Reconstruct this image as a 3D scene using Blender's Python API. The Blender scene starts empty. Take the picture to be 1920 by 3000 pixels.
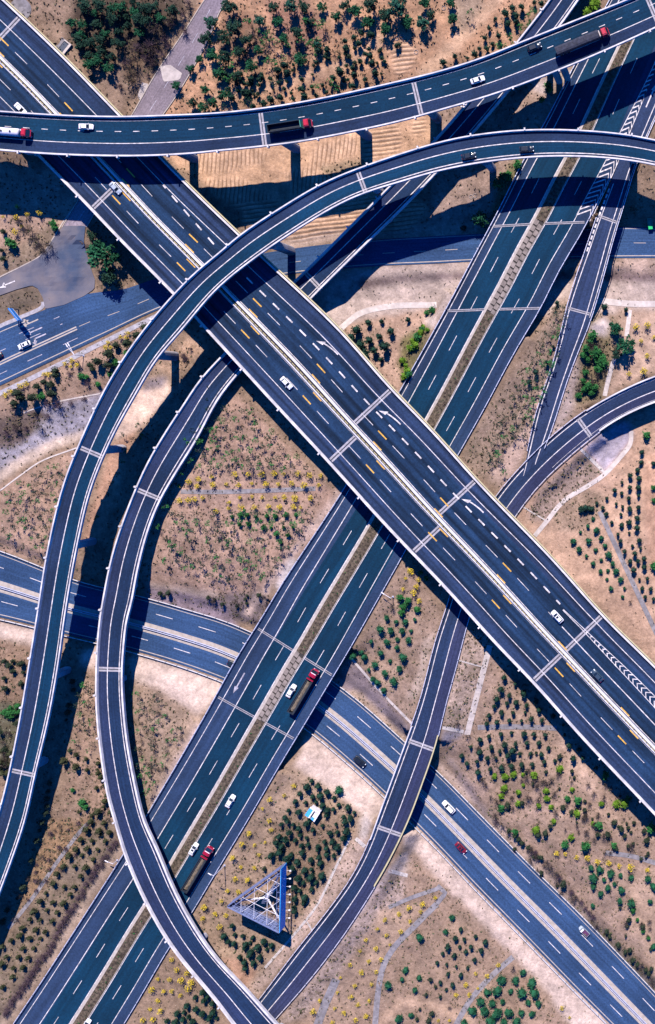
import bpy, math, random
import numpy as np
R = math.radians
SC = bpy.context.scene
COL = SC.collection

# ------------------------------------------------------------------ camera, world, sun, exposure
H = 400.0                 # camera height above the lowest road
S = 8.5                   # photo pixels per metre on that road's level
NX, NY = 2050.0, 1180.0   # the point of the photo straight below the camera
cam_d = bpy.data.cameras.new('camera')
cam = bpy.data.objects.new('camera', cam_d); COL.objects.link(cam)
cam.location = (0, 0, H)
cam_d.sensor_fit = 'VERTICAL'; cam_d.sensor_height = 24.0
cam_d.lens = 24.0 * (H * S) / 3000.0
cam_d.shift_x = (960 - NX) / 3000.0
cam_d.shift_y = (NY - 1500) / 3000.0
cam_d.clip_start = 1; cam_d.clip_end = 20000
SC.camera = cam

SUN_EL = R(47.6)
W = bpy.data.worlds.new('World'); SC.world = W; W.use_nodes = True
nt = W.node_tree; nt.nodes.clear()
sky = nt.nodes.new('ShaderNodeTexSky'); sky.sky_type = 'NISHITA'; sky.sun_disc = False
sky.sun_elevation = SUN_EL; sky.sun_rotation = 0.0
sky.air_density = 1.0; sky.dust_density = 0.3; sky.ozone_density = 10.0
bg = nt.nodes.new('ShaderNodeBackground'); bg.inputs['Strength'].default_value = 0.06
wo = nt.nodes.new('ShaderNodeOutputWorld')
tint = nt.nodes.new('ShaderNodeVectorMath'); tint.operation = 'MULTIPLY'; tint.inputs[1].default_value = (.12, .86, 2.0)   # deep clear blue sky
nt.links.new(sky.outputs[0], tint.inputs[0]); nt.links.new(tint.outputs[0], bg.inputs[0]); nt.links.new(bg.outputs[0], wo.inputs[0])
sun_d = bpy.data.lights.new('sun', 'SUN'); sun_d.energy = 5.0; sun_d.angle = R(0.5); sun_d.color = (1, .93, .86)
sun = bpy.data.objects.new('sun', sun_d); COL.objects.link(sun)
sun.rotation_euler = (-(math.pi / 2 - SUN_EL), 0, 0); sun.location = (-100, 200, 220)
SC.view_settings.view_transform = 'Standard'; SC.view_settings.look = 'None'
SC.view_settings.exposure = 0.80; SC.view_settings.gamma = 1
SC.render.engine = 'CYCLES'
try:
    SC.cycles.max_bounces = 4; SC.cycles.diffuse_bounces = 0; SC.cycles.glossy_bounces = 2
except Exception: pass

# ------------------------------------------------------------------ helpers
def P(px, py, z=0.0):
    k = (1 - z / H) / S
    return np.array([(px - NX) * k, (NY - py) * k, z])

def tag(o, label=None, cat=None, group=None, kind=None):
    if label: o['label'] = label
    if cat: o['category'] = cat
    if group: o['group'] = group
    if kind: o['kind'] = kind
    return o

def empty(name, loc=(0, 0, 0), rz=0.0):
    o = bpy.data.objects.new(name, None); COL.objects.link(o)
    o.empty_display_size = .5
    o.location = loc; o.rotation_euler = (0, 0, rz); return o

class MB:
    def __init__(s): s.v = []; s.f = []; s.m = []; s.uv = {}
    def add(s, vs, fs, m=0):
        b = len(s.v); s.v += [tuple(map(float, p)) for p in vs]
        for f in fs: s.f.append(tuple(i + b for i in f)); s.m.append(m)
    def box(s, x0, x1, y0, y1, z0, z1, m=0, taper=None):
        tx, ty = taper or (0, 0)
        s.add([(x0, y0, z0), (x1, y0, z0), (x1, y1, z0), (x0, y1, z0),
               (x0 + tx, y0 + ty, z1), (x1 - tx, y0 + ty, z1), (x1 - tx, y1 - ty, z1), (x0 + tx, y1 - ty, z1)],
              [(3, 2, 1, 0), (4, 5, 6, 7), (0, 1, 5, 4), (1, 2, 6, 5), (2, 3, 7, 6), (3, 0, 4, 7)], m)
    def tube(s, p, q, r0, r1=None, n=8, m=0):
        r1 = r0 if r1 is None else r1
        p = np.array(p, float); q = np.array(q, float); d = q - p; d /= (np.linalg.norm(d) + 1e-9)
        a = np.cross(d, (0, 0, 1) if abs(d[2]) < .9 else (1, 0, 0)); a /= np.linalg.norm(a); b = np.cross(d, a)
        vs = []
        for c, r in ((p, r0), (q, r1)):
            for i in range(n):
                t = 2 * math.pi * i / n; vs.append(c + r * (a * math.cos(t) + b * math.sin(t)))
        fs = [(i, (i + 1) % n, n + (i + 1) % n, n + i) for i in range(n)] + [tuple(range(n - 1, -1, -1)), tuple(range(n, 2 * n))]
        s.add(vs, fs, m)
    def prism(s, poly, z0, z1, m=0):
        n = len(poly)
        s.add([(x, y, z0) for x, y in poly] + [(x, y, z1) for x, y in poly],
              [tuple(range(n - 1, -1, -1)), tuple(range(n, 2 * n))] + [(i, (i + 1) % n, n + (i + 1) % n, n + i) for i in range(n)], m)
    def loft(s, rings, m=0, caps=True):
        n = len(rings[0]); vs = [p for r in rings for p in r]; fs = []
        for k in range(len(rings) - 1):
            for i in range(n):
                fs.append((k * n + i, k * n + (i + 1) % n, (k + 1) * n + (i + 1) % n, (k + 1) * n + i))
        if caps: fs += [tuple(range(n - 1, -1, -1)), tuple(range((len(rings) - 1) * n, len(rings) * n))]
        s.add(vs, fs, m)
    def build(s, name, mats, parent=None, smooth=False):
        me = bpy.data.meshes.new(name); me.from_pydata(s.v, [], s.f)
        if not isinstance(mats, (list, tuple)): mats = [mats]
        for m in mats: me.materials.append(m)
        if len(mats) > 1: me.polygons.foreach_set('material_index', s.m)
        if smooth: me.polygons.foreach_set('use_smooth', [True] * len(me.polygons))
        me.update()
        o = bpy.data.objects.new(name, me); COL.objects.link(o)
        if parent: o.parent = parent
        return o

def copy_tree(o, parent=None):
    c = o.copy(); COL.objects.link(c); c.parent = parent
    for ch in list(o.children): copy_tree(ch, c)
    return c

# ------------------------------------------------------------------ materials
def mat(name, col, rough=.8, var=.0, scale=3.0, bump=0.0, bscale=20.0, metal=0.0, spec=.3, coat=0.0, detail=4.0, col2=None, transl=0.0):
    m = bpy.data.materials.new(name); m.use_nodes = True
    t = m.node_tree; b = t.nodes['Principled BSDF']
    b.inputs['Roughness'].default_value = rough; b.inputs['Metallic'].default_value = metal
    b.inputs['Specular IOR Level'].default_value = spec; b.inputs['Coat Weight'].default_value = coat
    if var > 0 or col2:
        tc = t.nodes.new('ShaderNodeTexCoord'); n = t.nodes.new('ShaderNodeTexNoise')
        n.inputs['Scale'].default_value = scale; n.inputs['Detail'].default_value = detail
        t.links.new(tc.outputs['Object'], n.inputs['Vector'])
        r = t.nodes.new('ShaderNodeValToRGB')
        c1 = tuple(c * (1 - var) for c in col); c2 = col2 or tuple(min(1, c * (1 + var)) for c in col)
        r.color_ramp.elements[0].position = .35; r.color_ramp.elements[1].position = .68
        r.color_ramp.elements[0].color = (*c1, 1); r.color_ramp.elements[1].color = (*c2, 1)
        t.links.new(n.outputs['Fac'], r.inputs[0]); t.links.new(r.outputs[0], b.inputs['Base Color'])
    else: b.inputs['Base Color'].default_value = (*col, 1)
    if bump:
        tc = t.nodes.new('ShaderNodeTexCoord'); n = t.nodes.new('ShaderNodeTexNoise'); n.inputs['Scale'].default_value = bscale
        t.links.new(tc.outputs['Object'], n.inputs['Vector'])
        bp = t.nodes.new('ShaderNodeBump'); bp.inputs['Strength'].default_value = bump; bp.inputs['Distance'].default_value = .1
        t.links.new(n.outputs['Fac'], bp.inputs['Height']); t.links.new(bp.outputs[0], b.inputs['Normal'])
    return m

def asphalt(name, lane, should=None, streak=.35, speck=.35, shoulders=()):
    """UV: u across (0..1), v metres along; u picks lane or shoulder, long streaks follow the traffic."""
    m = bpy.data.materials.new(name); m.use_nodes = True
    t = m.node_tree; b = t.nodes['Principled BSDF']; N = t.nodes.new; Lk = t.links.new
    b.inputs['Roughness'].default_value = .9; b.inputs['Specular IOR Level'].default_value = .15
    uv = N('ShaderNodeUVMap'); uv.uv_map = 'uv'
    mp = N('ShaderNodeMapping'); mp.inputs['Scale'].default_value = (20, .012, 1); Lk(uv.outputs[0], mp.inputs[0])
    n1 = N('ShaderNodeTexNoise'); n1.inputs['Scale'].default_value = 1; n1.inputs['Detail'].default_value = 3; Lk(mp.outputs[0], n1.inputs['Vector'])
    tc = N('ShaderNodeTexCoord')
    n2 = N('ShaderNodeTexNoise'); n2.inputs['Scale'].default_value = 1.6; n2.inputs['Detail'].default_value = 8; n2.inputs['Roughness'].default_value = .75
    Lk(tc.outputs['Object'], n2.inputs['Vector'])
    n3 = N('ShaderNodeTexNoise'); n3.inputs['Scale'].default_value = .06; n3.inputs['Detail'].default_value = 4; Lk(tc.outputs['Object'], n3.inputs['Vector'])
    base = N('ShaderNodeRGB'); base.outputs[0].default_value = (*lane, 1); cur = base.outputs[0]
    if should:
        sx = N('ShaderNodeSeparateXYZ'); Lk(uv.outputs[0], sx.inputs[0])
        rp = N('ShaderNodeValToRGB'); rp.color_ramp.interpolation = 'CONSTANT'
        e = rp.color_ramp.elements; e[0].position = 0; e[0].color = (0, 0, 0, 1); e[1].position = .9999; e[1].color = (0, 0, 0, 1)
        for a, bb in shoulders:
            if a <= 0: e[0].color = (1, 1, 1, 1)
            else:
                q = e.new(a); q.color = (1, 1, 1, 1)
            if bb < 1:
                q = e.new(bb); q.color = (0, 0, 0, 1)
            else: e[len(e) - 1].color = (1, 1, 1, 1)
        Lk(sx.outputs['X'], rp.inputs[0])
        mx = N('ShaderNodeMix'); mx.data_type = 'RGBA'; Lk(rp.outputs[0], mx.inputs[0])
        Lk(cur, mx.inputs[6]); mx.inputs[7].default_value = (*should, 1); cur = mx.outputs[2]
    def mul(cur, fac, lo, hi, w):
        mr = N('ShaderNodeMapRange'); mr.inputs[1].default_value = lo; mr.inputs[2].default_value = hi
        mr.inputs[3].default_value = 1 - w; mr.inputs[4].default_value = 1 + w; Lk(fac, mr.inputs[0])
        v = N('ShaderNodeVectorMath'); v.operation = 'SCALE'; Lk(cur, v.inputs[0]); Lk(mr.outputs[0], v.inputs['Scale']); return v.outputs[0]
    cur = mul(cur, n1.outputs['Fac'], .3, .7, streak); cur = mul(cur, n2.outputs['Fac'], .3, .7, speck + .1); cur = mul(cur, n3.outputs['Fac'], .3, .7, .25)
    Lk(cur, b.inputs['Base Color'])
    return m

M = {}
M['paint'] = mat('white_road_paint', (.52, .47, .47), .7, .35, .9)
M['paint_worn'] = mat('worn_road_paint', (.34, .31, .36), .8, .30, 1.2)
M['yellow'] = mat('yellow_road_paint', (.55, .30, .05), .7, .25, 1.2)
M['parapet'] = mat('parapet_concrete', (.52, .48, .49), .8, .22, .35)
M['deck'] = mat('deck_concrete', (.30, .28, .30), .9, .15, .4)
M['pier'] = mat('pier_concrete', (.36, .33, .36), .9, .15, .5)
M['joint'] = mat('joint_concrete', (.30, .275, .30), .85, .22, 1.2)
M['joint_gap'] = mat('joint_rubber', (.05, .05, .06), .9)
M['rail'] = mat('galvanised_rail', (.50, .50, .62), .5, .12, .7, metal=.2)
M['rail_yellow'] = mat('yellow_rail_paint', (.46, .39, .22), .6, .1, .7)
M['rail_white'] = mat('white_rail_paint', (.54, .51, .53), .6, .08, .7)
M['post'] = mat('dark_steel', (.06, .07, .10), .6)
M['kerb'] = mat('kerb_stone', (.37, .31, .275), .85, .15, .8)
M['slab'] = mat('median_slab', (.205, .165, .145), .9, .3, .5)
M['slab_gap'] = mat('median_slab_gap', (.035, .03, .028), .9)
M['soil'] = mat('median_soil', (.085, .063, .044), .95, .6, 1.1, bump=.4, bscale=6)
M['pave'] = mat('grey_paving', (.19, .17, .18), .9, .25, .8)
M['pale'] = mat('pale_concrete', (.42, .355, .33), .9, .14, .7)
M['stair'] = mat('drain_concrete', (.38, .33, .31), .9, .2, 1.5)
M['glass'] = mat('car_glass', (.008, .014, .022), .12, spec=.6)
M['tyre'] = mat('tyre_rubber', (.012, .012, .015), .9)
M['rim'] = mat('wheel_rim', (.35, .36, .38), .35, metal=.8)
M['lamp'] = mat('headlamp_glass', (.75, .78, .80), .2)
M['tail'] = mat('tail_lamp_red', (.35, .01, .01), .3)
M['chassis'] = mat('truck_chassis', (.02, .025, .035), .7)
def paint_mat(n, c): return mat(n, c, .32, coat=.5, spec=.4)
M['w_car'] = paint_mat('white_car_paint', (.72, .70, .71))
M['s_car'] = paint_mat('silver_car_paint', (.34, .38, .44))
M['k_car'] = paint_mat('black_car_paint', (.010, .014, .022))
M['g_car'] = paint_mat('dark_grey_car_paint', (.03, .05, .075))
M['r_car'] = paint_mat('dark_red_car_paint', (.16, .008, .018))
M['red'] = paint_mat('red_cab_paint', (.42, .015, .035))
M['maroon'] = paint_mat('deep_red_cab_paint', (.28, .008, .03))
M['green'] = paint_mat('bright_green_paint', (.02, .42, .12))
M['darkbed'] = mat('dark_truck_body', (.016, .022, .035), .7, .3, 2)
M['tarp'] = mat('dark_tarpaulin', (.026, .028, .045), .8, .35, 1.2, bump=.4, bscale=3)
M['cargo'] = mat('beige_load_cover', (.135, .105, .075), .9, .3, 1.5, bump=.5, bscale=3)
M['tank'] = mat('white_tank_metal', (.60, .56, .62), .4, .08, 1.0)
M['purple'] = mat('plum_cargo_sheet', (.09, .028, .085), .8, .3, 3)
M['blue'] = mat('blue_panel', (.015, .40, .80), .5, .15, .6)
M['blue_sign'] = mat('blue_sign_sheet', (.012, .15, .48), .5, .1, .8)
M['blue_roof'] = mat('blue_roof_sheet', (.05, .32, .72), .5, .15, 2)
M['white'] = mat('white_metal', (.66, .62, .66), .6, .08, 1.0)
M['lattice'] = mat('lattice_steel', (.15, .18, .33), .5, .1, 2)
M['trunk'] = mat('bark', (.09, .07, .055), .95, .3, 4)
def leafm(n, c, var=.5): return mat(n, c, .85, var, .9, spec=.1, detail=2)
M['lf_dark'] = leafm('dark_shrub_leaf', (.014, .040, .026))
M['lf_dark2'] = leafm('dusty_shrub_leaf', (.030, .044, .026))
M['lf_olive'] = leafm('olive_shrub_leaf', (.045, .050, .024))
M['lf_green'] = leafm('fresh_green_leaf', (.028, .130, .034))
M['lf_lime'] = leafm('lime_green_leaf', (.110, .210, .018))
M['lf_tree'] = leafm('tree_leaf', (.015, .078, .036))
M['lf_pine'] = leafm('pine_needle', (.018, .070, .046))
M['lf_yellow'] = leafm('yellow_blossom', (.62, .44, .035), .25)
M['twig'] = leafm('bare_twig', (.085, .060, .055))
M['twig_purple'] = leafm('purple_twig', (.075, .048, .062))
LANE = (.0016, .0190, .0430); SHO = (.0125, .0245, .0605); SHO2_ = (.028, .036, .088)
M['as_A'] = asphalt('ramp_asphalt_two_lane', (.0020, .0225, .0520), SHO, .2, .3, [(.675, 1)])
M['as_C'] = asphalt('ramp_asphalt_one_lane', (.0016, .0240, .0575), SHO, .22, .3, [(0, .43), (.87, 1)])
M['as_D'] = asphalt('ramp_asphalt_purple', (.0085, .0215, .0560), (.0160, .0255, .0660), .2, .3, [(0, .40), (.85, 1)])
M['as_M'] = asphalt('viaduct_asphalt', (.0080, .0225, .0540), (.0150, .0275, .0650), .6, .3, [(0, .17), (.84, 1)])
M['as_E'] = asphalt('expressway_asphalt', (.0018, .0235, .0530), (.0150, .0295, .0660), .2, .25, [(0, .13), (.86, 1)])
M['as_E2'] = asphalt('expressway_asphalt_wide', (.0018, .0235, .0530), (.0180, .0350, .0790), .2, .25, [(0, .245), (.885, 1)])
M['as_J'] = asphalt('slip_road_asphalt', (.019, .031, .072), None, .25, .3)
M['as_H'] = asphalt('loop_road_asphalt', (.0135, .0255, .0620), (.0240, .0290, .0690), .25, .3, [(.57, 1)])
M['as_G'] = asphalt('old_road_asphalt', (.0245, .0540, .1230), None, .22, .35)
M['as_K'] = asphalt('lane_concrete', (.20, .16, .185), None, .15, .3)
# ------------------------------------------------------------------ roads: two traced kerb lines, a height profile, markings between them
def T(ox, oy, *pts): return [(ox + x / 2.40625, oy + y / 2.40625) for x, y in pts]

def catmull(pts, step=6.0):
    p = np.array(pts, float); p = np.vstack([2 * p[0] - p[1], p, 2 * p[-1] - p[-2]]); out = []
    for i in range(1, len(p) - 2):
        a, b, c, d = p[i - 1], p[i], p[i + 1], p[i + 2]
        ta = max(np.linalg.norm(b - a) ** .5, 1e-3); tb = max(np.linalg.norm(c - b) ** .5, 1e-3); tcc = max(np.linalg.norm(d - c) ** .5, 1e-3)
        m1 = (c - b) + tb * ((b - a) / ta - (c - a) / (ta + tb)) ; m2 = (c - b) + tb * ((d - c) / tcc - (d - b) / (tb + tcc))
        n = max(2, int(np.linalg.norm(c - b) / step))
        for k in range(n):
            t = k / n
            out.append((2 * t**3 - 3 * t**2 + 1) * b + (t**3 - 2 * t**2 + t) * m1 + (-2 * t**3 + 3 * t**2) * c + (t**3 - t**2) * m2)
    out.append(p[-2]); return np.array(out)

def resample(p, n=None, step=None):
    d = np.r_[0, np.cumsum(np.linalg.norm(np.diff(p, axis=0), axis=1))]
    if n is None: n = max(2, int(d[-1] / step) + 1)
    u = np.linspace(0, d[-1], n)
    return np.stack([np.interp(u, d, p[:, k]) for k in range(p.shape[1])], 1)

def smooth_line(p, win, step=6.0):
    p = resample(p, step=step); k = int(win / step / 2)
    if k < 1: return p
    for _ in range(2):
        a = p[0] + (p[0] - p[1]) * np.arange(k, 0, -1)[:, None]; b = p[-1] + (p[-1] - p[-2]) * np.arange(1, k + 1)[:, None]
        q = np.vstack([a, p, b]); c = np.vstack([[0, 0], np.cumsum(q, 0)]); w = 2 * k + 1
        p = (c[w:] - c[:-w]) / w
    return p

class Road:
    def __init__(s, Lp, Rp, zk, win=60, step=18.0, ext=(200, 200)):
        def grow(p):                                                # the road goes on straight beyond the picture
            p = [np.array(q, float) for q in p]
            if ext[0]: d = p[0] - p[1]; p.insert(0, p[0] + d / np.linalg.norm(d) * ext[0])
            if ext[1]: d = p[-1] - p[-2]; p.append(p[-1] + d / np.linalg.norm(d) * ext[1])
            return p
        Lp, Rp = grow(Lp), grow(Rp)
        L = smooth_line(catmull(Lp), win); Rr = smooth_line(catmull(Rp), win)
        Ld = resample(L, step=step)
        Rd = resample(Rr, step=1.5); out = []; j0 = 0
        n = len(Ld)
        for i, q in enumerate(Ld):                                   # the opposite kerb point, never stepping back
            t = Ld[min(i + 1, n - 1)] - Ld[max(i - 1, 0)]; t = t / np.linalg.norm(t)
            dd = np.abs((Rd - q) @ t) + .02 * np.linalg.norm(Rd - q, axis=1); dd[:j0] = 1e9
            j = int(np.argmin(dd)); out.append(Rd[j]); j0 = j
        Rq = np.array(out)
        C = (Ld + Rq) / 2; s.cpx = C
        d = np.r_[0, np.cumsum(np.linalg.norm(np.diff(C, axis=0), axis=1))]
        ks = sorted((d[int(np.argmin(np.linalg.norm(C - np.array(k[:2]), axis=1)))], k[2]) for k in zk)
        z = np.interp(d, [k[0] for k in ks], [k[1] for k in ks])
        w = max(1, int(100 / step))
        zp = np.r_[[z[0]] * w, z, [z[-1]] * w]; z = np.convolve(zp, np.ones(2 * w + 1) / (2 * w + 1), 'valid')
        s.z = z
        s.L = np.array([P(a[0], a[1], zz) for a, zz in zip(Ld, z)]); s.R = np.array([P(a[0], a[1], zz) for a, zz in zip(Rq, z)])
        s.C = (s.L + s.R) / 2
        s.s = np.r_[0, np.cumsum(np.linalg.norm(np.diff(s.C, axis=0), axis=1))]; s.len = s.s[-1]
        s.w = np.linalg.norm(s.R - s.L, axis=1)
    def at(s, t, f, dz=0.0, off=0.0):
        l = np.array([np.interp(t, s.s, s.L[:, k]) for k in range(3)]); r = np.array([np.interp(t, s.s, s.R[:, k]) for k in range(3)])
        d = (r - l); w = np.linalg.norm(d); p = l + d * f + d / w * off; p[2] += dz; return p
    def tan(s, t):
        a = s.at(max(0, t - 1.5), .5); b = s.at(min(s.len, t + 1.5), .5); d = b - a; return d / np.linalg.norm(d)
    def st(s, px, py):
        c = s.C; k = (1 - c[:, 2] / H) / S
        d = (c[:, 0] / k + NX - px) ** 2 + (NY - c[:, 1] / k - py) ** 2
        i = int(np.argmin(d)); best = s.s[i]; bd = 1e18
        for t in np.linspace(max(0, best - 4), min(s.len, best + 4), 33):
            q = s.at(t, .5); kk = (1 - q[2] / H) / S; e = (q[0] / kk + NX - px) ** 2 + (NY - q[1] / kk - py) ** 2
            if e < bd: bd, bt = e, t
        return bt
    def frac(s, px, py):
        t = s.st(px, py); l, r = s.at(t, 0), s.at(t, 1); q = P(px, py, s.at(t, .5)[2])
        return t, float(np.dot((q - l)[:2], (r - l)[:2]) / np.dot((r - l)[:2], (r - l)[:2]))
    def stations(s, t0, t1, step=2.0):
        n = max(2, int(abs(t1 - t0) / step) + 1); return np.linspace(t0, t1, n)

def fk(keys):
    """fraction that changes along the road: [(t, f), ...]"""
    if not isinstance(keys, (list, tuple)): return lambda t: keys
    xs = [k[0] for k in keys]; ys = [k[1] for k in keys]; return lambda t: float(np.interp(t, xs, ys))

def ribbon(mb, rd, f, w, t0=0, t1=None, dz=.03, m=0, step=2.0, f2=None):
    t1 = rd.len if t1 is None else t1; g = fk(f); g2 = fk(f2) if f2 is not None else None
    ts = rd.stations(t0, t1, step); vs = []; fs = []
    for t in ts:
        if g2: vs += [rd.at(t, g(t), dz), rd.at(t, g2(t), dz)]
        else: vs += [rd.at(t, g(t), dz, -w / 2), rd.at(t, g(t), dz, w / 2)]
    for i in range(len(ts) - 1): fs.append((2 * i, 2 * i + 1, 2 * i + 3, 2 * i + 2))
    mb.add(vs, fs, m)

def dashes(mb, rd, f, w, ln, per, off=0, t0=0, t1=None, dz=.03, m=0):
    t1 = rd.len if t1 is None else t1; t = t0 + (off - t0) % per - per
    while t < t1:
        a, b = max(t, t0), min(t + ln, t1)
        if b - a > .3: ribbon(mb, rd, f, w, a, b, dz, m, 3.0)
        t += per

def sweep(mb, rd, prof, t0=0, t1=None, m=0, step=3.0):
    """prof: closed list of (side 0/1 or fraction, metres sideways, dz)"""
    t1 = rd.len if t1 is None else t1
    mb.loft([[rd.at(t, f, dz, off) for f, off, dz in prof] for t in rd.stations(t0, t1, step)], m)

def surface(name, rd, m, parent, dz=0.0, t0=0, t1=None, f0=0, f1=1, kind=None, cols=None):
    t1 = rd.len if t1 is None else t1; ts = rd.stations(t0, t1, 3.0); us = cols or [f0 + (f1 - f0) * k / 4 for k in range(5)]
    vs = [tuple(rd.at(t, u, dz)) for t in ts for u in us]; n = len(us); fs = []; uvs = []
    for i in range(len(ts) - 1):
        for k in range(n - 1):
            fs.append((i * n + k, i * n + k + 1, (i + 1) * n + k + 1, (i + 1) * n + k))
            uvs += [(us[k], ts[i]), (us[k + 1], ts[i]), (us[k + 1], ts[i + 1]), (us[k], ts[i + 1])]
    me = bpy.data.meshes.new(name); me.from_pydata(vs, [], fs); me.materials.append(m)
    ul = me.uv_layers.new(name='uv'); ul.data.foreach_set('uv', np.array(uvs, float).ravel()); me.update()
    # faces must look up
    if me.polygons[0].normal.z < 0: me.flip_normals()
    o = bpy.data.objects.new(name, me); COL.objects.link(o)
    if parent: o.parent = parent
    return o

def deck_body(rd, parent, depth=2.1, t0=0, t1=None, inset=.22):
    mb = MB(); t1 = rd.len if t1 is None else t1; rings = []
    for t in rd.stations(t0, t1, 4.0):
        rings.append([rd.at(t, 0, -.05), rd.at(t, 1, -.05), rd.at(t, 1, -.35), rd.at(t, 1 - inset * .8, -.65), rd.at(t, 1 - inset, -depth),
                      rd.at(t, inset, -depth), rd.at(t, inset * .8, -.65), rd.at(t, 0, -.35)])
    mb.loft(rings); return mb.build('deck', M['deck'], parent)

def parapet(rd, side, parent, h=.95, w=.42, knob=0.0, mats=None, t0=0, t1=None, stripe=False, koff=0):
    mb = MB(); sg = 1 if side == 0 else -1
    sweep(mb, rd, [(side, -sg * .12, -.38), (side, -sg * .12, h), (side, sg * (w - .12), h), (side, sg * (w + .1), .0), (side, sg * (w + .1), -.1)], t0, t1)
    t1 = rd.len if t1 is None else t1
    if knob:
        t = t0 + koff
        while t < t1:
            q = rd.at(t, side, .2, -sg * .25); tg = rd.tan(t); a = math.atan2(tg[1], tg[0]); c, s = math.cos(a), math.sin(a)
            vs = [(q[0] + c * x - s * y, q[1] + s * x + c * y, q[2] + zz) for zz in (-.5, 1.0) for x, y in ((-.25, -.45), (.25, -.45), (.25, .45), (-.25, .45))]
            mb.add(vs, [(3, 2, 1, 0), (4, 5, 6, 7), (0, 1, 5, 4), (1, 2, 6, 5), (2, 3, 7, 6), (3, 0, 4, 7)]); t += knob
    if stripe:
        sweep(mb, rd, [(side, -sg * .75, .35), (side, -sg * .75, .98), (side, -sg * .42, .98), (side, -sg * .42, .35)], t0, t1, 1)
        sweep(mb, rd, [(side, -sg * .42, .1), (side, -sg * .42, .6), (side, -sg * .12, .6), (side, -sg * .12, .1)], t0, t1, 2)
    return mb.build('parapet', mats or [M['parapet'], M['rail_yellow'], M['kerb']], parent)

def joint(rd, px, py, parent, f0=.03, f1=.97, w=1.5, gap=.35, dz=.022, t=None):
    t = rd.st(px, py) if t is None else t; mb = MB()
    for a, b, m, z in ((-w / 2, -gap / 2, 0, dz), (gap / 2, w / 2, 0, dz), (-gap / 2, gap / 2, 1, dz - .004)):
        ribbon(mb, rd, f0, 0, t + a, t + b, z, m, 5, f2=f1)
    return mb.build('expansion_joint', [M['joint'], M['joint_gap']], parent)

def pier(rd, px, py, parent, ground, f=(.5,), r=(1.3, .9), cap=.36, depth=2.1, rot=None):
    t = rd.st(px, py); tg = rd.tan(t); a = math.atan2(tg[1], tg[0]) if rot is None else rot; c, s = math.cos(a), math.sin(a); col = None
    for ff in f:
        q = rd.at(t, ff); zt = q[2] - depth - .05; zg = min(ground(q[0], q[1]) - .6, zt - .5); mb = MB(); rings = []
        for z, kx in ((zg, 1), (zt - 2.2, 1), (zt - .1, 1.0 if len(f) > 1 else 1.35)):
            ring = []
            for k in range(20):
                th = 2 * math.pi * k / 20; x = r[1] * math.copysign(abs(math.cos(th)) ** .6, math.cos(th)); y = r[0] * kx * math.copysign(abs(math.sin(th)) ** .6, math.sin(th))
                ring.append((q[0] + c * x - s * y, q[1] + s * x + c * y, z))
            rings.append(ring)
        mb.loft(rings); col = mb.build('pier', M['pier'], parent)
    return col

def guard(rd, side_f, t0, t1, name_label, off=0.0, dz0=0.0, m='rail', h=.8, post=4.0, double=False, gr=None):
    root = empty('guardrail', rd.at((t0 + t1) / 2, side_f, dz0)); inv = root.location.copy()
    def loc(mb): mb.v = [(x - inv[0], y - inv[1], z - inv[2]) for x, y, z in mb.v]
    mb = MB(); rows = (-.28, .28) if double else (0,)
    for o in rows:
        sweep(mb, rd, [(side_f, off + o - .10, dz0 + h - .34), (side_f, off + o - .10, dz0 + h), (side_f, off + o + .10, dz0 + h), (side_f, off + o + .10, dz0 + h - .34)], t0, t1, step=6)
    loc(mb); mb.build('rail', M[m], root)
    mb = MB(); t = t0 + 1
    while t < t1:
        q = rd.at(t, side_f, dz0, off); mb.box(q[0] - .1, q[0] + .1, q[1] - .1, q[1] + .1, q[2] - .5, q[2] + h + .06); t += post
    if len(mb.f) // 6 <= 100:
        loc(mb)
        for i in range(0, len(mb.v), 8):
            pm = MB(); pm.add(mb.v[i:i + 8], mb.f[:6]); pm.build('post', M['post'], root)
    else:
        loc(mb); o = mb.build('post', M['post'], root); o['kind'] = 'stuff'
    return tag(root, name_label, 'guardrail', gr or 'guardrails along the road edges')

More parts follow.
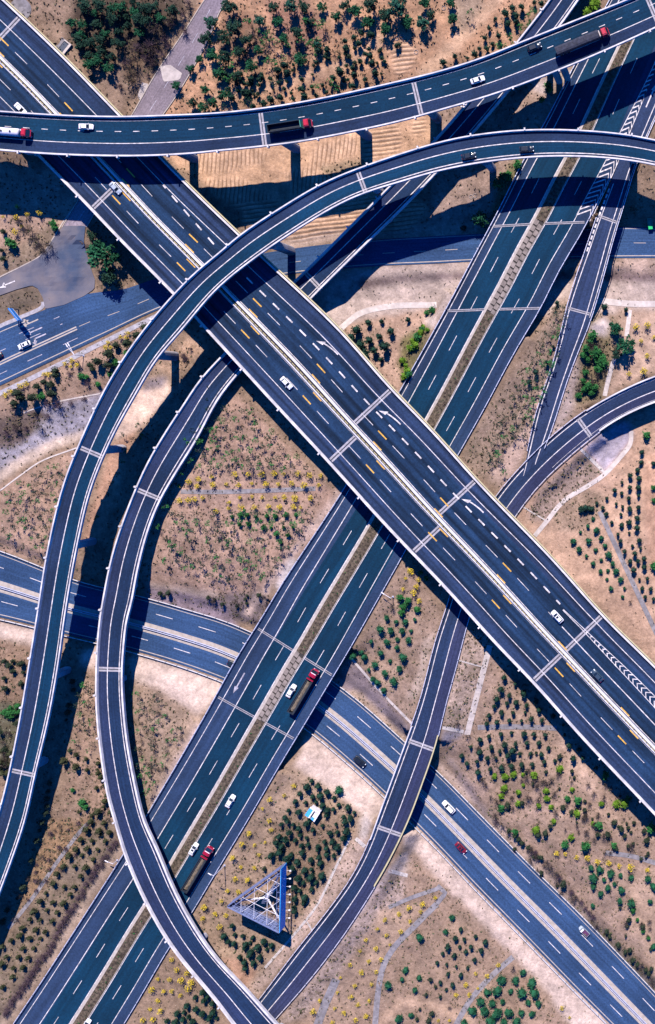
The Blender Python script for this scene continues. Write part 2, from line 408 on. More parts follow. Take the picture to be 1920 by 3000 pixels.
# ---- traced kerb lines (photo pixels)
A_ = Road([(-70, 322), (0, 327), (187, 339), (357, 343), (499, 339), (640, 332.5), (760, 320), (889, 300), (1014, 275), (1139, 247), (1280, 213), (1405, 174.5), (1529, 125), (1654, 75), (1779, 25), (1841, 0), (1920, -33), (2010, -72)],
          [(-70, 434), (0, 440.5), (145, 452), (299, 457.5), (428, 457.5), (573, 450), (640, 442.6), (723, 435), (868, 417.7), (1014, 390.7), (1159, 359.5), (1280, 326.5), (1446, 277.6), (1579, 229.4), (1720, 172.5), (1862, 110), (1920, 83), (2010, 42)],
          [(-70, 380, 23.0), (300, 400, 23.6), (640, 388, 23.8), (1035, 330, 24.2), (1770, 120, 24.6), (2000, 10, 24.6)], 50)
C_ = Road([(2010, 434), (1920, 411), (1820, 393), (1666, 381.5), (1517, 383), (1371, 400), (1280, 420), (1180, 450), (1045, 496.7), (947, 538), (841, 600), (706, 689), (640, 746), (577, 797), (482, 897), (390, 1013), (311, 1140), (247, 1275), (195, 1403), (166, 1507), (137, 1645), (113, 1800), (87, 1958), (62, 2107), (29, 2269), (0, 2382), (-45, 2525), (-95, 2660)],
          [(2010, 508), (1920, 484), (1820, 467.6), (1695, 459), (1571, 460.5), (1425, 475), (1280, 503), (1180, 532), (1072, 565), (993, 600), (889, 662), (773, 739), (640, 844.5), (536, 965.7), (461, 1053), (399, 1157), (332, 1279), (266, 1441), (232, 1586), (212, 1690), (194, 1800), (172, 1958), (145, 2107), (107, 2265), (77, 2400), (46, 2495), (0, 2620), (-50, 2750)],
          [(2010, 470, 21.0), (1640, 425, 21.6), (1280, 462, 23.0), (720, 760, 23.5), (430, 1030, 21.8), (290, 1310, 19.6), (230, 1500, 18.4), (150, 1800, 17.0), (110, 2080, 15.0), (50, 2330, 13.8), (-60, 2700, 11.5)], 60)
D_ = Road([(1700, -130), (1612, 0), (1506, 137), (1365, 307.5), (1280, 405), (1093, 597), (897.7, 793), (860, 828), (745, 946), (661, 1034), (590, 1111), (531, 1200), (511, 1229), (436, 1354), (378, 1487), (332, 1624), (303, 1765), (293, 1830), (286.8, 1912), (284, 1990), (284.7, 2066), (297, 2199), (320, 2340), (337.7, 2400), (365.7, 2495.6), (419.8, 2624), (503, 2770), (640, 2938), (686, 3000), (765, 3090)],
          [(1790, -130), (1697, 0), (1641, 79), (1494, 264), (1380, 399), (1192, 600), (1086, 704), (947, 841), (890, 900), (790, 1005), (708, 1086), (640, 1173), (582, 1283), (515, 1391), (470, 1470), (436, 1557), (407, 1669), (386, 1782), (378, 1800), (365.7, 1904), (361.6, 1980), (365.7, 2070), (378, 2182), (399, 2294), (425, 2402), (461, 2479), (519, 2616), (590, 2741), (640, 2809), (723, 2896), (808, 2992), (890, 3080)],
          [(1740, -130, 14.0), (1440, 330, 12.0), (1100, 640, 10.0), (900, 850, 8.8), (600, 1150, 8.6), (330, 1830, 8.6), (320, 2060, 8.6), (460, 2600, 9.6), (800, 3050, 10.5)], 50)
M_ = Road([(-90, -95), (21, 8), (95.6, 78), (187, 166), (357, 342), (469, 457), (532, 524), (615, 604), (706, 691), (769, 752), (1005, 974), (1147, 1140), (1209, 1200), (1280, 1274), (1392, 1402), (1508, 1522), (1633, 1650), (1764, 1800), (1920, 1951), (2020, 2055), (2300, 2345)],
          [(-260, 75), (-120, 222), (0, 343), (112, 455), (181, 523.7), (262, 606), (349, 699.7), (515, 866), (569, 926), (640, 1003), (820, 1200), (962, 1352), (1097, 1503), (1209, 1622), (1280, 1694.6), (1376, 1800), (1463, 1898), (1562, 1997), (1687, 2141), (1920, 2386), (2020, 2494), (2090, 2570)],
          [(-100, 0, 16), (1900, 2200, 16)], 160, ext=(200, 0))
E_ = Road([(1900, -210), (1786, 0), (1679, 199.5), (1587, 378), (1537, 463), (1471, 597), (1392, 745.5), (1321, 880), (1280, 954), (1178, 1135), (1003, 1441), (931, 1552), (818, 1724), (774, 1800), (698, 1920), (640, 2026), (540, 2203), (432, 2386), (365, 2498), (249, 2680), (116, 2886), (39, 3000), (-40, 3125)],
          [(2110, -210), (2010, 0), (1925, 190), (1891, 274), (1845, 390), (1812, 474), (1749, 600), (1695, 704), (1645, 783), (1587, 903), (1512, 1028), (1420, 1200), (1342, 1337), (1180, 1632), (1084.7, 1800), (1014, 1924), (972, 1993), (889, 2132), (818, 2249), (731, 2399), (640, 2548), (557, 2687), (498, 2776), (415, 2919), (365.7, 3000), (290, 3125)],
          [(1950, -200, 8.0), (1640, 500, 7.5), (1500, 780, 7.4), (1150, 1350, 6.4), (880, 1930, 6.3), (750, 2130, 6.0), (500, 2560, 3.4), (400, 2740, 2.2), (150, 3100, 1.2)], 90)
J_ = Road([(2012, 0), (1927, 190), (1893, 274), (1847, 390), (1814, 474), (1757, 617), (1720, 724.7), (1683, 832), (1658, 916), (1646, 974), (1621, 1069), (1575, 1200), (1546, 1330), (1528, 1400)],
          [(2120, 0), (2040, 90), (1960, 260), (1895, 403), (1862, 486), (1828, 600), (1797, 700), (1770, 803), (1724, 957), (1695, 1025), (1654, 1136), (1635, 1200), (1610, 1275), (1580, 1350)],
          [(2000, 100, 8.0), (1860, 430, 7.6), (1770, 700, 7.2), (1640, 1050, 6.9), (1560, 1340, 6.65)], 60, ext=(200, 0))
H_ = Road([(2020, 1072), (1920, 1101), (1820, 1144.5), (1712, 1206), (1612, 1284), (1537, 1358), (1454, 1455), (1370, 1600), (1306, 1795), (1280, 1871), (1234, 2049), (1184, 2190), (1109, 2394), (1080, 2475), (1035, 2566), (964, 2666), (872, 2782), (752, 2940), (670, 3040)],
          [(2020, 1148), (1920, 1178), (1866, 1200), (1795, 1237), (1695, 1312), (1579, 1420), (1506, 1516), (1430, 1650), (1371, 1821), (1338, 1949), (1305, 2066), (1280, 2176), (1238, 2298), (1199, 2402), (1134, 2535), (1076, 2632), (993, 2757), (889, 2890), (804, 2986), (735, 3070)],
          [(2000, 1110, 7.0), (1600, 1330, 6.6), (1300, 1950, 6.5), (1150, 2400, 6.3), (1000, 2700, 5.2), (800, 2950, 3.6), (700, 3060, 3.4)], 60)
G1_ = Road([(-90, 1003), (0, 961), (133, 907), (255, 860), (366, 849), (416, 829), (600, 778), (777, 741), (852, 729), (972, 714), (1139, 700), (1280, 692), (1500, 680), (1700, 670), (1824, 665), (1920, 668), (2010, 672)],
           [(-90, 1172), (0, 1130), (283, 995), (457, 910), (640, 848), (760, 817), (848, 803), (970, 790), (1101, 779), (1280, 771.6), (1376, 766), (1600, 759), (1802, 756), (1920, 755), (2010, 756)],
           [(-90, 1080, 1.3), (2000, 712, 1.3)], 60)
G2_ = Road([(-90, 1590), (0, 1617), (129, 1668), (212, 1702), (311, 1728), (428, 1755), (582, 1800), (640, 1816), (737, 1856), (860, 1922), (974, 1999), (1055, 2061), (1186, 2178), (1280, 2262), (1415, 2399), (1566, 2551.7), (1695, 2678), (1920, 2913), (2020, 3022)],
           [(-90, 1790), (0, 1808), (104, 1833), (187, 1856), (287, 1879), (407, 1910), (519, 1943), (650, 1990), (760, 2040), (900, 2130), (997, 2209), (1130, 2330), (1280, 2478), (1384, 2588), (1529, 2736), (1695, 2907), (1791, 3003), (1880, 3090)],
           [(-90, 1700, 0), (1950, 3050, 0)], 80)
K_ = Road([(660, -80), (602, 0), (544, 91), (457, 220), (386, 343), (300, 480), (224, 600), (185, 665)],
          [(740, -80), (660, 0), (602, 129), (511, 287), (469, 345), (385, 478), (300, 585), (252, 665)],
          [(700, -80, 9), (560, 60, 7.5), (470, 260, 5.6), (380, 430, 4.8), (230, 620, 3.9), (215, 665, 3.4)], 40, ext=(200, 0))
# ------------------------------------------------------------------ terrain
CP = """50 30 13;150 130 11.5;260 220 9;340 320 6.5;300 60 10;250 -80 13;600 0 8;500 160 6.5;420 310 5.2;330 460 4.6;240 620 3.9;200 700 3;-100 200 14.5;
450 60 9;380 180 8;700 60 9;650 250 6;800 200 6.5;1000 100 7.5;1000 250 5.5;1200 50 8;1250 200 6;1400 50 7.5;1450 130 6.8;1550 50 7.5;1550 -100 9;1000 -100 10;520 300 5;
560 480 2.8;640 520 2.4;750 480 2.9;900 460 3.1;1035 480 3.2;1150 400 4;1250 350 4.6;700 620 1.9;900 620 2;1000 600 2.2;1100 600 2.2;800 690 1.6;480 470 3.4;
1430 330 6.6;1500 300 6.6;1600 230 6.8;1600 330 7;1400 560 4.5;1300 620 2.4;1430 480 5;1900 480 5.5;1880 590 3.2;1950 560 3;2100 500 4;1750 0 8;
90 640 3.5;0 560 4.3;100 760 2.2;0 720 2.8;60 880 1.6;-150 700 3;-150 450 9;50 474 7.6;140 495 5.6;200 560 4.5;290 760 1.8;280 680 3;
300 1060 1.8;150 1130 2;0 1220 2;430 960 1.8;250 1180 .8;150 1240 -.8;50 1330 -1;330 1180 -.5;480 1150 0;250 1290 .5;60 1400 .8;420 1180 .5;530 1100 .5;-120 1250 1;-120 1400 0;
580 1260 5.2;700 1250 6;850 1350 6.3;900 1500 6.3;700 1500 5.5;560 1450 4.5;500 1600 3.8;650 1650 4;760 1700 5.5;560 1690 2.8;680 1760 1.6;520 1740 1.0;640 1120 4.5;780 1180 6;600 1340 4.9;
100 1450 2.5;60 1560 2.2;150 1620 1.5;0 1590 1.2;270 1500 1.5;250 1620 1;380 1640 2.5;440 1640 3;320 1450 2;-120 1500 1.5;
50 1850 1;60 1950 2.5;0 2050 3;50 2250 3.5;0 2450 3.2;200 1900 .8;220 2000 2.5;190 2150 3.2;160 2300 3.5;80 2500 3;250 2250 3;330 1930 .8;250 2450 3;150 2650 2.5;50 2800 1.5;330 2560 3;200 2800 1.5;0 2950 1;-120 2000 3;-120 2500 2.5;-100 2950 1;
430 1940 .6;550 1990 .8;440 2000 2;450 2150 3;560 2110 3.8;600 2050 2;480 2250 3.8;440 2330 3.8;
1180 1680 6;1120 1800 5;1080 1900 3.8;1020 1980 1.2;1180 1950 4;1140 2080 1.8;1250 1850 5.5;1200 2100 3;1050 2020 .8;1300 1720 6;
920 2180 1.2;1060 2300 1;860 2200 2.5;950 2300 3.2;1050 2370 3;1120 2420 2;750 2400 3.8;900 2450 3.5;700 2600 2.8;850 2600 3.5;600 2680 2.6;780 2750 3;650 2850 2.5;720 2900 2.8;960 2600 4.2;450 2880 1.8;550 2900 2;450 3050 1.5;620 3050 2;
1200 2500 2;1150 2620 3;1050 2780 3.2;950 2900 3;880 3000 2.5;1250 2560 1;1150 2900 2.5;1300 2800 2;1300 2600 1.2;1450 2850 1.2;1550 2960 1.2;1350 2950 2;1500 2780 .6;1700 2980 .6;1100 3100 2.5;1500 3100 1.5;
1330 2230 1.2;1500 2420 1;1700 2600 .9;1850 2780 .7;1380 2200 3;1500 2150 3.5;1650 2300 3;1800 2450 2.8;1700 2500 2.5;1850 2650 2.2;1900 2850 1.5;1900 2550 2.5;2050 2700 2;
1450 1950 5.5;1420 1850 6;1560 2000 4;1687 2150 2.7;1850 2330 2.5;1370 2050 5;1340 2150 4;
1600 1420 5;1700 1400 3.5;1800 1300 1;1880 1280 .8;1650 1500 5.5;1750 1600 6.5;1850 1700 7.5;1920 1850 8;1900 1400 5;1850 1250 .8;2000 1300 3;2000 1600 7.5;2000 2000 8;1550 1600 6.2;1700 1720 7;2000 1200 2;2000 2400 3;
1100 830 .3;1250 830 .3;1060 900 .5;1200 880 .5;1050 960 2.2;1130 930 2;1250 920 1.5;1100 1060 4.5;1160 1110 5.5;1230 960 4;900 880 .4;1000 860 .3;960 950 2.5;840 880 .6;1000 1050 4.2;
1600 840 .3;1850 850 .2;1920 870 .3;1750 880 .8;1820 930 2;1900 950 2.3;1780 1050 4;1880 1080 4;1700 1150 4.5;1620 950 5;1560 1000 6;1500 1150 6.5;1480 1300 6.3;1600 1220 5.8;1400 1380 6.3;2050 870 .5;2050 1050 4"""
for px in range(-150, 2200, 150):
    pass
cp = [tuple(map(float, q.split())) for q in CP.replace('\n', '').split(';') if q.strip()]
def roadpts(rd, cond=lambda x, y: True, dz=-.15, every=6):
    for i in range(0, len(rd.cpx), every):
        x, y = rd.cpx[i]
        if cond(x, y): cp.append((x, y, rd.z[i] + dz))
E_grade = lambda x, y: (y < 640 or 920 < y < 1830 or y > 2190)
H_grade = lambda x, y: not (2160 < y < 2420) and x < 1740
J_grade = lambda x, y: y > 925 or y < 440
roadpts(G1_); roadpts(G2_); roadpts(K_); roadpts(E_, E_grade); roadpts(H_, H_grade); roadpts(J_, J_grade)
Q = np.array([[*P(x, y, z)] for x, y, z in cp])
# thin-plate spline with a little smoothing
def tps(Q, lam=2.0):
    X = Q[:, :2] / 100.0; n = len(X)
    d2 = ((X[:, None] - X[None]) ** 2).sum(-1); K = np.where(d2 > 0, d2 * np.log(np.maximum(d2, 1e-12)), 0) * .5
    A = np.zeros((n + 3, n + 3)); A[:n, :n] = K + lam * 1e-3 * np.eye(n); A[:n, n] = 1; A[:n, n + 1:] = X; A[n, :n] = 1; A[n + 1:, :n] = X.T
    w = np.linalg.solve(A, np.r_[Q[:, 2], 0, 0, 0]); return X, w
TX, TW = tps(Q)
def tps_eval(x, y):
    out = np.empty(len(x))
    for a in range(0, len(x), 20000):
        p = np.stack([x[a:a + 20000], y[a:a + 20000]], 1) / 100.0
        d2 = ((p[:, None] - TX[None]) ** 2).sum(-1); K = d2 * np.log(np.maximum(d2, 1e-12)) * .5
        out[a:a + 20000] = K @ TW[:len(TX)] + TW[len(TX)] + p @ TW[len(TX) + 1:]
    return out
G = .62
gx = np.r_[[-6000, -2500, -1000, -600, -450, -380, -330, -300], np.arange(-285, 22, G), [30, 45, 70, 110, 180, 320, 700, 1500, 3500, 6000]]
gy = np.r_[[-6000, -2500, -1000, -600, -430, -340, -290, -265], np.arange(-250, 176, G), [185, 205, 240, 300, 420, 700, 1500, 3500, 6000]]
GX, GY = np.meshgrid(gx, gy); x = GX.ravel(); y = GY.ravel()
core = (x > -300) & (x < 35) & (y > -268) & (y < 190)
z = np.zeros(len(x))
xc = np.clip(x, -295, 30); yc = np.clip(y, -262, 186)
z[core] = tps_eval(x[core], y[core])
edge = ~core; core_mask = core
far = np.maximum(np.abs(x - xc), np.abs(y - yc))
z[edge] = tps_eval(xc[edge], yc[edge]) * np.clip(1 - far[edge] / 300, 0, 1)
z = np.clip(z, -2.5, 14)
rs = np.random.RandomState(4)
# soft lumps
for k in range(26):
    a = rs.rand() * 6.28; wl = rs.uniform(4, 22); z += core * .035 * wl ** .5 * .5 * np.sin((x * math.cos(a) + y * math.sin(a)) / wl * 6.28 + rs.rand() * 6)
def roadfield(rd):
    """for every ground vertex near the road: height of the road, distance beyond its edge, photo row and column of the nearest station"""
    C = rd.C; lo = C[:, :2].min(0) - 30; hi = C[:, :2].max(0) + 30
    idx = np.where(core & (x > lo[0]) & (x < hi[0]) & (y > lo[1]) & (y < hi[1]))[0]
    best = np.full(len(idx), 1e9); bi = np.zeros(len(idx), int)
    for a in range(0, len(idx), 20000):
        sl = slice(a, a + 20000); d = (x[idx[sl], None] - C[None, :, 0]) ** 2 + (y[idx[sl], None] - C[None, :, 1]) ** 2
        j = d.argmin(1); bi[sl] = j
    T_ = np.gradient(C[:, :2], axis=0); T_ /= np.linalg.norm(T_, axis=1)[:, None]
    U = rd.R[:, :2] - rd.L[:, :2]; w = np.linalg.norm(U, axis=1); U = U / w[:, None]
    rel = np.stack([x[idx] - C[bi, 0], y[idx] - C[bi, 1]], 1)
    lat = np.abs((rel * U[bi]).sum(1)) - w[bi] / 2; lon = np.abs((rel * T_[bi]).sum(1))
    lat = np.where(lon > 3.5, 1e3, np.maximum(lat, np.hypot(rel[:, 0], rel[:, 1]) - w[bi] / 2 - 2.0))
    return idx, bi, lat
for rd, cond, sh in ((K_, None, 1.0), (G1_, None, 2.0), (G2_, None, 1.2), (E_, E_grade, .8), (J_, J_grade, .8), (H_, H_grade, .8)):
    idx, bi, lat = roadfield(rd)
    g = np.array([cond is None or cond(*c) for c in rd.cpx])
    zr = rd.z - .16
    t = np.clip((lat - sh) / 5.0, 0, 1); t = t * t * (3 - 2 * t)
    ok = g[bi]
    z[idx[ok]] = (zr[bi] * (1 - t) + z[idx] * t)[ok]
    no = ~ok & (lat < 1.0); z[idx[no]] = np.minimum(z[idx[no]], (rd.z[bi] - 2.6)[no])
for rd, dep in ((A_, 2.7), (C_, 2.7), (D_, 2.7), (M_, 3.0)):
    idx, bi, lat = roadfield(rd); no = lat < .6
    z[idx[no]] = np.minimum(z[idx[no]], (rd.z[bi] - dep)[no])
for rd in (G1_, G2_):                                                # nothing may cover the low roads
    idx, bi, lat = roadfield(rd); no = lat < .8
    z[idx[no]] = rd.z[bi][no] - .16
onroad = np.zeros(len(x), bool)
for rd, cond in ((K_, None), (G1_, None), (G2_, None), (E_, None), (J_, None), (H_, None)):
    idx, bi, lat = roadfield(rd); onroad[idx[lat < 1.0]] = True
nxg, nyg = len(gx), len(gy); Z2 = z.reshape(nyg, nxg)
def ground(X, Y):
    i = int(np.clip(np.searchsorted(gx, X) - 1, 0, nxg - 2)); j = int(np.clip(np.searchsorted(gy, Y) - 1, 0, nyg - 2))
    u = (X - gx[i]) / (gx[i + 1] - gx[i]); v = (Y - gy[j]) / (gy[j + 1] - gy[j])
    return float((Z2[j, i] * (1 - u) + Z2[j, i + 1] * u) * (1 - v) + (Z2[j + 1, i] * (1 - u) + Z2[j + 1, i + 1] * u) * v)
def PG(px, py):
    """photo pixel -> point on the ground"""
    zz = 3.0
    for _ in range(6):
        q = P(px, py, zz); zz = ground(q[0], q[1])
    return P(px, py, zz)

# ---- what the ground is made of, painted by region
k_ = (1 - z / H) / S; vx = x / k_ + NX; vy = NY - y / k_
rough = np.zeros(len(x))
for k in range(30):
    a = rs.rand() * 6.28; wl = rs.uniform(6, 60); rough += np.sin((vx * math.cos(a) + vy * math.sin(a)) / wl * 6.28 + rs.rand() * 6) * 3.2 / 5.5
def inside(poly, dx=0):
    X, Y = vx + rough * dx, vy + np.roll(rough, 57) * dx; c = np.zeros(len(X), bool); n = len(poly); j = n - 1
    for i in range(n):
        xi, yi = poly[i]; xj, yj = poly[j]
        if yi != yj: c ^= ((yi > Y) != (yj > Y)) & (X < (xj - xi) * (Y - yi) / (yj - yi) + xi)
        j = i
    return c
def strip(pts, w, dx=0):
    X, Y = vx + rough * dx, vy + np.roll(rough, 57) * dx; d = np.full(len(X), 1e9)
    for (ax, ay), (bx, by) in zip(pts[:-1], pts[1:]):
        L2 = (bx - ax) ** 2 + (by - ay) ** 2; t = np.clip(((X - ax) * (bx - ax) + (Y - ay) * (by - ay)) / L2, 0, 1)
        d = np.minimum(d, np.hypot(X - ax - t * (bx - ax), Y - ay - t * (by - ay)))
    return d < w / 2
base = np.tile([.245, .175, .118], (len(x), 1)); fur = np.zeros(len(x)); hor = np.zeros(len(x)); tuft = np.full(len(x), .35)
def paint(mask, c, tf=None, f=None, a=1.0):
    base[mask] = base[mask] * (1 - a) + np.array(c) * a
    if tf is not None: tuft[mask] = tf
    if f is not None: fur[mask] = f
TAN = (.40, .255, .165); ORG = (.44, .262, .155); PINK = (.33, .225, .165); BRN = (.205, .145, .098); DRK = (.085, .062, .046); PALE = (.47, .385, .325); GREY = (.27, .225, .205)
paint(inside([(-100, -200), (620, -200), (390, 345), (250, 345), (-100, -60)], 1), (.27, .19, .13), .5)
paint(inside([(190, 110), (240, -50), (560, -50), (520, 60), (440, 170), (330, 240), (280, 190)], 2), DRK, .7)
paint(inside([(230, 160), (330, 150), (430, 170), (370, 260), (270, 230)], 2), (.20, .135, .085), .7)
paint(inside([(270, 195), (360, 190), (385, 260), (345, 335), (300, 290)], 1), (.30, .215, .155), .3)
paint(inside([(640, -200), (1700, -200), (1500, 140), (1000, 290), (480, 350), (540, 170)], 1), ORG, .45)
paint(inside([(660, 40), (760, 40), (780, 160), (700, 200), (640, 150)], 2), (.30, .17, .11), .7)
paint(inside([(780, 0), (900, 0), (960, 90), (880, 180), (800, 120)], 2), (.34, .19, .13), .5)
paint(strip([(1500, -60), (1400, 60), (1320, 140), (1240, 215)], 40, 1.5), (.54, .36, .225), .05)
paint(strip([(1130, 110), (1000, 190), (900, 230), (740, 260), (640, 290)], 34, 1.5), (.50, .325, .205), .1)
paint(inside([(1320, -100), (1430, -40), (1390, 60), (1340, 100)], 2), (.34, .25, .17), .4)
paint(inside([(1146, 145), (1185, 118), (1222, 150), (1215, 190), (1170, 230), (1150, 205)], .4), (.54, .365, .235), .0, 1.0)
paint(inside([(480, 440), (640, 440), (1280, 330), (1300, 380), (1100, 590), (860, 740), (640, 560), (500, 470)], 1), (.52, .335, .205), .12)
for poly in ([(520, 448), (760, 436), (790, 452), (770, 480), (700, 490), (660, 512), (560, 505)], [(905, 480), (925, 425), (1045, 395), (1050, 450), (960, 480), (915, 500)], [(1062, 395), (1160, 362), (1178, 400), (1165, 452), (1066, 470)], [(840, 505), (925, 485), (940, 530), (860, 580)], [(590, 530), (700, 520), (830, 600), (740, 640), (640, 580)], [(930, 520), (1050, 480), (1080, 520), (980, 590), (880, 640)], [(1205, 360), (1250, 340), (1250, 390), (1205, 395)],
             [(830, 640), (1060, 610), (1010, 680), (860, 715)], [(700, 640), (760, 620), (850, 700), (760, 720)], [(1000, 600), (1150, 560), (1250, 600), (1200, 680), (1020, 690)]): paint(inside(poly, .6), (.56, .375, .24), .0, 1.0)
for poly in ([(1060, 355), (1290, 330), (1290, 470), (1060, 470)], [(640, 600), (1260, 540), (1260, 720), (640, 740)], [(1140, 100), (1240, 100), (1240, 240), (1140, 240)]): hor[inside(poly)] = 1
paint(inside([(930, 490), (1040, 465), (1100, 480), (960, 520)], 1), (.33, .24, .15), .7)
paint(inside([(820, 700), (1000, 670), (1000, 700), (850, 735)], 1), (.42, .32, .25), .2)
paint(inside([(1280, 320), (1560, 230), (1700, 180), (1640, 480), (1440, 660), (1260, 660)], 1), (.31, .225, .17), .4)
paint(inside([(1560, 240), (1600, 225), (1620, 250), (1600, 275), (1560, 265)], 1), (.42, .36, .33), .2)
paint(inside([(1640, 215), (1690, 195), (1660, 245)], .6), (.62, .54, .46), .4)
paint(inside([(1460, 540), (1520, 450), (1560, 460), (1490, 600), (1440, 650)], 1.5), (.17, .15, .075), .8)
paint(inside([(1050, 690), (1250, 655), (1430, 650), (1420, 690), (1040, 705)], 1), (.36, .27, .2), .3)
# river bed, bench and pale path east of the viaduct
paint(inside([(840, 815), (1120, 778), (1420, 762), (2100, 755), (2100, 915), (1230, 925), (960, 960), (860, 900)], .6), (.40, .325, .27), .15)
paint(inside([(1040, 820), (1400, 795), (2100, 800), (2100, 830), (1400, 815), (1200, 820), (1050, 850)], .6), (.17, .125, .12), .3)
paint(inside([(940, 830), (1130, 783), (1190, 783), (1180, 800), (1060, 815), (960, 870)], .6), (.47, .38, .32), .1)
paint(inside([(1400, 765), (2100, 757), (2100, 800), (1800, 800), (1400, 795)], 1), (.42, .31, .235), .35)
paint(inside([(1000, 950), (1280, 900), (1290, 960), (1170, 1160), (1120, 1130)], .6), (.38, .26, .185), .3)
paint(inside([(1180, 990), (1270, 940), (1250, 1040), (1190, 1130), (1165, 1060)], 1.5), (.16, .14, .06), .8)
paint(inside([(1255, 925), (1290, 915), (1275, 965), (1240, 945)], .5), (.52, .43, .36), .0)
# strip between expressway and slip road
paint(inside([(1640, 880), (1680, 870), (1640, 1060), (1570, 1260), (1480, 1440), (1400, 1390), (1350, 1340)], .8), (.265, .195, .145), .7)
paint(inside([(1560, 1230), (1610, 1080), (1625, 1090), (1570, 1260), (1480, 1440), (1430, 1400)], 1), (.43, .315, .245), .25)
paint(inside([(1700, 920), (1800, 940), (1790, 1060), (1760, 1170), (1680, 1190), (1690, 1050)], 1), (.19, .15, .085), .9)
paint(inside([(1725, 960), (1770, 925), (1790, 950), (1780, 985), (1740, 980)], .3), (.47, .40, .36), .0)
paint(inside([(1810, 905), (2100, 910), (2100, 1080), (1900, 1090), (1780, 1160), (1830, 1010)], .5), (.40, .285, .205), .15)
paint(inside([(1640, 1080), (1700, 1020), (1690, 1180), (1640, 1270), (1600, 1290)], 1), (.36, .285, .24), .5)
# right edge, around the loop road
paint(inside([(1500, 1530), (1570, 1430), (1700, 1310), (1920, 1180), (2100, 1150), (2100, 2100), (1920, 1950), (1760, 1790), (1500, 1540)], .5), (.43, .29, .20), .18)
paint(inside([(1890, 1330), (1935, 1330), (2000, 1900), (1900, 1650), (1890, 1500)], 2), (.44, .275, .18), .1)
paint(inside([(1620, 1480), (1700, 1420), (1760, 1440), (1780, 1500), (1680, 1560), (1620, 1560)], 1.5), (.30, .215, .15), .6)
paint(inside([(1580, 1440), (1710, 1320), (1770, 1390), (1640, 1470), (1590, 1540), (1545, 1520)], .5), (.34, .255, .205), .8)
paint(inside([(1715, 1310), (1800, 1240), (1850, 1240), (1850, 1290), (1770, 1385)], .4), (.40, .36, .40), .1)
paint(inside([(1460, 1500), (1560, 1620), (1600, 1600), (1640, 1540)], 1), (.44, .30, .205), .1)
# left side: junction corner, plantation, stones
paint(inside([(-100, 480), (250, 480), (250, 590), (190, 670), (120, 750), (-100, 850)], .6), (.36, .25, .18), .35)
paint(inside([(60, 720), (160, 640), (190, 670), (120, 752), (-100, 850), (-100, 800)], .6), (.24, .18, .125), .5)
paint(inside([(-100, 880), (100, 838), (122, 858), (124, 888), (-100, 975)], .3), (.16, .125, .09), .5)
paint(inside([(250, 650), (320, 640), (420, 800), (410, 825), (300, 850), (268, 790)], 1), (.20, .145, .10), .5)
paint(inside([(-100, 1190), (290, 1000), (480, 920), (470, 1010), (340, 1140), (100, 1195), (-100, 1260)], .6), (.31, .215, .155), .35)
paint(inside([(-100, 1270), (100, 1200), (320, 1145), (260, 1270), (150, 1300), (40, 1380), (-100, 1460)], .8), (.27, .255, .285), .45)
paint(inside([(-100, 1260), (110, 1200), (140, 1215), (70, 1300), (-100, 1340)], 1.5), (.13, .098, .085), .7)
paint(strip([(-60, 1440), (62, 1350), (158, 1300), (250, 1272), (330, 1250)], 27, .6), (.47, .38, .30), .1)
paint(inside([(-100, 1480), (60, 1390), (230, 1310), (200, 1400), (140, 1640), (-100, 1610)], .5), (.33, .225, .16), .4)
paint(inside([(380, 1150), (470, 1130), (490, 1110), (500, 1150), (460, 1200), (400, 1260), (330, 1290)], .6), (.58, .44, .335), .02)
paint(inside([(430, 1110), (490, 1105), (480, 1130), (420, 1150)], .6), (.23, .19, .19), .2)
paint(inside([(460, 1060), (600, 960), (600, 1030), (500, 1100)], 1), (.42, .285, .19), .5)
paint(inside([(330, 1300), (400, 1260), (290, 1600), (235, 1600)], .8), (.40, .245, .16), .15)
# middle plantation
paint(inside([(640, 1120), (720, 1180), (960, 1430), (1040, 1440), (760, 1760), (620, 1800), (400, 1720), (440, 1540), (560, 1250)], .8), (.36, .245, .18), .45)
paint(inside([(420, 1700), (620, 1740), (790, 1730), (760, 1830), (600, 1800), (430, 1755)], .8), (.17, .135, .13), .6)
paint(inside([(430, 1705), (640, 1735), (640, 1755), (430, 1720)], .6), (.38, .30, .24), .2)
paint(inside([(430, 1722), (660, 1760), (700, 1850), (430, 1765)], .8), (.235, .185, .205), .4)
paint(strip([(720, 1800), (1000, 1440)], 22, 1), (.42, .32, .26), .2)
paint(inside([(805, 1720), (845, 1640), (870, 1640), (830, 1730)], .5), (.50, .45, .42), .05)
# slopes by the low expressway
CON = (.50, .40, .325)
paint(inside([(-100, 1810), (104, 1840), (110, 1895), (-100, 1840)], .5), CON, .05)
paint(inside([(240, 1910), (290, 1890), (290, 1960), (235, 1950)], .5), CON, .05)
paint(inside([(375, 1915), (410, 1918), (520, 1950), (650, 1996), (660, 2020), (585, 2095), (540, 2070), (470, 2020), (385, 1990)], .5), CON, .05)
paint(inside([(240, 1960), (292, 1960), (330, 2340), (360, 2420), (290, 2530), (180, 2560), (200, 2200)], 1), (.29, .20, .14), .6)
paint(inside([(390, 1990), (470, 2020), (540, 2080), (590, 2100), (560, 2150), (440, 2380), (400, 2250)], 1), (.315, .23, .165), .55)
paint(inside([(590, 2100), (610, 2120), (520, 2280), (450, 2380), (440, 2350)], .8), (.43, .335, .28), .1)
paint(inside([(-100, 1850), (110, 1900), (90, 2060), (-100, 2100)], 1), (.25, .17, .115), .6)
paint(inside([(-100, 2050), (85, 2060), (40, 2280), (-100, 2260)], 1.5), (.12, .115, .075), .7)
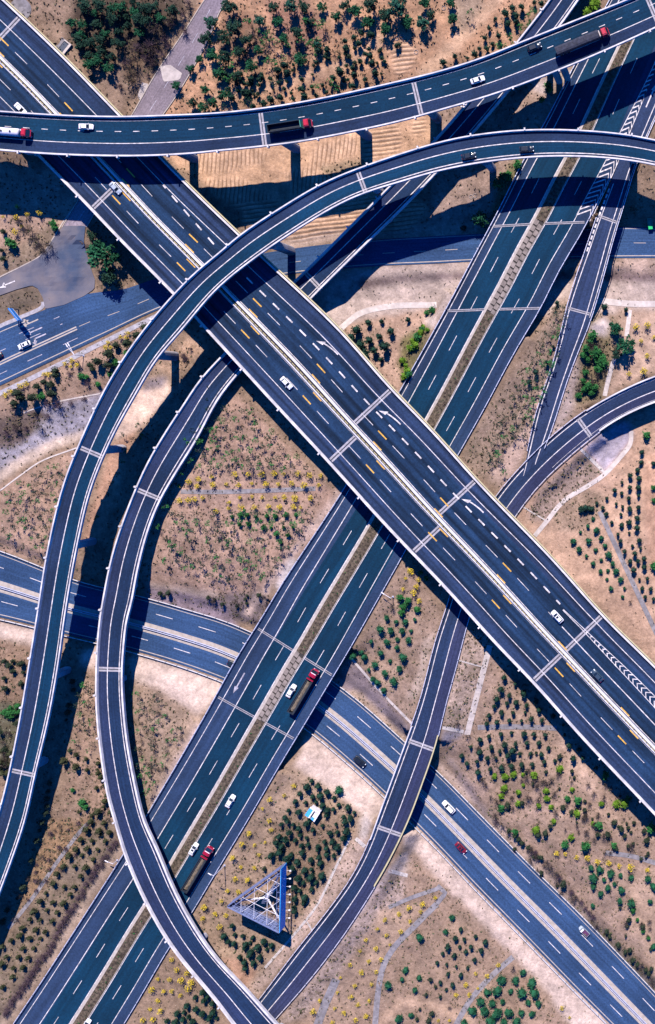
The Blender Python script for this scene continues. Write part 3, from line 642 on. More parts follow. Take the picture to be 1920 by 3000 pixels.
paint(inside([(130, 2400), (290, 2400), (240, 2500), (80, 2640), (20, 2740)], 1.5), (.27, .175, .10), .8)
paint(inside([(300, 2390), (370, 2440), (350, 2500), (30, 3000), (-100, 3100), (-60, 2850)], 1), (.215, .165, .115), .45)
paint(strip([(355, 2480), (290, 2580), (150, 2810), (0, 3010)], 20, 1), (.36, .275, .20), .1)
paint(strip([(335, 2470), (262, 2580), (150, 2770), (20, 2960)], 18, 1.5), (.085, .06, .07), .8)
paint(inside([(865, 2245), (905, 2135), (1000, 2215), (1150, 2350), (1105, 2395), (1060, 2392), (1000, 2335)], .5), CON, .08)
paint(inside([(1165, 2360), (1290, 2492), (1530, 2742), (1800, 3010), (1880, 3120), (1700, 3120), (1600, 2900), (1360, 2660), (1200, 2500), (1170, 2440)], .6), CON, .12)
paint(strip([(1180, 2480), (1310, 2620), (1440, 2750), (1560, 2880), (1700, 3040)], 7, 1), (.20, .15, .10), .7)
paint(inside([(1020, 1930), (1040, 1935), (1215, 2120), (1200, 2175), (1060, 2060), (975, 1995)], .5), (.235, .19, .19), .2)
paint(inside([(1000, 2030), (1050, 2020), (1195, 2165), (1186, 2180), (1055, 2062)], .6), (.42, .315, .225), .4)
paint(strip([(1285, 2240), (1430, 2392), (1580, 2545), (1730, 2695), (1950, 2920)], 15, .6), (.43, .335, .27), .2)
paint(inside([(1290, 2200), (1330, 2230), (1460, 2380), (1420, 2400)], 1), (.22, .175, .165), .4)
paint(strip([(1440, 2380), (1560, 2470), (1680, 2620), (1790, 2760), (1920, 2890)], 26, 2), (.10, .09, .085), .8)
# wedge between expressway and loop road, south
paint(inside([(1090, 1800), (1180, 1640), (1290, 1780), (1280, 1880), (1200, 2130), (1060, 1960)], .8), (.30, .215, .155), .4)
paint(inside([(1240, 1880), (1275, 1850), (1235, 2040), (1190, 2050), (1230, 1960)], .5), (.44, .345, .27), .5)
paint(inside([(1330, 1830), (1420, 1860), (1430, 1890), (1365, 2150), (1295, 2130)], .4), (.385, .295, .235), .75)
paint(inside([(1300, 2140), (1360, 2145), (1320, 2190), (1290, 2180)], .5), (.25, .23, .25), .2)
paint(inside([(1430, 1890), (1490, 1940), (1700, 2170), (1920, 2400), (2100, 2560), (2100, 3000), (1800, 2750), (1440, 2390), (1300, 2180), (1370, 2150)], .8), (.315, .225, .165), .45)
paint(strip([(1640, 2150), (1680, 2230), (1740, 2320), (1830, 2440)], 26, 2), (.41, .295, .215), .1)
paint(inside([(1840, 2590), (1950, 2600), (1950, 2900), (1890, 2820)], 2), (.38, .27, .19), .2)
# south triangle with the billboard, and the loop road's slopes
paint(inside([(720, 2420), (860, 2250), (1090, 2400), (1030, 2460), (800, 2860), (640, 2940), (500, 2760)], .8), (.31, .225, .155), .5)
paint(inside([(800, 2420), (1010, 2400), (1010, 2460), (860, 2700), (800, 2640)], 1.5), (.235, .165, .115), .6)
paint(inside([(1030, 2460), (1080, 2450), (1070, 2490), (1020, 2575), (950, 2670), (860, 2780), (745, 2935), (700, 2920), (820, 2800), (900, 2680)], .5), (.43, .325, .255), .5)
paint(inside([(640, 2800), (760, 2830), (720, 2900), (690, 2860)], 2), (.40, .25, .17), .1)
paint(inside([(1060, 2380), (1090, 2400), (1075, 2460), (1050, 2455)], .5), (.46, .40, .35), .05)
paint(inside([(1140, 2545), (1180, 2500), (1200, 2490), (1195, 2570), (1150, 2560)], .5), (.40, .33, .28), .1)
paint(inside([(1140, 2550), (1200, 2560), (1180, 2640), (1060, 2780), (900, 2980), (800, 3010), (900, 2890)], .6), (.375, .29, .24), .7)
paint(inside([(1200, 2480), (1360, 2650), (1600, 2900), (1720, 3100), (820, 3100), (880, 2990), (1060, 2780), (1180, 2640)], .8), (.29, .205, .145), .45)
paint(inside([(1120, 2660), (1250, 2640), (1090, 2900), (1000, 3010), (880, 3010), (1000, 2850)], 1.5), (.35, .25, .175), .35)
paint(strip([(1110, 3000), (1180, 2930), (1270, 2945), (1300, 2960), (1380, 2990)], 26, 2), (.43, .30, .20), .1)
paint(strip([(1150, 2545), (1060, 2660), (960, 2790), (830, 2950)], 5, .5), (.52, .47, .50), .05)
# keep the far ground calm
base[~core] = (.25, .185, .12)
def blur(a_):
    q = a_.reshape(len(gy), len(gx), -1); p = np.pad(q, ((1, 1), (1, 1), (0, 0)), mode='edge')
    return sum(p[i:i + len(gy), j:j + len(gx)] for i in range(3) for j in range(3)).reshape(a_.shape) / 9
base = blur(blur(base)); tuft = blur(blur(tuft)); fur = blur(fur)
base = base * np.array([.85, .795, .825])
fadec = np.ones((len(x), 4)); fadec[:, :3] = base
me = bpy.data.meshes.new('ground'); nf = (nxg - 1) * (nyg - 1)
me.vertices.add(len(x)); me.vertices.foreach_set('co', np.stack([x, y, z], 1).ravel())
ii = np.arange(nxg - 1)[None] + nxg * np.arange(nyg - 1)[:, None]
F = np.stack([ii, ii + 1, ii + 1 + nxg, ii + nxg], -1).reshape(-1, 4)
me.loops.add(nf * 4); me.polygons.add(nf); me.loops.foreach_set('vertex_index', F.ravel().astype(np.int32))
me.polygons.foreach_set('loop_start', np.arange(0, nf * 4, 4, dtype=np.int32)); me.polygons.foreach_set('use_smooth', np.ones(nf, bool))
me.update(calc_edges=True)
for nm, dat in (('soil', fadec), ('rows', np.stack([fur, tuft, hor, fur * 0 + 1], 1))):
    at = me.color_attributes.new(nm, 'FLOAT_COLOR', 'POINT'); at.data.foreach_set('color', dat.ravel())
gm = bpy.data.materials.new('soil'); gm.use_nodes = True; t = gm.node_tree; b = t.nodes['Principled BSDF']; N = t.nodes.new; Lk = t.links.new
b.inputs['Roughness'].default_value = 1.0; b.inputs['Specular IOR Level'].default_value = .05
a1 = N('ShaderNodeAttribute'); a1.attribute_name = 'soil'; a2 = N('ShaderNodeAttribute'); a2.attribute_name = 'rows'
sp = N('ShaderNodeSeparateXYZ'); Lk(a2.outputs['Vector'], sp.inputs[0]); tc = N('ShaderNodeTexCoord')
def noise(sc, det=6, ro=.6):
    n = N('ShaderNodeTexNoise'); n.inputs['Scale'].default_value = sc; n.inputs['Detail'].default_value = det; n.inputs['Roughness'].default_value = ro; Lk(tc.outputs['Object'], n.inputs['Vector']); return n.outputs['Fac']
def mapr(f, a, bb, c, d):
    m = N('ShaderNodeMapRange'); Lk(f, m.inputs[0])
    for i, v in enumerate((a, bb, c, d)): m.inputs[i + 1].default_value = v
    return m.outputs[0]
def math_(op, p, q):
    m = N('ShaderNodeMath'); m.operation = op
    for i, v in enumerate((p, q)):
        if isinstance(v, (int, float)): m.inputs[i].default_value = v
        else: Lk(v, m.inputs[i])
    return m.outputs[0]
def scale_(c, f):
    v = N('ShaderNodeVectorMath'); v.operation = 'SCALE'; Lk(c, v.inputs[0]); Lk(f, v.inputs['Scale']); return v.outputs[0]
def mix_(f, c, d):
    m = N('ShaderNodeMix'); m.data_type = 'RGBA'; Lk(f, m.inputs[0]); Lk(c, m.inputs[6])
    if isinstance(d, tuple): m.inputs[7].default_value = (*d, 1)
    else: Lk(d, m.inputs[7])
    return m.outputs[2]
n_f, n_m, n_l, n_t = noise(1.1, 10, .78), noise(.28, 6, .65), noise(.05, 4), noise(.75, 8, .7)
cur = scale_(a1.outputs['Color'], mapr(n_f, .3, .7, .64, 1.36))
cur = scale_(cur, mapr(n_m, .3, .7, .68, 1.30)); cur = scale_(cur, mapr(n_l, .35, .65, .82, 1.16))
# dry grass tufts and litter
tm = mapr(math_('ADD', n_t, math_('MULTIPLY', sp.outputs['Y'], .20)), .62, .72, 0, .75)
cur = mix_(tm, cur, mix_(n_m, cur, (.075, .058, .034)))
st_ = mapr(noise(2.3, 3, .5), .66, .72, 0, .5); cur = mix_(st_, cur, (.55, .46, .38))
gp_ = mapr(noise(.11, 7, .7), .50, .60, 0, 1.0); cur = mix_(math_('MULTIPLY', gp_, math_('MULTIPLY', sp.outputs['Y'], .6)), cur, (.13, .097, .07))
# dug rows
def rows_(rot):
    w_ = N('ShaderNodeTexWave'); w_.wave_type = 'BANDS'; w_.bands_direction = 'X'; w_.inputs['Scale'].default_value = .22; w_.inputs['Distortion'].default_value = 2.6; w_.inputs['Detail'].default_value = 2; w_.inputs['Detail Scale'].default_value = .6
    rt = N('ShaderNodeMapping'); rt.inputs['Rotation'].default_value = (0, 0, rot); Lk(tc.outputs['Object'], rt.inputs[0]); Lk(rt.outputs[0], w_.inputs['Vector']); return w_.outputs['Fac']
mv = N('ShaderNodeMix'); Lk(sp.outputs['Z'], mv.inputs[0]); Lk(rows_(.12), mv.inputs[2]); Lk(rows_(1.45), mv.inputs[3])
class _O: outputs = {'Fac': mv.outputs[0]}
wv = _O()
rowm = math_('MULTIPLY', sp.outputs['X'], mapr(wv.outputs['Fac'], 0, .4, .75, 0)); cur = mix_(rowm, cur, (.16, .085, .05))
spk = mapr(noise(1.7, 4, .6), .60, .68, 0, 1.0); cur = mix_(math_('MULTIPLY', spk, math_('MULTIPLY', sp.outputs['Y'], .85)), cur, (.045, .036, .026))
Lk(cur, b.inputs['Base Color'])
bp = N('ShaderNodeBump'); bp.inputs['Strength'].default_value = .7; bp.inputs['Distance'].default_value = .35
hh = math_('ADD', n_f, math_('ADD', math_('MULTIPLY', n_t, .6), math_('MULTIPLY', math_('MULTIPLY', wv.outputs['Fac'], sp.outputs['X']), .8)))
Lk(hh, bp.inputs['Height']); Lk(bp.outputs[0], b.inputs['Normal'])
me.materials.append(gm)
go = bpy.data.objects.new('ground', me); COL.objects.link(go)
tag(go, 'bare tan soil and dry grass under the whole interchange', 'ground', kind='structure')
# ------------------------------------------------------------------ overpasses and roads
def thing_for(rd, name, label, cat, kind=None, group=None):
    root = empty(name, (0, 0, 0)); return tag(root, label, cat, group, kind)

# --- upper ramp A, two lanes
ra = thing_for(A_, 'overpass', 'long two lane ramp crossing the top of the photo above everything else', 'overpass')
deck_body(A_, ra); surface('roadway', A_, M['as_A'], ra)
parapet(A_, 0, ra, h=1.15, knob=0); parapet(A_, 1, ra, h=.75, knob=16.0, koff=5)
mb = MB(); ribbon(mb, A_, .10, .2); ribbon(mb, A_, .672, .24)
dashes(mb, A_, .368, .22, 2.1, 6.02, off=A_.st(131, 380) - 1.0); mb.build('road_marking', M['paint'], ra)
for a, b in (((764, 325), (774, 432)), ((1208, 236), (1238, 338)), ((1900, -20), (1925, 80))): joint(A_, (a[0] + b[0]) / 2, (a[1] + b[1]) / 2, ra, .09)
for x_, y_ in ((10, 384), (486, 398), (802, 370), (1022, 333), (1238, 278)): pier(A_, x_, y_, ra, ground, f=(.22, .74), r=(1.45, 1.3), rot=0)
pier(A_, 1606, 160, ra, ground, f=(.2, .86), r=(1.1, 1.1), rot=0); pier(A_, 1632, 150, ra, ground, f=(.86,), r=(1.1, 1.1), rot=0)

# --- ramp C, the long curve from upper right to lower left
rc = thing_for(C_, 'overpass', 'long curved single lane ramp sweeping over the wide viaduct and down the left side', 'overpass')
deck_body(C_, rc); surface('roadway', C_, M['as_C'], rc)
parapet(C_, 0, rc, h=1.0, knob=17.0, koff=6); parapet(C_, 1, rc, h=.8, knob=0)
mb = MB(); ribbon(mb, C_, .43, .28); ribbon(mb, C_, .862, .28); mb.build('road_marking', M['paint'], rc)
for x_, y_ in ((1060, 533), (271, 1325), (72, 2265)): joint(C_, x_, y_, rc)
pier(C_, 1412, 430, rc, ground, f=(.86,), r=(1.3, 1.2)); pier(C_, 1072, 527, rc, ground, f=(.62,), r=(1.4, 1.2)); pier(C_, 778, 700, rc, ground, f=(.78,), r=(1.5, 1.3), rot=.2)
pier(C_, 418, 1030, rc, ground, f=(.55,), r=(1.6, 1.4), rot=.0)
for x_, y_ in ((292, 1325), (199, 1605), (128, 1990), (72, 2255), (1850, 435)): pier(C_, x_, y_, rc, ground, f=(.6,), r=(1.3, 1.2))

# --- ramp D
rd_ = thing_for(D_, 'overpass', 'purplish narrow ramp bending under the wide viaduct and over the expressway at the lower left', 'overpass')
deck_body(D_, rd_, 1.8); surface('roadway', D_, M['as_D'], rd_)
parapet(D_, 0, rd_, h=.9, knob=14.0, koff=3, w=.5); parapet(D_, 1, rd_, h=.9, w=.6)
mb = MB(); ribbon(mb, D_, .395, .27); ribbon(mb, D_, .835, .26)
mb.build('road_marking', M['paint'], rd_)
for x_, y_ in ((917, 822), (437, 1448), (322, 1961)): joint(D_, x_, y_, rd_)
for x_, y_ in ((1560, 160), (1350, 400), (1130, 640), (830, 950), (640, 1130), (470, 1390), (350, 1720), (322, 2000), (340, 2250), (575, 2772), (800, 3040)): pier(D_, x_, y_, rd_, ground, f=(.62,), r=(1.15, 1.0), depth=1.8)

# --- the wide viaduct M
rm = thing_for(M_, 'overpass', 'wide pale edged viaduct of two carriageways running from top left to lower right', 'overpass')
deck_body(M_, rm, 2.4, inset=.12); surface('roadway', M_, M['as_M'], rm, cols=[0, .17, .3, .5, .7, .85, 1])
parapet(M_, 0, rm, h=.9, w=.55, stripe=True); parapet(M_, 1, rm, h=.85, w=.5, knob=19.5, koff=4)
u0, uA, u1, u2 = M_.st(95, 240), M_.st(470, 640), M_.st(912, 1090), M_.st(1665, 1900); ub = M_.st(440, 580); uc = M_.st(610, 760); ue = M_.len
def K(*p): return [(t, v) for t, v in p]
f_sol = K((u0, .20), (uA, .195), (u1, .17), (u2, .106), (ue, .13)); f_th = K((ub, .205), (uc, .285), (u1, .292), (u2, .245), (ue, .30))
f_dash = K((u0, .35), (uA, .39), (u1, .406), (u2, .39), (ue, .41)); f_mr = K((u0, .485), (uA, .515), (u1, .525), (u2, .530), (ue, .53)); f_ml = K((u0, .568), (uA, .6), (u1, .620), (u2, .600), (ue, .6))
f_ld = K((u0, .694), (uA, .72), (u1, .73), (u2, .732), (ue, .73)); f_ls = K((u0, .834), (uA, .845), (u1, .85), (u2, .856), (ue, .856))
mb = MB()
for f in (f_sol, f_ls): ribbon(mb, M_, f, .24)
ribbon(mb, M_, f_mr, .22); ribbon(mb, M_, f_ml, .22)
t_g = M_.st(1640, 1840)
dashes(mb, M_, f_dash, .2, 5.6, 15.03, off=M_.frac(806, 932.5)[0] - 2.8, t1=t_g); ribbon(mb, M_, f_dash, .3, t_g)
dashes(mb, M_, f_ld, .2, 5.6, 15.3, off=M_.frac(764.7, 1026)[0] - 2.8)
dashes(mb, M_, f_th, .5, 2.9, 6.14, off=M_.frac(818.7, 891)[0] - 1.45, t0=ub, t1=t_g - 6)
# the chevron nose at the lower right
g1 = lambda t: float(np.interp(t, [t_g - 4, u2, M_.st(1790, 2020), ue], [.262, .237, .210, .19])); g2 = lambda t: float(np.interp(t, [t_g - 4, u2, M_.st(1790, 2020), ue], [.27, .258, .275, .32]))
for g in (g1, g2): ribbon(mb, M_, [(t, g(t)) for t in np.linspace(t_g - 4, ue, 12)], .22, t_g - 4)
def chevrons(mb, rd, g1, g2, t0, t1, step=1.9, w=.75, sgn=1, mid=.5, reach=.55):
    t = t0
    while t < t1:
        a, b = g1(t), g2(t); wd = abs(b - a) * rd.at(t, .5)[0] * 0 + abs(b - a) * float(np.interp(t, rd.s, rd.w)); rch = wd * reach * sgn
        p = lambda f, d: rd.at(min(max(t + d, 0), rd.len), f, .034)
        m_ = a + (b - a) * mid
        mb.add([p(a, -rch), p(a, -rch + w), p(m_, w), p(m_, 0)], [(0, 1, 2, 3)]); mb.add([p(m_, 0), p(m_, w), p(b, -rch + w), p(b, -rch)], [(0, 1, 2, 3)]); t += step
chevrons(mb, M_, g1, g2, u2, M_.st(1960, 2180), 2.0, .44, -1)
def arrow(mb, rd, px, py, ln=7.0, sgn=1, kind='straight', dz=.034, k=1.0, bend=0.0):
    t, f = rd.frac(px, py); q = rd.at(t, f, dz); tg = rd.tan(t) * sgn; n = np.array([-tg[1], tg[0], 0]); n /= np.linalg.norm(n)
    def pt(a, b): return q + tg * a * k + n * (b + bend * ((a / ln + .5) ** 2 - .5)) * k
    hl = 2.5
    N_ = 6; vs = []
    for i in range(N_ + 1):
        a = -ln / 2 + (ln - hl) * i / N_; vs += [pt(a, -.22), pt(a, .22)]
    if kind in ('straight', 'merge'):
        mb.add(vs, [(2 * i, 2 * i + 1, 2 * i + 3, 2 * i + 2) for i in range(N_)]); e = ln / 2 - hl
        sk = .5 * (1 if bend > 0 else -1) if kind == 'merge' else 0
        mb.add([pt(e, -.75), pt(e, .75), pt(ln / 2, sk)], [(0, 1, 2)])
    elif kind in ('left', 'right', 'both'):
        mb.add(vs, [(2 * i, 2 * i + 1, 2 * i + 3, 2 * i + 2) for i in range(N_)])
        sd = 1 if kind == 'left' else -1; e = ln / 2 - hl if kind != 'both' else 0
        if kind == 'both': mb.add([pt(ln / 2 - hl, -.7), pt(ln / 2 - hl, .7), pt(ln / 2, 0)], [(0, 1, 2)]); mb.add([pt(e - .2, .2 * sd), pt(e + .2, .2 * sd), pt(e + 1.0, 1.2 * sd), pt(e + .6, 1.4 * sd)], [(0, 1, 2, 3)]); sh = e + .8
        else: mb.add([pt(e - .1, -.22 * sd), pt(e + .4, .9 * sd), pt(e - .2, .9 * sd), pt(e - .6, .22 * sd)], [(0, 1, 2, 3)]); sh = e + .1
        mb.add([pt(sh - .9, .9 * sd), pt(sh + .9, .9 * sd), pt(sh + .2, 2.2 * sd)], [(0, 1, 2)])
mb_m = mb
for x_, y_ in ((961, 1018), (1144, 1222), (1386, 1480)): 
    a_ = MB(); arrow(a_, M_, x_, y_, 8.3, -1, 'merge', bend=1.7); a_.build('lane_arrow', M['paint'], rm)
mb = mb_m
o1 = M_.frac(760.5, 882.6)[0]; o2 = M_.frac(717, 976)[0]
t = o1 - int(o1 / 30.06) * 30.06
while t < ue:
    if t < t_g - 12: ribbon(mb, M_, f_dash, .42, t - 2, t + 2, m=1)
    ribbon(mb, M_, [(a, b - .010) for a, b in f_mr], .38, t - .6, t + 3.4, m=1); t += 30.06
t = o2 - int(o2 / 30.6) * 30.6
while t < ue:
    ribbon(mb, M_, f_ld, .42, t - 2, t + 2, m=1); ribbon(mb, M_, [(a, b + .010) for a, b in f_ml], .38, t - .5, t + 3.5, m=1); t += 30.6
mb.build('road_marking', [M['paint'], M['yellow']], rm)
mb = MB()
def fadd(f, v): return [(a, b + v) for a, b in f]
f_mid = [(a, b * .5 + c[1] * .5) for (a, b), c in zip(f_mr, f_ml)]
ribbon(mb, M_, fadd(f_mr, .022), 0, dz=.12, f2=fadd(f_ml, -.022), m=1, step=4)
gmr, gml = fk(f_mr), fk(f_ml)
for g, sgn, hw in ((gmr, 1, .34), (gml, -1, .13)):
    rings = []
    for t in M_.stations(0, ue, 4):
        f = g(t) + sgn * (.024 if hw > .3 else .016); rings.append([M_.at(t, f, .0, -hw - .1), M_.at(t, f, .7, -hw), M_.at(t, f, .7, hw), M_.at(t, f, .0, hw + .1)])
    mb.loft(rings)
rings = [[M_.at(t, fk(f_mid)(t), .1, .28), M_.at(t, fk(f_mid)(t), .55, .30), M_.at(t, fk(f_mid)(t), .55, .44), M_.at(t, fk(f_mid)(t), .1, .46)] for t in M_.stations(0, ue, 4)]
mb.loft(rings, 2)
mb.build('median_barrier', [M['rail_white'], M['slab_gap'], M['rail_yellow']], rm)
mb = MB(); t = 2.0
while t < ue:
    q = M_.at(t, fk(f_mid)(t), 0, .36); mb.box(q[0] - .15, q[0] + .15, q[1] - .15, q[1] + .15, q[2] + .1, q[2] + .7); t += 2.0
o = mb.build('median_post', M['post'], rm); o['kind'] = 'stuff'
for (x_, y_), xa, a, b in (((1090, 1192), None, .03, .52), ((1006, 1312), None, .62, .97), ((1336, 1459), None, .03, .525), ((1243, 1588), None, .61, .97), ((1708, 1859), None, .03, .525), ((1603, 1957), None, .605, .97), ((18, 94), None, .03, .48), ((308, 575), None, .6, .97)):
    t, f = M_.frac(x_, y_); joint(M_, 0, 0, rm, a, b, 1.6, .4, t=t)
for x_, y_ in ((640, 790), (1100, 1300), (1290, 1500), (1660, 1890)): pier(M_, x_, y_, rm, ground, f=(.2, .5, .8), r=(1.1, .9), depth=2.4)

# --- expressway E with its median
re_ = thing_for(E_, 'road', 'dual carriageway expressway with a brown planted median from lower left to upper right', 'road', kind='structure')
tE = lambda x_, y_: E_.st(x_, y_)
eB1a, eB1b = tE(1600, 655), tE(1420, 908); eB2a, eB2b = tE(868, 1905), tE(755, 2105); eW = tE(1080, 1480)
surface('roadway', E_, M['as_E'], re_, 0, 0, eW, cols=[0, .13, .3, .5, .7, .86, 1]); surface('roadway', E_, M['as_E2'], re_, 0, eW, None, cols=[0, .245, .37, .5, .7, .885, 1])
k0, k1, k2, k3, k4 = 0, tE(1420, 880), tE(1050, 1580), tE(820, 2020), tE(230, 2850)
f_ol = K((k0, .03), (k1, .035), (k2, .063), (k3, .088), (k4, .06)); f_s1 = K((k0, .12), (k1, .13), (k2, .19), (k3, .245), (k4, .232)); f_d1 = K((k0, .25), (k1, .262), (k2, .336), (k3, .373), (k4, .358))
f_m1 = K((k0, .40), (k1, .41), (k2, .463), (k3, .484), (k4, .497)); f_m2 = K((k0, .555), (k1, .56), (k2, .612), (k3, .617), (k4, .632)); f_d2 = K((k0, .71), (k1, .716), (k2, .738), (k3, .772), (k4, .748)); f_s2 = K((k0, .85), (k1, .848), (k2, .858), (k3, .885), (k4, .88))
mb = MB()
ribbon(mb, E_, f_ol, .22); ribbon(mb, E_, f_s1, .27); ribbon(mb, E_, fadd(f_m1, -.004), .25); ribbon(mb, E_, fadd(f_m2, .008), .22); ribbon(mb, E_, f_s2, .24, tE(1700, 560))
dashes(mb, E_, f_d1, .19, 5.6, 15.1, off=E_.frac(912, 1664)[0] - 2.8); dashes(mb, E_, f_d2, .19, 5.6, 15.1, off=E_.frac(1064, 1697)[0] - 2.8)
mb.build('road_marking', M['paint'], re_)
mb = MB(); arrow(mb, E_, 701, 2000, 8, 1); 
mb.build('lane_arrow', M['paint_worn'], re_)
# gore between expressway and slip road
mb = MB()
gp1 = [(1748, 585), (1720, 625), (1697, 655)]; 
gl = [(1912, 200), (1878, 270), (1820, 382), (1775, 470), (1735, 545), (1690, 630)]; gr = [(1925, 222), (1893, 276), (1845, 390), (1812, 474), (1775, 555), (1743, 622)]
fl = sorted(E_.frac(*p) for p in gl); fr = sorted(E_.frac(*p) for p in gr)
G1f = lambda t: float(np.interp(t, [a for a, b in fl], [b for a, b in fl])); G2f = lambda t: float(np.interp(t, [a for a, b in fr], [b for a, b in fr]))
tg0, tg1 = fl[0][0] - 14, fl[-1][0]
ribbon(mb, E_, [(t, G1f(t)) for t in np.linspace(tg0, tg1, 16)], .24, tg0, tg1); ribbon(mb, E_, [(t, G2f(t)) for t in np.linspace(tg0, tg1 - 3, 16)], .24, tg0, tg1 - 3)
chevrons(mb, E_, G1f, G2f, tg0, tg1 - 3, 2.05, .6, -1, .68, .75)
mb.build('gore_marking', M['paint'], re_)
def joint2(rd, pa, pb, parent, w=.8, gap=.3):
    a, b = (P(*p_, rd.at(rd.st(*p_), .5)[2]) for p_ in (pa, pb)); za = max(rd.at(rd.frac(*p_)[0], .5)[2] for p_ in (pa, pb)); a[2] = b[2] = za + .05; d = (b - a) / np.linalg.norm(b - a); n = np.array([-d[1], d[0], 0]); mb = MB()
    for u, v, m, z in ((-w / 2, -gap / 2, 0, .024), (gap / 2, w / 2, 0, .024), (-gap / 2, gap / 2, 1, .02)):
        q = [a + n * u, b + n * u, b + n * v, a + n * v]; mb.add([p + [0, 0, z] for p in q], [(0, 1, 2, 3)], m)
    return mb.build('expansion_joint', [M['joint'], M['joint_gap']], parent)
for pa, pb in (((1447, 663), (1556, 657)), ((1597, 655), (1713, 651)), ((1312, 911), (1420, 907)), ((1465, 906), (1582, 903))): joint2(E_, pa, pb, re_)
for x_, y_, a, b in ((868, 1912, .03, .48), (868, 1912, .617, .97), (752, 2105, .03, .48), (752, 2105, .617, .97)): joint(E_, x_, y_, re_, a, b, .8, .35)
# median: pale strip, then soil, or slabs where the road is a bridge
mb = MB(); ribbon(mb, E_, fadd(f_m1, .001), 0, dz=.1, f2=fadd(f_m1, .030), step=4)
rings = [[E_.at(t, fk(f_m1)(t) + a, d) for a, d in ((.001, 0), (.001, .1), (.030, .1), (.030, 0))] for t in E_.stations(0, E_.len, 4)]
mb = MB(); mb.loft(rings); 
rings = [[E_.at(t, fk(f_m2)(t) + a, d) for a, d in ((-.006, 0), (-.006, .14), (.0, .14), (.0, 0))] for t in E_.stations(0, E_.len, 4)]
mb.loft(rings); mb.build('median_kerb', M['kerb'], re_)
mb = MB(); rr = random.Random(3)
for a, b in ((0, eB1a), (eB1b, eB2a), (eB2b, E_.len)):
    ts = E_.stations(a, b, 1.6); vs = []; fs = []
    for t in ts:
        for u in np.linspace(0, 1, 6): vs.append(E_.at(t, fk(f_m1)(t) + .030 + (fk(f_m2)(t) - .006 - fk(f_m1)(t) - .030) * u, .03 + (.2 * math.sin(u * 3.14) * rr.uniform(.4, 1.4))))
    fs = [(i * 6 + k, i * 6 + k + 1, i * 6 + k + 7, i * 6 + k + 6) for i in range(len(ts) - 1) for k in range(5)]
    mb.add(vs, fs)
mb.build('median_soil', M['soil'], re_)
mb = MB()
for a, b in ((eB1a, eB1b), (eB2a, eB2b)):
    t = a; i = 0
    while t < b:
        for j in range(2):
            L_ = 2.35; g0 = fk(f_m1)(t) + .032 + j * (fk(f_m2)(t) - fk(f_m1)(t) - .038) / 2; g9 = g0 + (fk(f_m2)(t) - fk(f_m1)(t) - .038) / 2 - .005
            tt = t + j * 1.1; e = min(tt + L_ - .28, b); cx = .35
            if e - tt > .6:
                pts = [E_.at(tt, g0), E_.at(tt + cx, g9), E_.at(e, g9), E_.at(e - cx * .2, g0)]
                mb.add([p + np.array([0, 0, .02]) for p in pts] + [p + np.array([0, 0, .22]) for p in pts], [(3, 2, 1, 0), (4, 5, 6, 7), (0, 1, 5, 4), (1, 2, 6, 5), (2, 3, 7, 6), (3, 0, 4, 7)])
        t += 2.35
o = mb.build('median_slab', M['slab'], re_); o['kind'] = 'stuff'
mb = MB()
for a, b in ((eB1a, eB1b), (eB2a, eB2b)): ribbon(mb, E_, fadd(f_m1, .03), 0, a, b, .012, 0, 4, f2=fadd(f_m2, -.006))
mb.build('median_bed', M['slab_gap'], re_)
# bridge bodies under the expressway
for a, b in ((eB1a, eB1b), (eB2a, eB2b)): deck_body(E_, re_, 1.9, a - 1, b + 1, .08)
# small plants on the median
# --- slip road J
rj = thing_for(J_, 'road', 'single lane slip road leaving the expressway at the upper right and running down to the loop road', 'road', kind='structure')
surface('roadway', J_, M['as_J'], rj, .006)
mb = MB(); jA, jB = J_.st(1790, 610), J_.st(1690, 920)
ribbon(mb, J_, K((0, .1), (jA, .17), (jB, .1), (J_.len, .12)), .28, jA - 8, dz=.04); ribbon(mb, J_, K((0, .6), (jA, .74), (jB, .78), (J_.len, .78)), .28, dz=.04); ribbon(mb, J_, .94, .22, 0, jB, dz=.04)
arrow(mb, J_, 1908, 280, 8.6, -1, dz=.045)
t = jA - 6
while t < jA + 16: ribbon(mb, J_, .06, .55, t, t + 1.4, dz=.04); t += 2.1
mb.build('road_marking', M['paint'], rj)
for x_, y_ in ((1778, 640), (1693, 911)): joint(J_, x_, y_, rj, .05, .9, 1.0, .3, dz=.04)
deck_body(J_, rj, 1.7, J_.st(1800, 560), J_.st(1690, 925), .1)
# --- loop road H
rh = thing_for(H_, 'road', 'narrow loop road passing under the wide viaduct and curving down to the bottom edge', 'road', kind='structure')
surface('roadway', H_, M['as_H'], rh, .012)
mb = MB(); ribbon(mb, H_, .12, .26, dz=.04); ribbon(mb, H_, .57, .26, dz=.04); ribbon(mb, H_, .9, .1, 0, H_.st(1600, 1350), dz=.04); mb.build('road_marking', M['paint'], rh)
for x_, y_ in ((1712, 1252), (1234, 2182), (1140, 2433)): joint(H_, x_, y_, rh, .08, .95, 1.5, .3, dz=.04)
hB = H_.st(1740, 1235); hC, hD = H_.st(1240, 2175), H_.st(1136, 2440)
deck_body(H_, rh, 1.7, 0, hB, .12); deck_body(H_, rh, 1.7, hC, hD, .12)
parapet(H_, 0, rh, h=.95, w=.45, t0=0, t1=hB); parapet(H_, 1, rh, h=.85, w=.45, t0=0, t1=hB)
parapet(H_, 0, rh, h=.9, w=.4, t0=hC - 4, t1=hD + 4); parapet(H_, 1, rh, h=.9, w=.35, t0=hC - 4, t1=hD + 18, mats=[M['rail_yellow'], M['kerb'], M['kerb']])
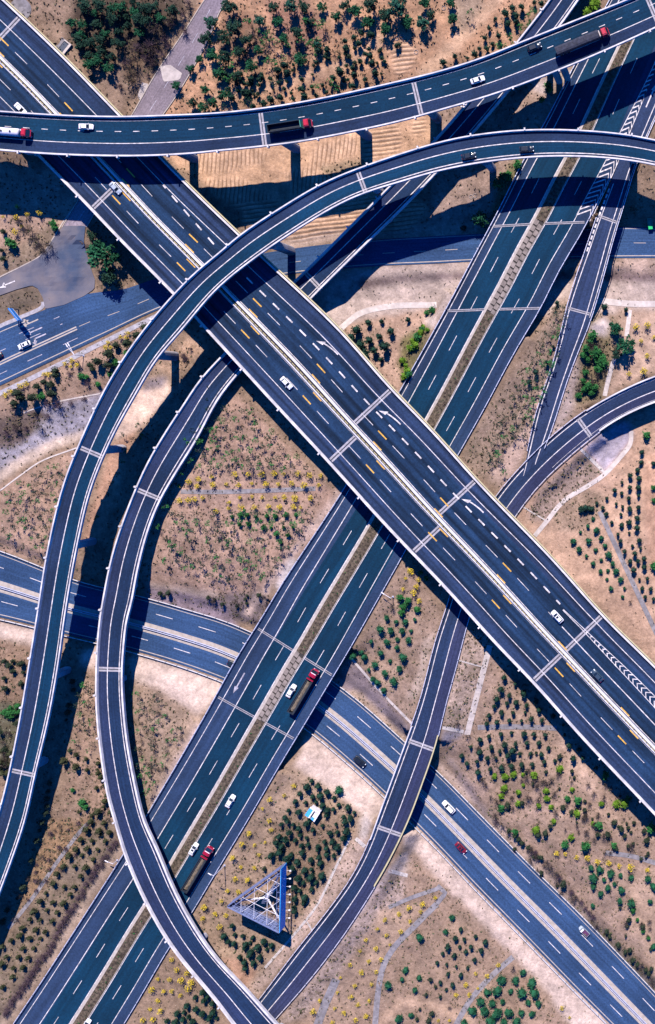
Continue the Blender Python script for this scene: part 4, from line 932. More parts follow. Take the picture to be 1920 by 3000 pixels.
# --- the low roads
r1 = thing_for(G1_, 'road', 'pale blue grey ground level road passing under all the bridges in the upper half', 'road', kind='structure')
surface('roadway', G1_, M['as_G'], r1)
mb = MB()
ga = G1_.st(200, 985)
ribbon(mb, G1_, .93, .3, 0, dz=.03, m=1); ribbon(mb, G1_, .045, .22, G1_.st(1000, 745), dz=.03, m=1); ribbon(mb, G1_, .07, .28, 0, G1_.st(110, 1000), dz=.03, m=1)
ribbon(mb, G1_, K((0, .60), (ga, .58)), .45, 0, ga + 4, m=1); ribbon(mb, G1_, K((0, .645), (ga, .63)), .45, 0, ga + 4, m=1)
dashes(mb, G1_, K((0, .62), (ga, .60), (ga + 40, .55), (G1_.len, .5)), .2, 4.2, 10.8, off=ga + 5, t0=ga + 4, m=1)
dashes(mb, G1_, .80, .22, 5.6, 13.5, off=G1_.st(75, 1040), t1=ga + 10, m=2)
for f_ in (.245, .405): dashes(mb, G1_, f_, .22, 5.6, 13.0, off=G1_.st(40, 985) + f_ * 8, t0=0, t1=G1_.st(200, 985), m=2)
mb.build('road_marking', [M['paint'], M['kerb'], M['paint_worn']], r1)
for x_, y_, kd in ((84, 948, 'both'), (97, 971, 'straight'), (108, 990, 'left')):
    mb = MB(); arrow(mb, G1_, x_, y_, 7.0, -1, kd); mb.build('lane_arrow', M['kerb'] if kd == 'both' else M['paint_worn'], r1)
r2 = thing_for(G2_, 'road', 'low blue grey expressway running from the left edge to the bottom right corner beneath the bridges', 'road', kind='structure')
surface('roadway', G2_, M['as_G'], r2)
mb = MB(); ribbon(mb, G2_, .035, .22, m=1); ribbon(mb, G2_, .955, .3, m=1)
d0 = G2_.st(1600, 2600)
dashes(mb, G2_, .222, .24, 5.9, 15.3, off=G2_.frac(1537, 2569)[0] - 3, m=0); dashes(mb, G2_, .742, .24, 5.9, 15.3, off=G2_.frac(1532, 2684)[0] - 3, m=0)
ribbon(mb, G2_, .432, .3, m=1); ribbon(mb, G2_, .595, .3, m=2)
mb.build('road_marking', [M['paint'], M['kerb'], M['kerb']], r2)
mb = MB(); rings = [[G2_.at(t, a, d) for a, d in ((.438, 0), (.438, .09), (.585, .09), (.585, 0))] for t in G2_.stations(0, G2_.len, 4)]; mb.loft(rings); mb.build('median_kerb', M['kerb'], r2)
r3 = thing_for(K_, 'road', 'pale concrete side lane coming down beneath the viaduct at the upper left', 'road', kind='structure')
surface('roadway', K_, M['as_K'], r3)
mb = MB(); dashes(mb, K_, .5, .2, 4, 9); mb.build('road_marking', M['paint_worn'], r3)
mb = MB()
for f_, o_ in ((0, -.25), (1, .25)): sweep(mb, K_, [(f_, o_ - .15, -.3), (f_, o_ - .15, .14), (f_, o_ + .15, .14), (f_, o_ + .15, -.3)])
mb.build('kerb', M['kerb'], r3)
# junction paving between side lane, left arm and ground road
def sheet(name, poly, m, label=None, cat=None, kind='structure', dz=.05, grid=3.0, parent=None, th=0.0, win=8):
    """a paved patch draped on the ground"""
    p = np.array(poly, float)
    bm_pts = resample(np.vstack([p, p[:1]]), step=win)[:-1]
    import mathutils
    x0, y0 = bm_pts.min(0); x1, y1 = bm_pts.max(0)
    inn = []
    def ins(X, Y):
        c = False; j = len(p) - 1
        for i in range(len(p)):
            xi, yi = p[i]; xj, yj = p[j]
            if (yi > Y) != (yj > Y) and X < (xj - xi) * (Y - yi) / (yj - yi) + xi: c = not c
            j = i
        return c
    st_ = grid * S
    for X in np.arange(x0, x1, st_):
        for Y in np.arange(y0, y1, st_):
            if ins(X, Y) and np.min(np.hypot(bm_pts[:, 0] - X, bm_pts[:, 1] - Y)) > st_ * .4: inn.append((X, Y))
    n = len(bm_pts); allp = [mathutils.Vector(q) for q in list(map(tuple, bm_pts)) + inn]
    v, e, f, _, _, _ = mathutils.geometry.delaunay_2d_cdt(allp, [(i, (i + 1) % n) for i in range(n)], [], 1, 1e-4)
    vs = []
    for q in v:
        g = PG(q[0], q[1]); vs.append((g[0], g[1], g[2] + dz))
    mb = MB(); mb.add(vs, f); o = mb.build(name, m, parent)
    if o.data.polygons and o.data.polygons[0].normal.z < 0: o.data.flip_normals()
    if label: tag(o, label, cat, kind=kind)
    return o
M['junction'] = mat('dusty_asphalt', (.052, .072, .125), .95, .1, .10, detail=7, col2=(.175, .145, .15))
sheet('road', [(-60, 838), (0, 816), (60, 785), (120, 752), (165, 690), (186, 662), (252, 662), (247, 708), (262, 770), (280, 820), (278, 846), (250, 866), (190, 893), (134, 905), (127, 872), (112, 845), (95, 836), (50, 848), (0, 866), (-60, 895)], M['junction'], 'dusty junction apron at the left where the side lane meets the ground road', 'road', dz=.26, grid=1.6)
mb = MB()
# left arm arrow
q = PG(22, 833); tg = np.array([-.9, -.36, 0]); tg /= np.linalg.norm(tg); n = np.array([-tg[1], tg[0], 0])
mb.add([q + tg * a + n * b_ + np.array([0, 0, .34]) for a, b_ in ((-3, -.2), (1, -.2), (1, .2), (-3, .2), (.6, -1.0), (.6, 1.0), (3, .2))], [(0, 1, 2, 3), (4, 5, 6)])
tag(mb.build('road_arrow', M['paint']), 'white arrow painted on the dusty left arm of the junction', 'road marking', kind='structure')

def path_strip(pts, w, m, label, name='path', dz=.10, th=.0, cat='path', kind='structure', closed=False, smooth=True, parent=None):
    p = catmull(pts, 8) if smooth and len(pts) > 2 else resample(np.array(pts, float), step=10); mb = MB(); n = len(p)
    vs = []; T_ = np.gradient(p, axis=0); T_ /= np.linalg.norm(T_, axis=1)[:, None]; U = np.stack([-T_[:, 1], T_[:, 0]], 1)
    for i in range(n):
        a = PG(*(p[i] - U[i] * w / 2)); b = PG(*(p[i] + U[i] * w / 2)); zz = max(a[2], b[2]) + dz
        a[2] += dz; b[2] += dz; vs += [a, b] if not th else [a - np.array([0, 0, th + .3]), a, b, b - np.array([0, 0, th + .3])]
    if not th:
        mb.add(vs, [(2 * i, 2 * i + 1, 2 * i + 3, 2 * i + 2) for i in range(n - 1)])
    else: mb.loft([vs[4 * i:4 * i + 4] for i in range(n)])
    o = mb.build(name, m, parent)
    if not th and o.data.polygons[0].normal.z < 0: o.data.flip_normals()
    return tag(o, label, cat, kind=kind) if label else o
# ------------------------------------------------------------------ paths, drains, kerbs
path_strip([(530, 1440), (640, 1441), (780, 1437), (925, 1431)], 13, M['pave'], 'grey paved footpath crossing the triangular plantation in the middle')
path_strip([(1400, 2131), (1520, 2129), (1632, 2133)], 15, M['pave'], 'grey paved footpath through the dark shrub rows beside the wide viaduct, lower right')
path_strip([(1757, 1498), (1800, 1590), (1858, 1715), (1935, 1880)], 14, M['pave'], 'straight grey footpath between two shrub plantings at the right edge')
path_strip([(1280, 2648), (1220, 2708), (1155, 2776), (1124, 2830), (1108, 2910), (1099, 3010)], 17, M['pave'], 'long bending footpath of grey slabs near the bottom edge')
path_strip([(1139, 2658), (1210, 2628), (1283, 2603)], 12, M['pave'], 'short grey footpath running up to a corner beside the low expressway')
path_strip([(1280, 2648), (1306, 2616), (1282, 2594)], 13, M['pave'], 'hooked end of a grey footpath beside the pale verge', smooth=False)
path_strip([(928, 3010), (950, 2950), (986, 2868)], 24, M['pave'], 'wide grey path stub at the bottom edge below the loop road')
path_strip([(1332, 3010), (1380, 2928), (1440, 2860), (1504, 2803)], 16, M['pave'], 'grey footpath among round bushes at the bottom, right of the long path')
path_strip([(1775, 2498), (1850, 2508), (1935, 2532)], 14, M['pave'], 'pale footpath above the row of yellow bushes at the right')
path_strip([(985, 975), (1025, 940), (1056, 918), (1139, 898), (1280, 893)], 17, M['pale'], 'cream concrete path on the bank left of the expressway, above the dark bushes')
path_strip([(1745, 880), (1850, 890), (1940, 890)], 18, M['pale'], 'cream concrete path on the right bank of the dry river')
path_strip([(1567, 1570), (1600, 1530), (1654, 1466), (1720, 1425), (1770, 1391), (1820, 1337), (1847, 1300), (1850, 1262)], 13, M['pale'], 'pale concrete ditch curving round the foot of the loop road slope', 'ditch', cat='ditch', kind=None)
path_strip([(1436, 1891), (1405, 2010), (1369, 2153)], 17, M['pale'], 'straight pale concrete ditch on the slope right of the loop road', 'ditch', cat='ditch', kind=None)
path_strip([(1700, 1314), (1770, 1383)], 9, M['stair'], 'ribbed drain steps down the loop road slope, beside the grey apron', 'drain_steps', cat='drain', kind=None)
path_strip([(1533, 1485), (1598, 1524)], 4, M['stair'], 'thin concrete drain near the wide viaduct on the loop road slope', 'drain_steps', cat='drain', kind=None)
path_strip([(1346, 1935), (1415, 1954)], 4, M['stair'], 'thin concrete drain joining the straight pale ditch', 'drain_steps', cat='drain', kind=None)
path_strip([(1297, 2131), (1359, 2144)], 11, M['stair'], 'wide concrete drain steps at the lower end of the straight pale ditch', 'drain_steps', cat='drain', kind=None)
path_strip([(1139, 2550), (1195, 2565)], 11, M['stair'], 'concrete drain steps right of the loop road by its yellow railing', 'drain_steps', cat='drain', kind=None)
path_strip([(1043, 2456), (1070, 2480)], 11, M['stair'], 'concrete drain steps left of the loop road near the shrub field', 'drain_steps', cat='drain', kind=None)
path_strip([(1026, 2454), (980, 2550), (931, 2649), (860, 2740), (777, 2835)], 7, M['stair'], 'long pale concrete drain along the foot of the loop road, beside the shrub field', 'ditch', cat='ditch', kind=None)
path_strip([(900, 2700), (918, 2730)], 5, M['stair'], 'short drain across the slope between shrub field and loop road', 'drain_steps', cat='drain', kind=None)
path_strip([(1846, 908), (1836, 985)], 13, M['pale'], 'upper half of a pale double drain by the big green tree at the right', 'ditch', cat='ditch', kind=None)
path_strip([(1800, 1052), (1786, 1100), (1772, 1160)], 13, M['pale'], 'lower half of a pale double drain by the big green tree at the right', 'ditch', cat='ditch', kind=None)
path_strip([(70, 1210), (100, 1198), (175, 1176), (295, 1153)], 4, M['pale'], 'white stone edging above the rubble bank at the left', 'kerb', cat='kerb', kind='structure', th=.15)
path_strip([(0, 1438), (60, 1393), (120, 1352), (225, 1312)], 4, M['pale'], 'low kerb along the pale track at the left', 'kerb', cat='kerb', kind='structure', th=.15)
path_strip([(-20, 1162), (60, 1124), (180, 1065), (283, 1013), (461, 925), (500, 905)], 14, M['joint'], 'grey sidewalk along the lower side of the ground road at the left', 'sidewalk', cat='sidewalk', th=.12)
path_strip([(-20, 970), (0, 956), (60, 930), (125, 898), (127, 884)], 11, M['joint'], 'grey kerbed edge of the grass island under the blue sign', 'sidewalk', cat='sidewalk', th=.12)
path_strip([(-20, 826), (0, 812), (60, 782), (120, 748), (160, 692), (186, 650), (222, 600)], 3.5, M['kerb'], 'thin kerb round the planted corner at the left', 'kerb', cat='kerb', th=.15)
path_strip([(1027, 1925), (1110, 2020), (1209, 2122)], 7, M['pale'], 'pale kerb strip between the dark gravel slope and the green bushes', 'kerb', cat='kerb', th=.05)
path_strip([(278, 2400), (250, 2420), (175, 2516), (100, 2625), (25, 2720)], 11, M['pave'], 'grey stone gutter beside the conical shrubs at the lower left', 'ditch', cat='ditch', kind=None)
c_ = [(60 + 33 * math.cos(a), 28 + 33 * math.sin(a)) for a in np.linspace(0, 6.28, 24)[:-1]]
sheet('path', c_, M['pave'], 'round grey paved pad at the top left beside the viaduct', 'path', dz=.12)
sheet('path', [(470, 195), (500, 190), (535, 215), (528, 235), (480, 240)], M['pale'], 'pale concrete patch on the side lane at the upper left', 'path', dz=.24)
sheet('path', [(417, 242), (438, 246), (410, 295), (404, 280)], M['pale'], 'bare white concrete patch beside the side lane', 'path', dz=.12)

# ------------------------------------------------------------------ guard rails
E = E_
guard(E, 0, 0, E.len, 'long pale guardrail on the left edge of the median expressway', .15, m='rail', h=.95)
guard(E, 1, eB1b - 60, E.len, 'long pale guardrail on the right edge of the median expressway', -.15)
guard(G2_, 0, 0, G2_.len, 'white guardrail along the upper side of the low expressway', -.6, m='rail_white')
guard(G2_, 1, 0, G2_.len, 'white guardrail along the lower side of the low expressway', .6, m='rail_white')
guard(G2_, .51, 0, G2_.len, 'double guardrail down the middle of the low expressway', m='rail', double=True)
guard(J_, 0, J_.st(1757, 640), J_.len - 6, 'guardrail on the left side of the slip road', -.2)
guard(J_, 1, 0, J_.len - 8, 'pale green tinted guardrail on the right side of the slip road', .2)
guard(H_, 0, hB, hC - 4, 'guardrail on the inner side of the loop road under the viaduct', -.2)
guard(H_, 1, hB, hC - 4, 'dark blue guardrail on the outer side of the loop road under the viaduct', .2)
guard(H_, 0, hD + 4, H_.len, 'guardrail on the left of the loop road beside the shrub field', -.2)
guard(H_, 1, hD + 18, H_.len, 'blue grey guardrail on the right of the loop road towards the bottom edge', .2)

# ------------------------------------------------------------------ roadside things
def lamp(px, py, h, arm, label, n=1, sep=.5):
    g = PG(px, py); root = empty('street_lamp', g); mb = MB(); mb.tube((0, 0, -.3), (0, 0, h), .16, .09); mb.box(-.3, .3, -.3, .3, -.3, .25); mb.build('pole', M['rail'], root)
    a = np.array([*arm, 0]) ; L_ = np.linalg.norm(a); a = a / L_; nrm = np.array([-a[1], a[0], 0])
    for k in range(n):
        o = nrm * (k - (n - 1) / 2) * sep * 2; mb = MB(); mb.tube(np.array([0, 0, h - .1]), o + a * L_ + np.array([0, 0, h + .35]), .09, .07); ar = mb.build('arm', M['white'], root)
        mb = MB(); e = o + a * L_ + np.array([0, 0, h + .35]); mb.tube(e - a * .2, e + a * 1.1, .20, .14, 8); mb.build('lamp_head', M['white'], ar)
    return tag(root, label, 'street lamp')
lamp(246, 1042, 6.2, (-1.8, 3.0), 'street lamp with two white arms on the sidewalk of the ground road at the left', 2, .35)
lamp(659, 2535, 8.8, (-.9, .5), 'tall lone lamp post behind the expressway guardrail, lower centre')
lamp(1152, 1748, 3.2, (-2.2, 1.5), 'short white lamp post behind the expressway guardrail, right of the middle')
lamp(345, 2520, 3.2, (-1.6, .8), 'short lamp post on the verge by the crossing ramp at the lower left')
# blue road sign on a mast
g = PG(55, 907); root = empty('road_sign', g); tag(root, 'blue sign board on a mast arm over the ground road at the far left', 'road sign')
mb = MB(); mb.tube((0, 0, -.3), (0, 0, 6.4), .2, .14); mb.build('mast', M['post'], root)
d = np.array([.62, -.78, 0]); mb = MB(); mb.tube((0, 0, 6.0), d * 5.6 + [0, 0, 6.0], .11); mb.tube((0, 0, 5.2), d * 5.6 + [0, 0, 5.2], .09); mb.build('arm', M['post'], root)
nn = np.array([.78, .62, 0]); mb = MB(); a0, a1 = d * .4 + nn * .1, d * 5.7 + nn * .1
def slab3(mb, a, b, n, th, z0, z1, m=0):
    q = [a - n * th / 2, b - n * th / 2, b + n * th / 2, a + n * th / 2]; mb.add([p * [1, 1, 0] + [0, 0, z0] for p in q] + [p * [1, 1, 0] + [0, 0, z1] for p in q], [(3, 2, 1, 0), (4, 5, 6, 7), (0, 1, 5, 4), (1, 2, 6, 5), (2, 3, 7, 6), (3, 0, 4, 7)], m)
slab3(mb, a0 + nn * .25, a1 + nn * .25, nn, .45, 4.6, 6.9); mb.build('sign_board', M['blue_sign'], root)
mb = MB(); slab3(mb, a0 + nn * .5, a1 + nn * .5, nn, .03, 4.55, 4.7); slab3(mb, a0 + nn * .5, a1 + nn * .5, nn, .03, 6.8, 6.93); mb.build('sign_border', M['white'], root)

# three sided billboard on a central column
gz = PG(800, 2625)[2]; zt, zb = gz + 12.2, gz + 7.0
def topp(px, py): return P(px, py, zt)
A3, B3, C3 = topp(666.5, 2657), topp(822, 2546), topp(818, 2733); ctr = (A3 + B3 + C3) / 3; ctr = ctr * [1, 1, 0] + [0, 0, gz]
root = empty('billboard', ctr); tag(root, 'three sided steel billboard with one bright blue face standing among the shrubs', 'billboard')
rel = lambda p: np.array(p) - ctr
tri = [rel(A3), rel(B3), rel(C3)]; zt_, zb_ = zt - gz, zb - gz
for i, nm in ((0, 'plain'), (1, 'blue'), (2, 'plain')):
    a, b = tri[i] * [1, 1, 0], tri[(i + 1) % 3] * [1, 1, 0]; d = (b - a); L_ = np.linalg.norm(d); d = d / L_; n = np.array([d[1], -d[0], 0]); 
    if np.dot(n, (a + b) / 2) < 0: n = -n
    mb = MB(); slab3(mb, a + n * .16, b + n * .16, n, .12, zb_, zt_, 0); mb.build('advert_panel', M['blue'] if nm == 'blue' else M['lattice'], root)
    mb = MB()
    for k in range(13):
        q = a + d * L_ * (k + .5) / 13; mb.box(q[0] - .07, q[0] + .07, q[1] - .07, q[1] + .07, zb_, zt_ - .05)
    for zz in np.linspace(zb_ + .2, zt_ - .2, 5): mb.tube(a + d * .3 + [0, 0, zz], b - d * .3 + [0, 0, zz], .08, n=4); mb.tube(a + d * 1.2 - n * 1.1 + [0, 0, zz], b - d * 1.2 - n * 1.1 + [0, 0, zz], .07, n=4)
    for k in range(1, 8):
        q = a + d * L_ * k / 8
        for zz in np.linspace(zb_ + .2, zt_ - .2, 3): mb.tube(q + [0, 0, zz], q - n * 1.1 + [0, 0, zz], .06, n=4)
        mb.tube(q + [0, 0, zb_], q - n * 1.1 + [0, 0, zt_ - .3], .05, n=4)
    mb.build('panel_frame', M['lattice'], root)
    for k in range(1, 8):
        if nm != 'blue': continue
        mb = MB(); q = a + d * L_ * k / 8.0; e = q + n * 1.5; mb.tube(q + n * .2 + [0, 0, zb_], e + [0, 0, zb_ - .1], .05, n=5); mb.box(e[0] - .3, e[0] + .3, e[1] - .2, e[1] + .2, zb_ - .2, zb_ + .12); mb.build('flood_light', M['white'], root)
mb = MB(); mb.tube((0, 0, -.4), (0, 0, zb_ + 1.2), .75, .65, 16); mb.build('column', M['white'], root)
mb = MB()
for q in tri: mb.tube((0, 0, zb_ + .9), np.array(q) * [.86, .86, 0] + [0, 0, zb_ + .9], .34, .26, 10)
for i in range(3):
    for u in (.25, .5, .75):
        a = tri[i] * [1, 1, 0]; b = tri[(i + 1) % 3] * [1, 1, 0]; c = tri[(i + 2) % 3] * [1, 1, 0]
        p_, q_ = a + (b - a) * u, a + (c - a) * u; mb.tube(p_ + [0, 0, zt_ - .5], q_ + [0, 0, zt_ - .5], .07, n=4)
mb.build('arm', M['white'], root)
# catwalk with ladder hatch
mb = MB(); dd = np.array([.55, .83, 0]); 
for k in np.linspace(-2, 6, 12):
    q = dd * k; mb.box(q[0] - .55, q[0] + .55, q[1] - .08, q[1] + .08, zb_ + 1.3, zb_ + 1.4)
for o in (-.55, .55): mb.tube(dd * -2 + np.array([.83, -.55, 0]) * o + [0, 0, zb_ + 1.35], dd * 6 + np.array([.83, -.55, 0]) * o + [0, 0, zb_ + 1.35], .06, n=4)
mb.build('catwalk', M['lattice'], root)
# blue shed
sz = PG(915, 2392)[2]; root = empty('shed', P(914, 2390, sz)); tag(root, 'small shed with a blue and white roof among dark shrubs, lower centre', 'shed')
q0 = P(914, 2390, sz); rp_ = lambda px, py, zz: P(px, py, sz + zz) - q0
a, b, c, d4 = rp_(893, 2388, 3), rp_(910, 2364, 3), rp_(938, 2382, 3), rp_(921.6, 2408, 3)
mb = MB(); sh = lambda p, u: (p - (a + b + c + d4) / 4) * u + (a + b + c + d4) / 4
mb.add([sh(p, .92) * [1, 1, 0] - [0, 0, .4] for p in (a, b, c, d4)] + [sh(p, .92) * [1, 1, 0] + [0, 0, 2.7] for p in (a, b, c, d4)], [(3, 2, 1, 0), (4, 5, 6, 7), (0, 1, 5, 4), (1, 2, 6, 5), (2, 3, 7, 6), (3, 0, 4, 7)]); mb.build('wall', M['white'], root)
def quad_roof(u0_, u1_, v0, v1, z0, z1, m, nm):
    f = lambda u, v, z: ((a * (1 - u) + d4 * u) * (1 - v) + (b * (1 - u) + c * u) * v) * [1, 1, 0] + [0, 0, z]
    mb = MB(); mb.add([f(u0_, v0, z0), f(u1_, v0, z0), f(u1_, v1, z0), f(u0_, v1, z0), f(u0_, v0, z1), f(u1_, v0, z1), f(u1_, v1, z1), f(u0_, v1, z1)], [(3, 2, 1, 0), (4, 5, 6, 7), (0, 1, 5, 4), (1, 2, 6, 5), (2, 3, 7, 6), (3, 0, 4, 7)]); return mb.build(nm, m, root)
quad_roof(0, .36, 0, .86, 2.75, 3.0, M['blue_roof'], 'roof'); quad_roof(.36, .47, 0, .86, 2.72, 3.08, M['white'], 'roof_ridge'); quad_roof(.47, .60, .12, .8, 2.72, 2.8, M['chassis'], 'roof_opening'); quad_roof(.60, .86, .28, .8, 2.72, 2.96, M['white'], 'roof'); quad_roof(.60, .86, 0, .26, 2.72, 2.94, M['blue_roof'], 'roof'); quad_roof(.87, 1, 0, 1, 2.7, 3.15, M['white'], 'parapet'); quad_roof(0, .86, .87, 1, 2.7, 3.1, M['white'], 'parapet')
# culvert head
g = PG(186, 138); root = empty('culvert', g); tag(root, 'concrete culvert box with a dark opening beside the viaduct at the upper left', 'culvert')
ax = np.array([.62, .78, 0]); ay = np.array([-.78, .62, 0])
def obox(mb, x0, x1, y0, y1, z0, z1):
    q = [ax * u + ay * v for u, v in ((x0, y0), (x1, y0), (x1, y1), (x0, y1))]; mb.add([p + [0, 0, z0] for p in q] + [p + [0, 0, z1] for p in q], [(3, 2, 1, 0), (4, 5, 6, 7), (0, 1, 5, 4), (1, 2, 6, 5), (2, 3, 7, 6), (3, 0, 4, 7)])
mb = MB(); obox(mb, -2.4, 2.4, .9, 3.0, -2, .28); mb.build('slab', M['pave'], root)
mb = MB(); obox(mb, -2.4, 2.4, -2.0, -1.2, -2, .6); obox(mb, -2.4, -2.0, -1.2, .9, -2, .6); obox(mb, 2.0, 2.4, -1.2, .9, -2, .6); mb.build('wall', M['pale'], root)
mb = MB(); obox(mb, -2.0, 2.0, -1.2, .9, -2, .16); mb.build('floor', M['post'], root)
# pale stone rings round young trees
def ring(px, py, r, label):
    g = PG(px, py); mb = MB(); n = 18; vs = []; fs = []
    for i in range(n):
        t = 6.2832 * i / n
        for rr_, zz in ((r * .72, .02), (r * .86, .2), (r, .02)):
            X, Y = g[0] + rr_ * math.cos(t), g[1] + rr_ * math.sin(t); vs.append((X - g[0], Y - g[1], ground(X, Y) + zz - g[2]))
    for i in range(n):
        j = (i + 1) % n; fs += [(i * 3, i * 3 + 1, j * 3 + 1, j * 3), (i * 3 + 1, i * 3 + 2, j * 3 + 2, j * 3 + 1)]
    mb.add(vs, fs); o = mb.build('planting_ring', M['pale'] if r < .9 else M['soilring']); o.location = g; return tag(o, label, 'planting ring', 'earth rings round young trees in the top plantation')
M['soilring'] = mat('ring_earth', (.30, .19, .12), .95, .3, 2)
for px, py in T(640, 0, (330, 220), (405, 230), (360, 345), (415, 315), (460, 405), (395, 440), (690, 290), (640, 320), (760, 265), (75, 575), (145, 545), (60, 520), (10, 580), (210, 480), (1165, 535), (1080, 600)): ring(px, py, 1.0, 'low earth ring round a young tree in the top plantation')
for px, py in T(640, 0, (1298, 260), (1395, 368), (1258, 270), (15, 775), (65, 768), (115, 775)) + T(1280, 0, (448, 182), (50, 58), (243, 1387), (270, 1380)): 
    o = ring(px, py, .75, 'small white concrete ring lying on bare soil in the upper half'); o['group'] = 'white concrete rings on bare soil'
# ------------------------------------------------------------------ vehicles (local x forward, y left)
def rr8(x, hw, zl, zh, c=.12): return [(x, -hw, zl + c), (x, -hw + c * .7, zl), (x, hw - c * .7, zl), (x, hw, zl + c), (x, hw, zh - c), (x, hw - c, zh), (x, -hw + c, zh), (x, -hw, zh - c)]
def wheel(root, x, y, r=.34, w=.24, rim=True):
    mb = MB(); mb.tube((x, y - w / 2, r), (x, y + w / 2, r), r, r, 14); o = mb.build('wheel', M['tyre'], root)
    if rim:
        s = 1 if y > 0 else -1; mb = MB(); mb.tube((x, y + s * (w / 2 - .02), r), (x, y + s * (w / 2 + .015), r), r * .6, r * .5, 10); mb.build('rim', M['rim'], o)
def car(label, paint, kind='sedan', L=4.7, W=1.84, hgt=1.46, sunroof=False, cat='car'):
    root = empty('car'); tag(root, label, cat, 'cars on the roads'); h2 = L / 2; w = W / 2; mb = MB(); suv = kind != 'sedan'; b = .12 if suv else 0
    rear = [(-h2, w * .80, .42, .82 + b), (-h2 + .14, w * .93, .32, .96 + b)] if not suv else [(-h2, w * .86, .45, 1.0), (-h2 + .1, w * .95, .34, 1.08)]
    mb.loft([rr8(x_, a, l, u) for x_, a, l, u in rear + [(-h2 + .7, w * .985, .26, 1.0 + b), (-.3, w, .24, .98 + b), (.9, w * .99, .24, .97 + b), (h2 - .75, w * .96, .27, .88 + b), (h2 - .25, w * .88, .3, .76 + b), (h2 - .05, w * .74, .36, .68 + b), (h2, w * .62, .42, .6 + b)]]); mb.build('body', M[paint], root, True)
    z0, z1 = .93 + b, hgt + (.2 if suv else 0); xb0, xb1 = (-h2 + (.25 if suv else .62), 1.12); xt0, xt1 = (-h2 + (.75 if suv else 1.3), .32)
    mb = MB(); n = 0
    mb.add([(xb0, -w * .86, z0), (xb1, -w * .84, z0), (xb1, w * .84, z0), (xb0, w * .86, z0), (xt0, -w * .70, z1 - .03), (xt1, -w * .70, z1 - .03), (xt1, w * .70, z1 - .03), (xt0, w * .70, z1 - .03)], [(3, 2, 1, 0), (4, 5, 6, 7), (0, 1, 5, 4), (1, 2, 6, 5), (2, 3, 7, 6), (3, 0, 4, 7)]); mb.build('window', M['glass'], root)
    mb = MB(); mb.loft([[(x_, -w * k, z1 - .05), (x_, -w * (k - .06), z1 + .015), (x_, w * (k - .06), z1 + .015), (x_, w * k, z1 - .05)] for x_, k in ((xt0 - .1, .66), (xt0 + .15, .71), (xt1 - .1, .71), (xt1 + .05, .66))])
    for sy in (-1, 1):
        for (xa, ya, za), (xc_, yc_, zc_) in (((xb1 - .03, w * .83, z0), (xt1, w * .68, z1 - .02)), ((xb0 + .05, w * .85, z0), (xt0, w * .68, z1 - .02)), ((-.25, w * .875, z0), (-.3, w * .71, z1 - .02))): mb.tube((xa, sy * ya, za), (xc_, sy * yc_, zc_), .045, n=5)
    rf = mb.build('roof', M[paint], root, False)
    if sunroof:
        mb = MB(); mb.box(-.55, .12, -.42, .42, z1 + .012, z1 + .03); mb.build('sunroof', M['glass'], rf)
    for sy in (-1, 1):
        mb = MB(); mb.box(h2 - .38, h2 - .12, sy * w * .70 - .15, sy * w * .70 + .15, .64 + b, .80 + b); mb.build('headlight', M['lamp'], root)
        mb = MB(); mb.box(-h2 - .01, -h2 + .12, sy * w * .66 - .16, sy * w * .66 + .16, .72 + b, .88 + b); mb.build('tail_light', M['tail'], root)
        mb = MB(); mb.box(.78, .95, sy * (w + .02) - .02, sy * (w + .18), z0, z0 + .14) if sy > 0 else mb.box(.78, .95, -(w + .18), -(w) + .02, z0, z0 + .14); mb.build('mirror', M[paint], root)
        for xx in (-h2 + .9, h2 - .92): wheel(root, xx, sy * (w - .12))
    return root
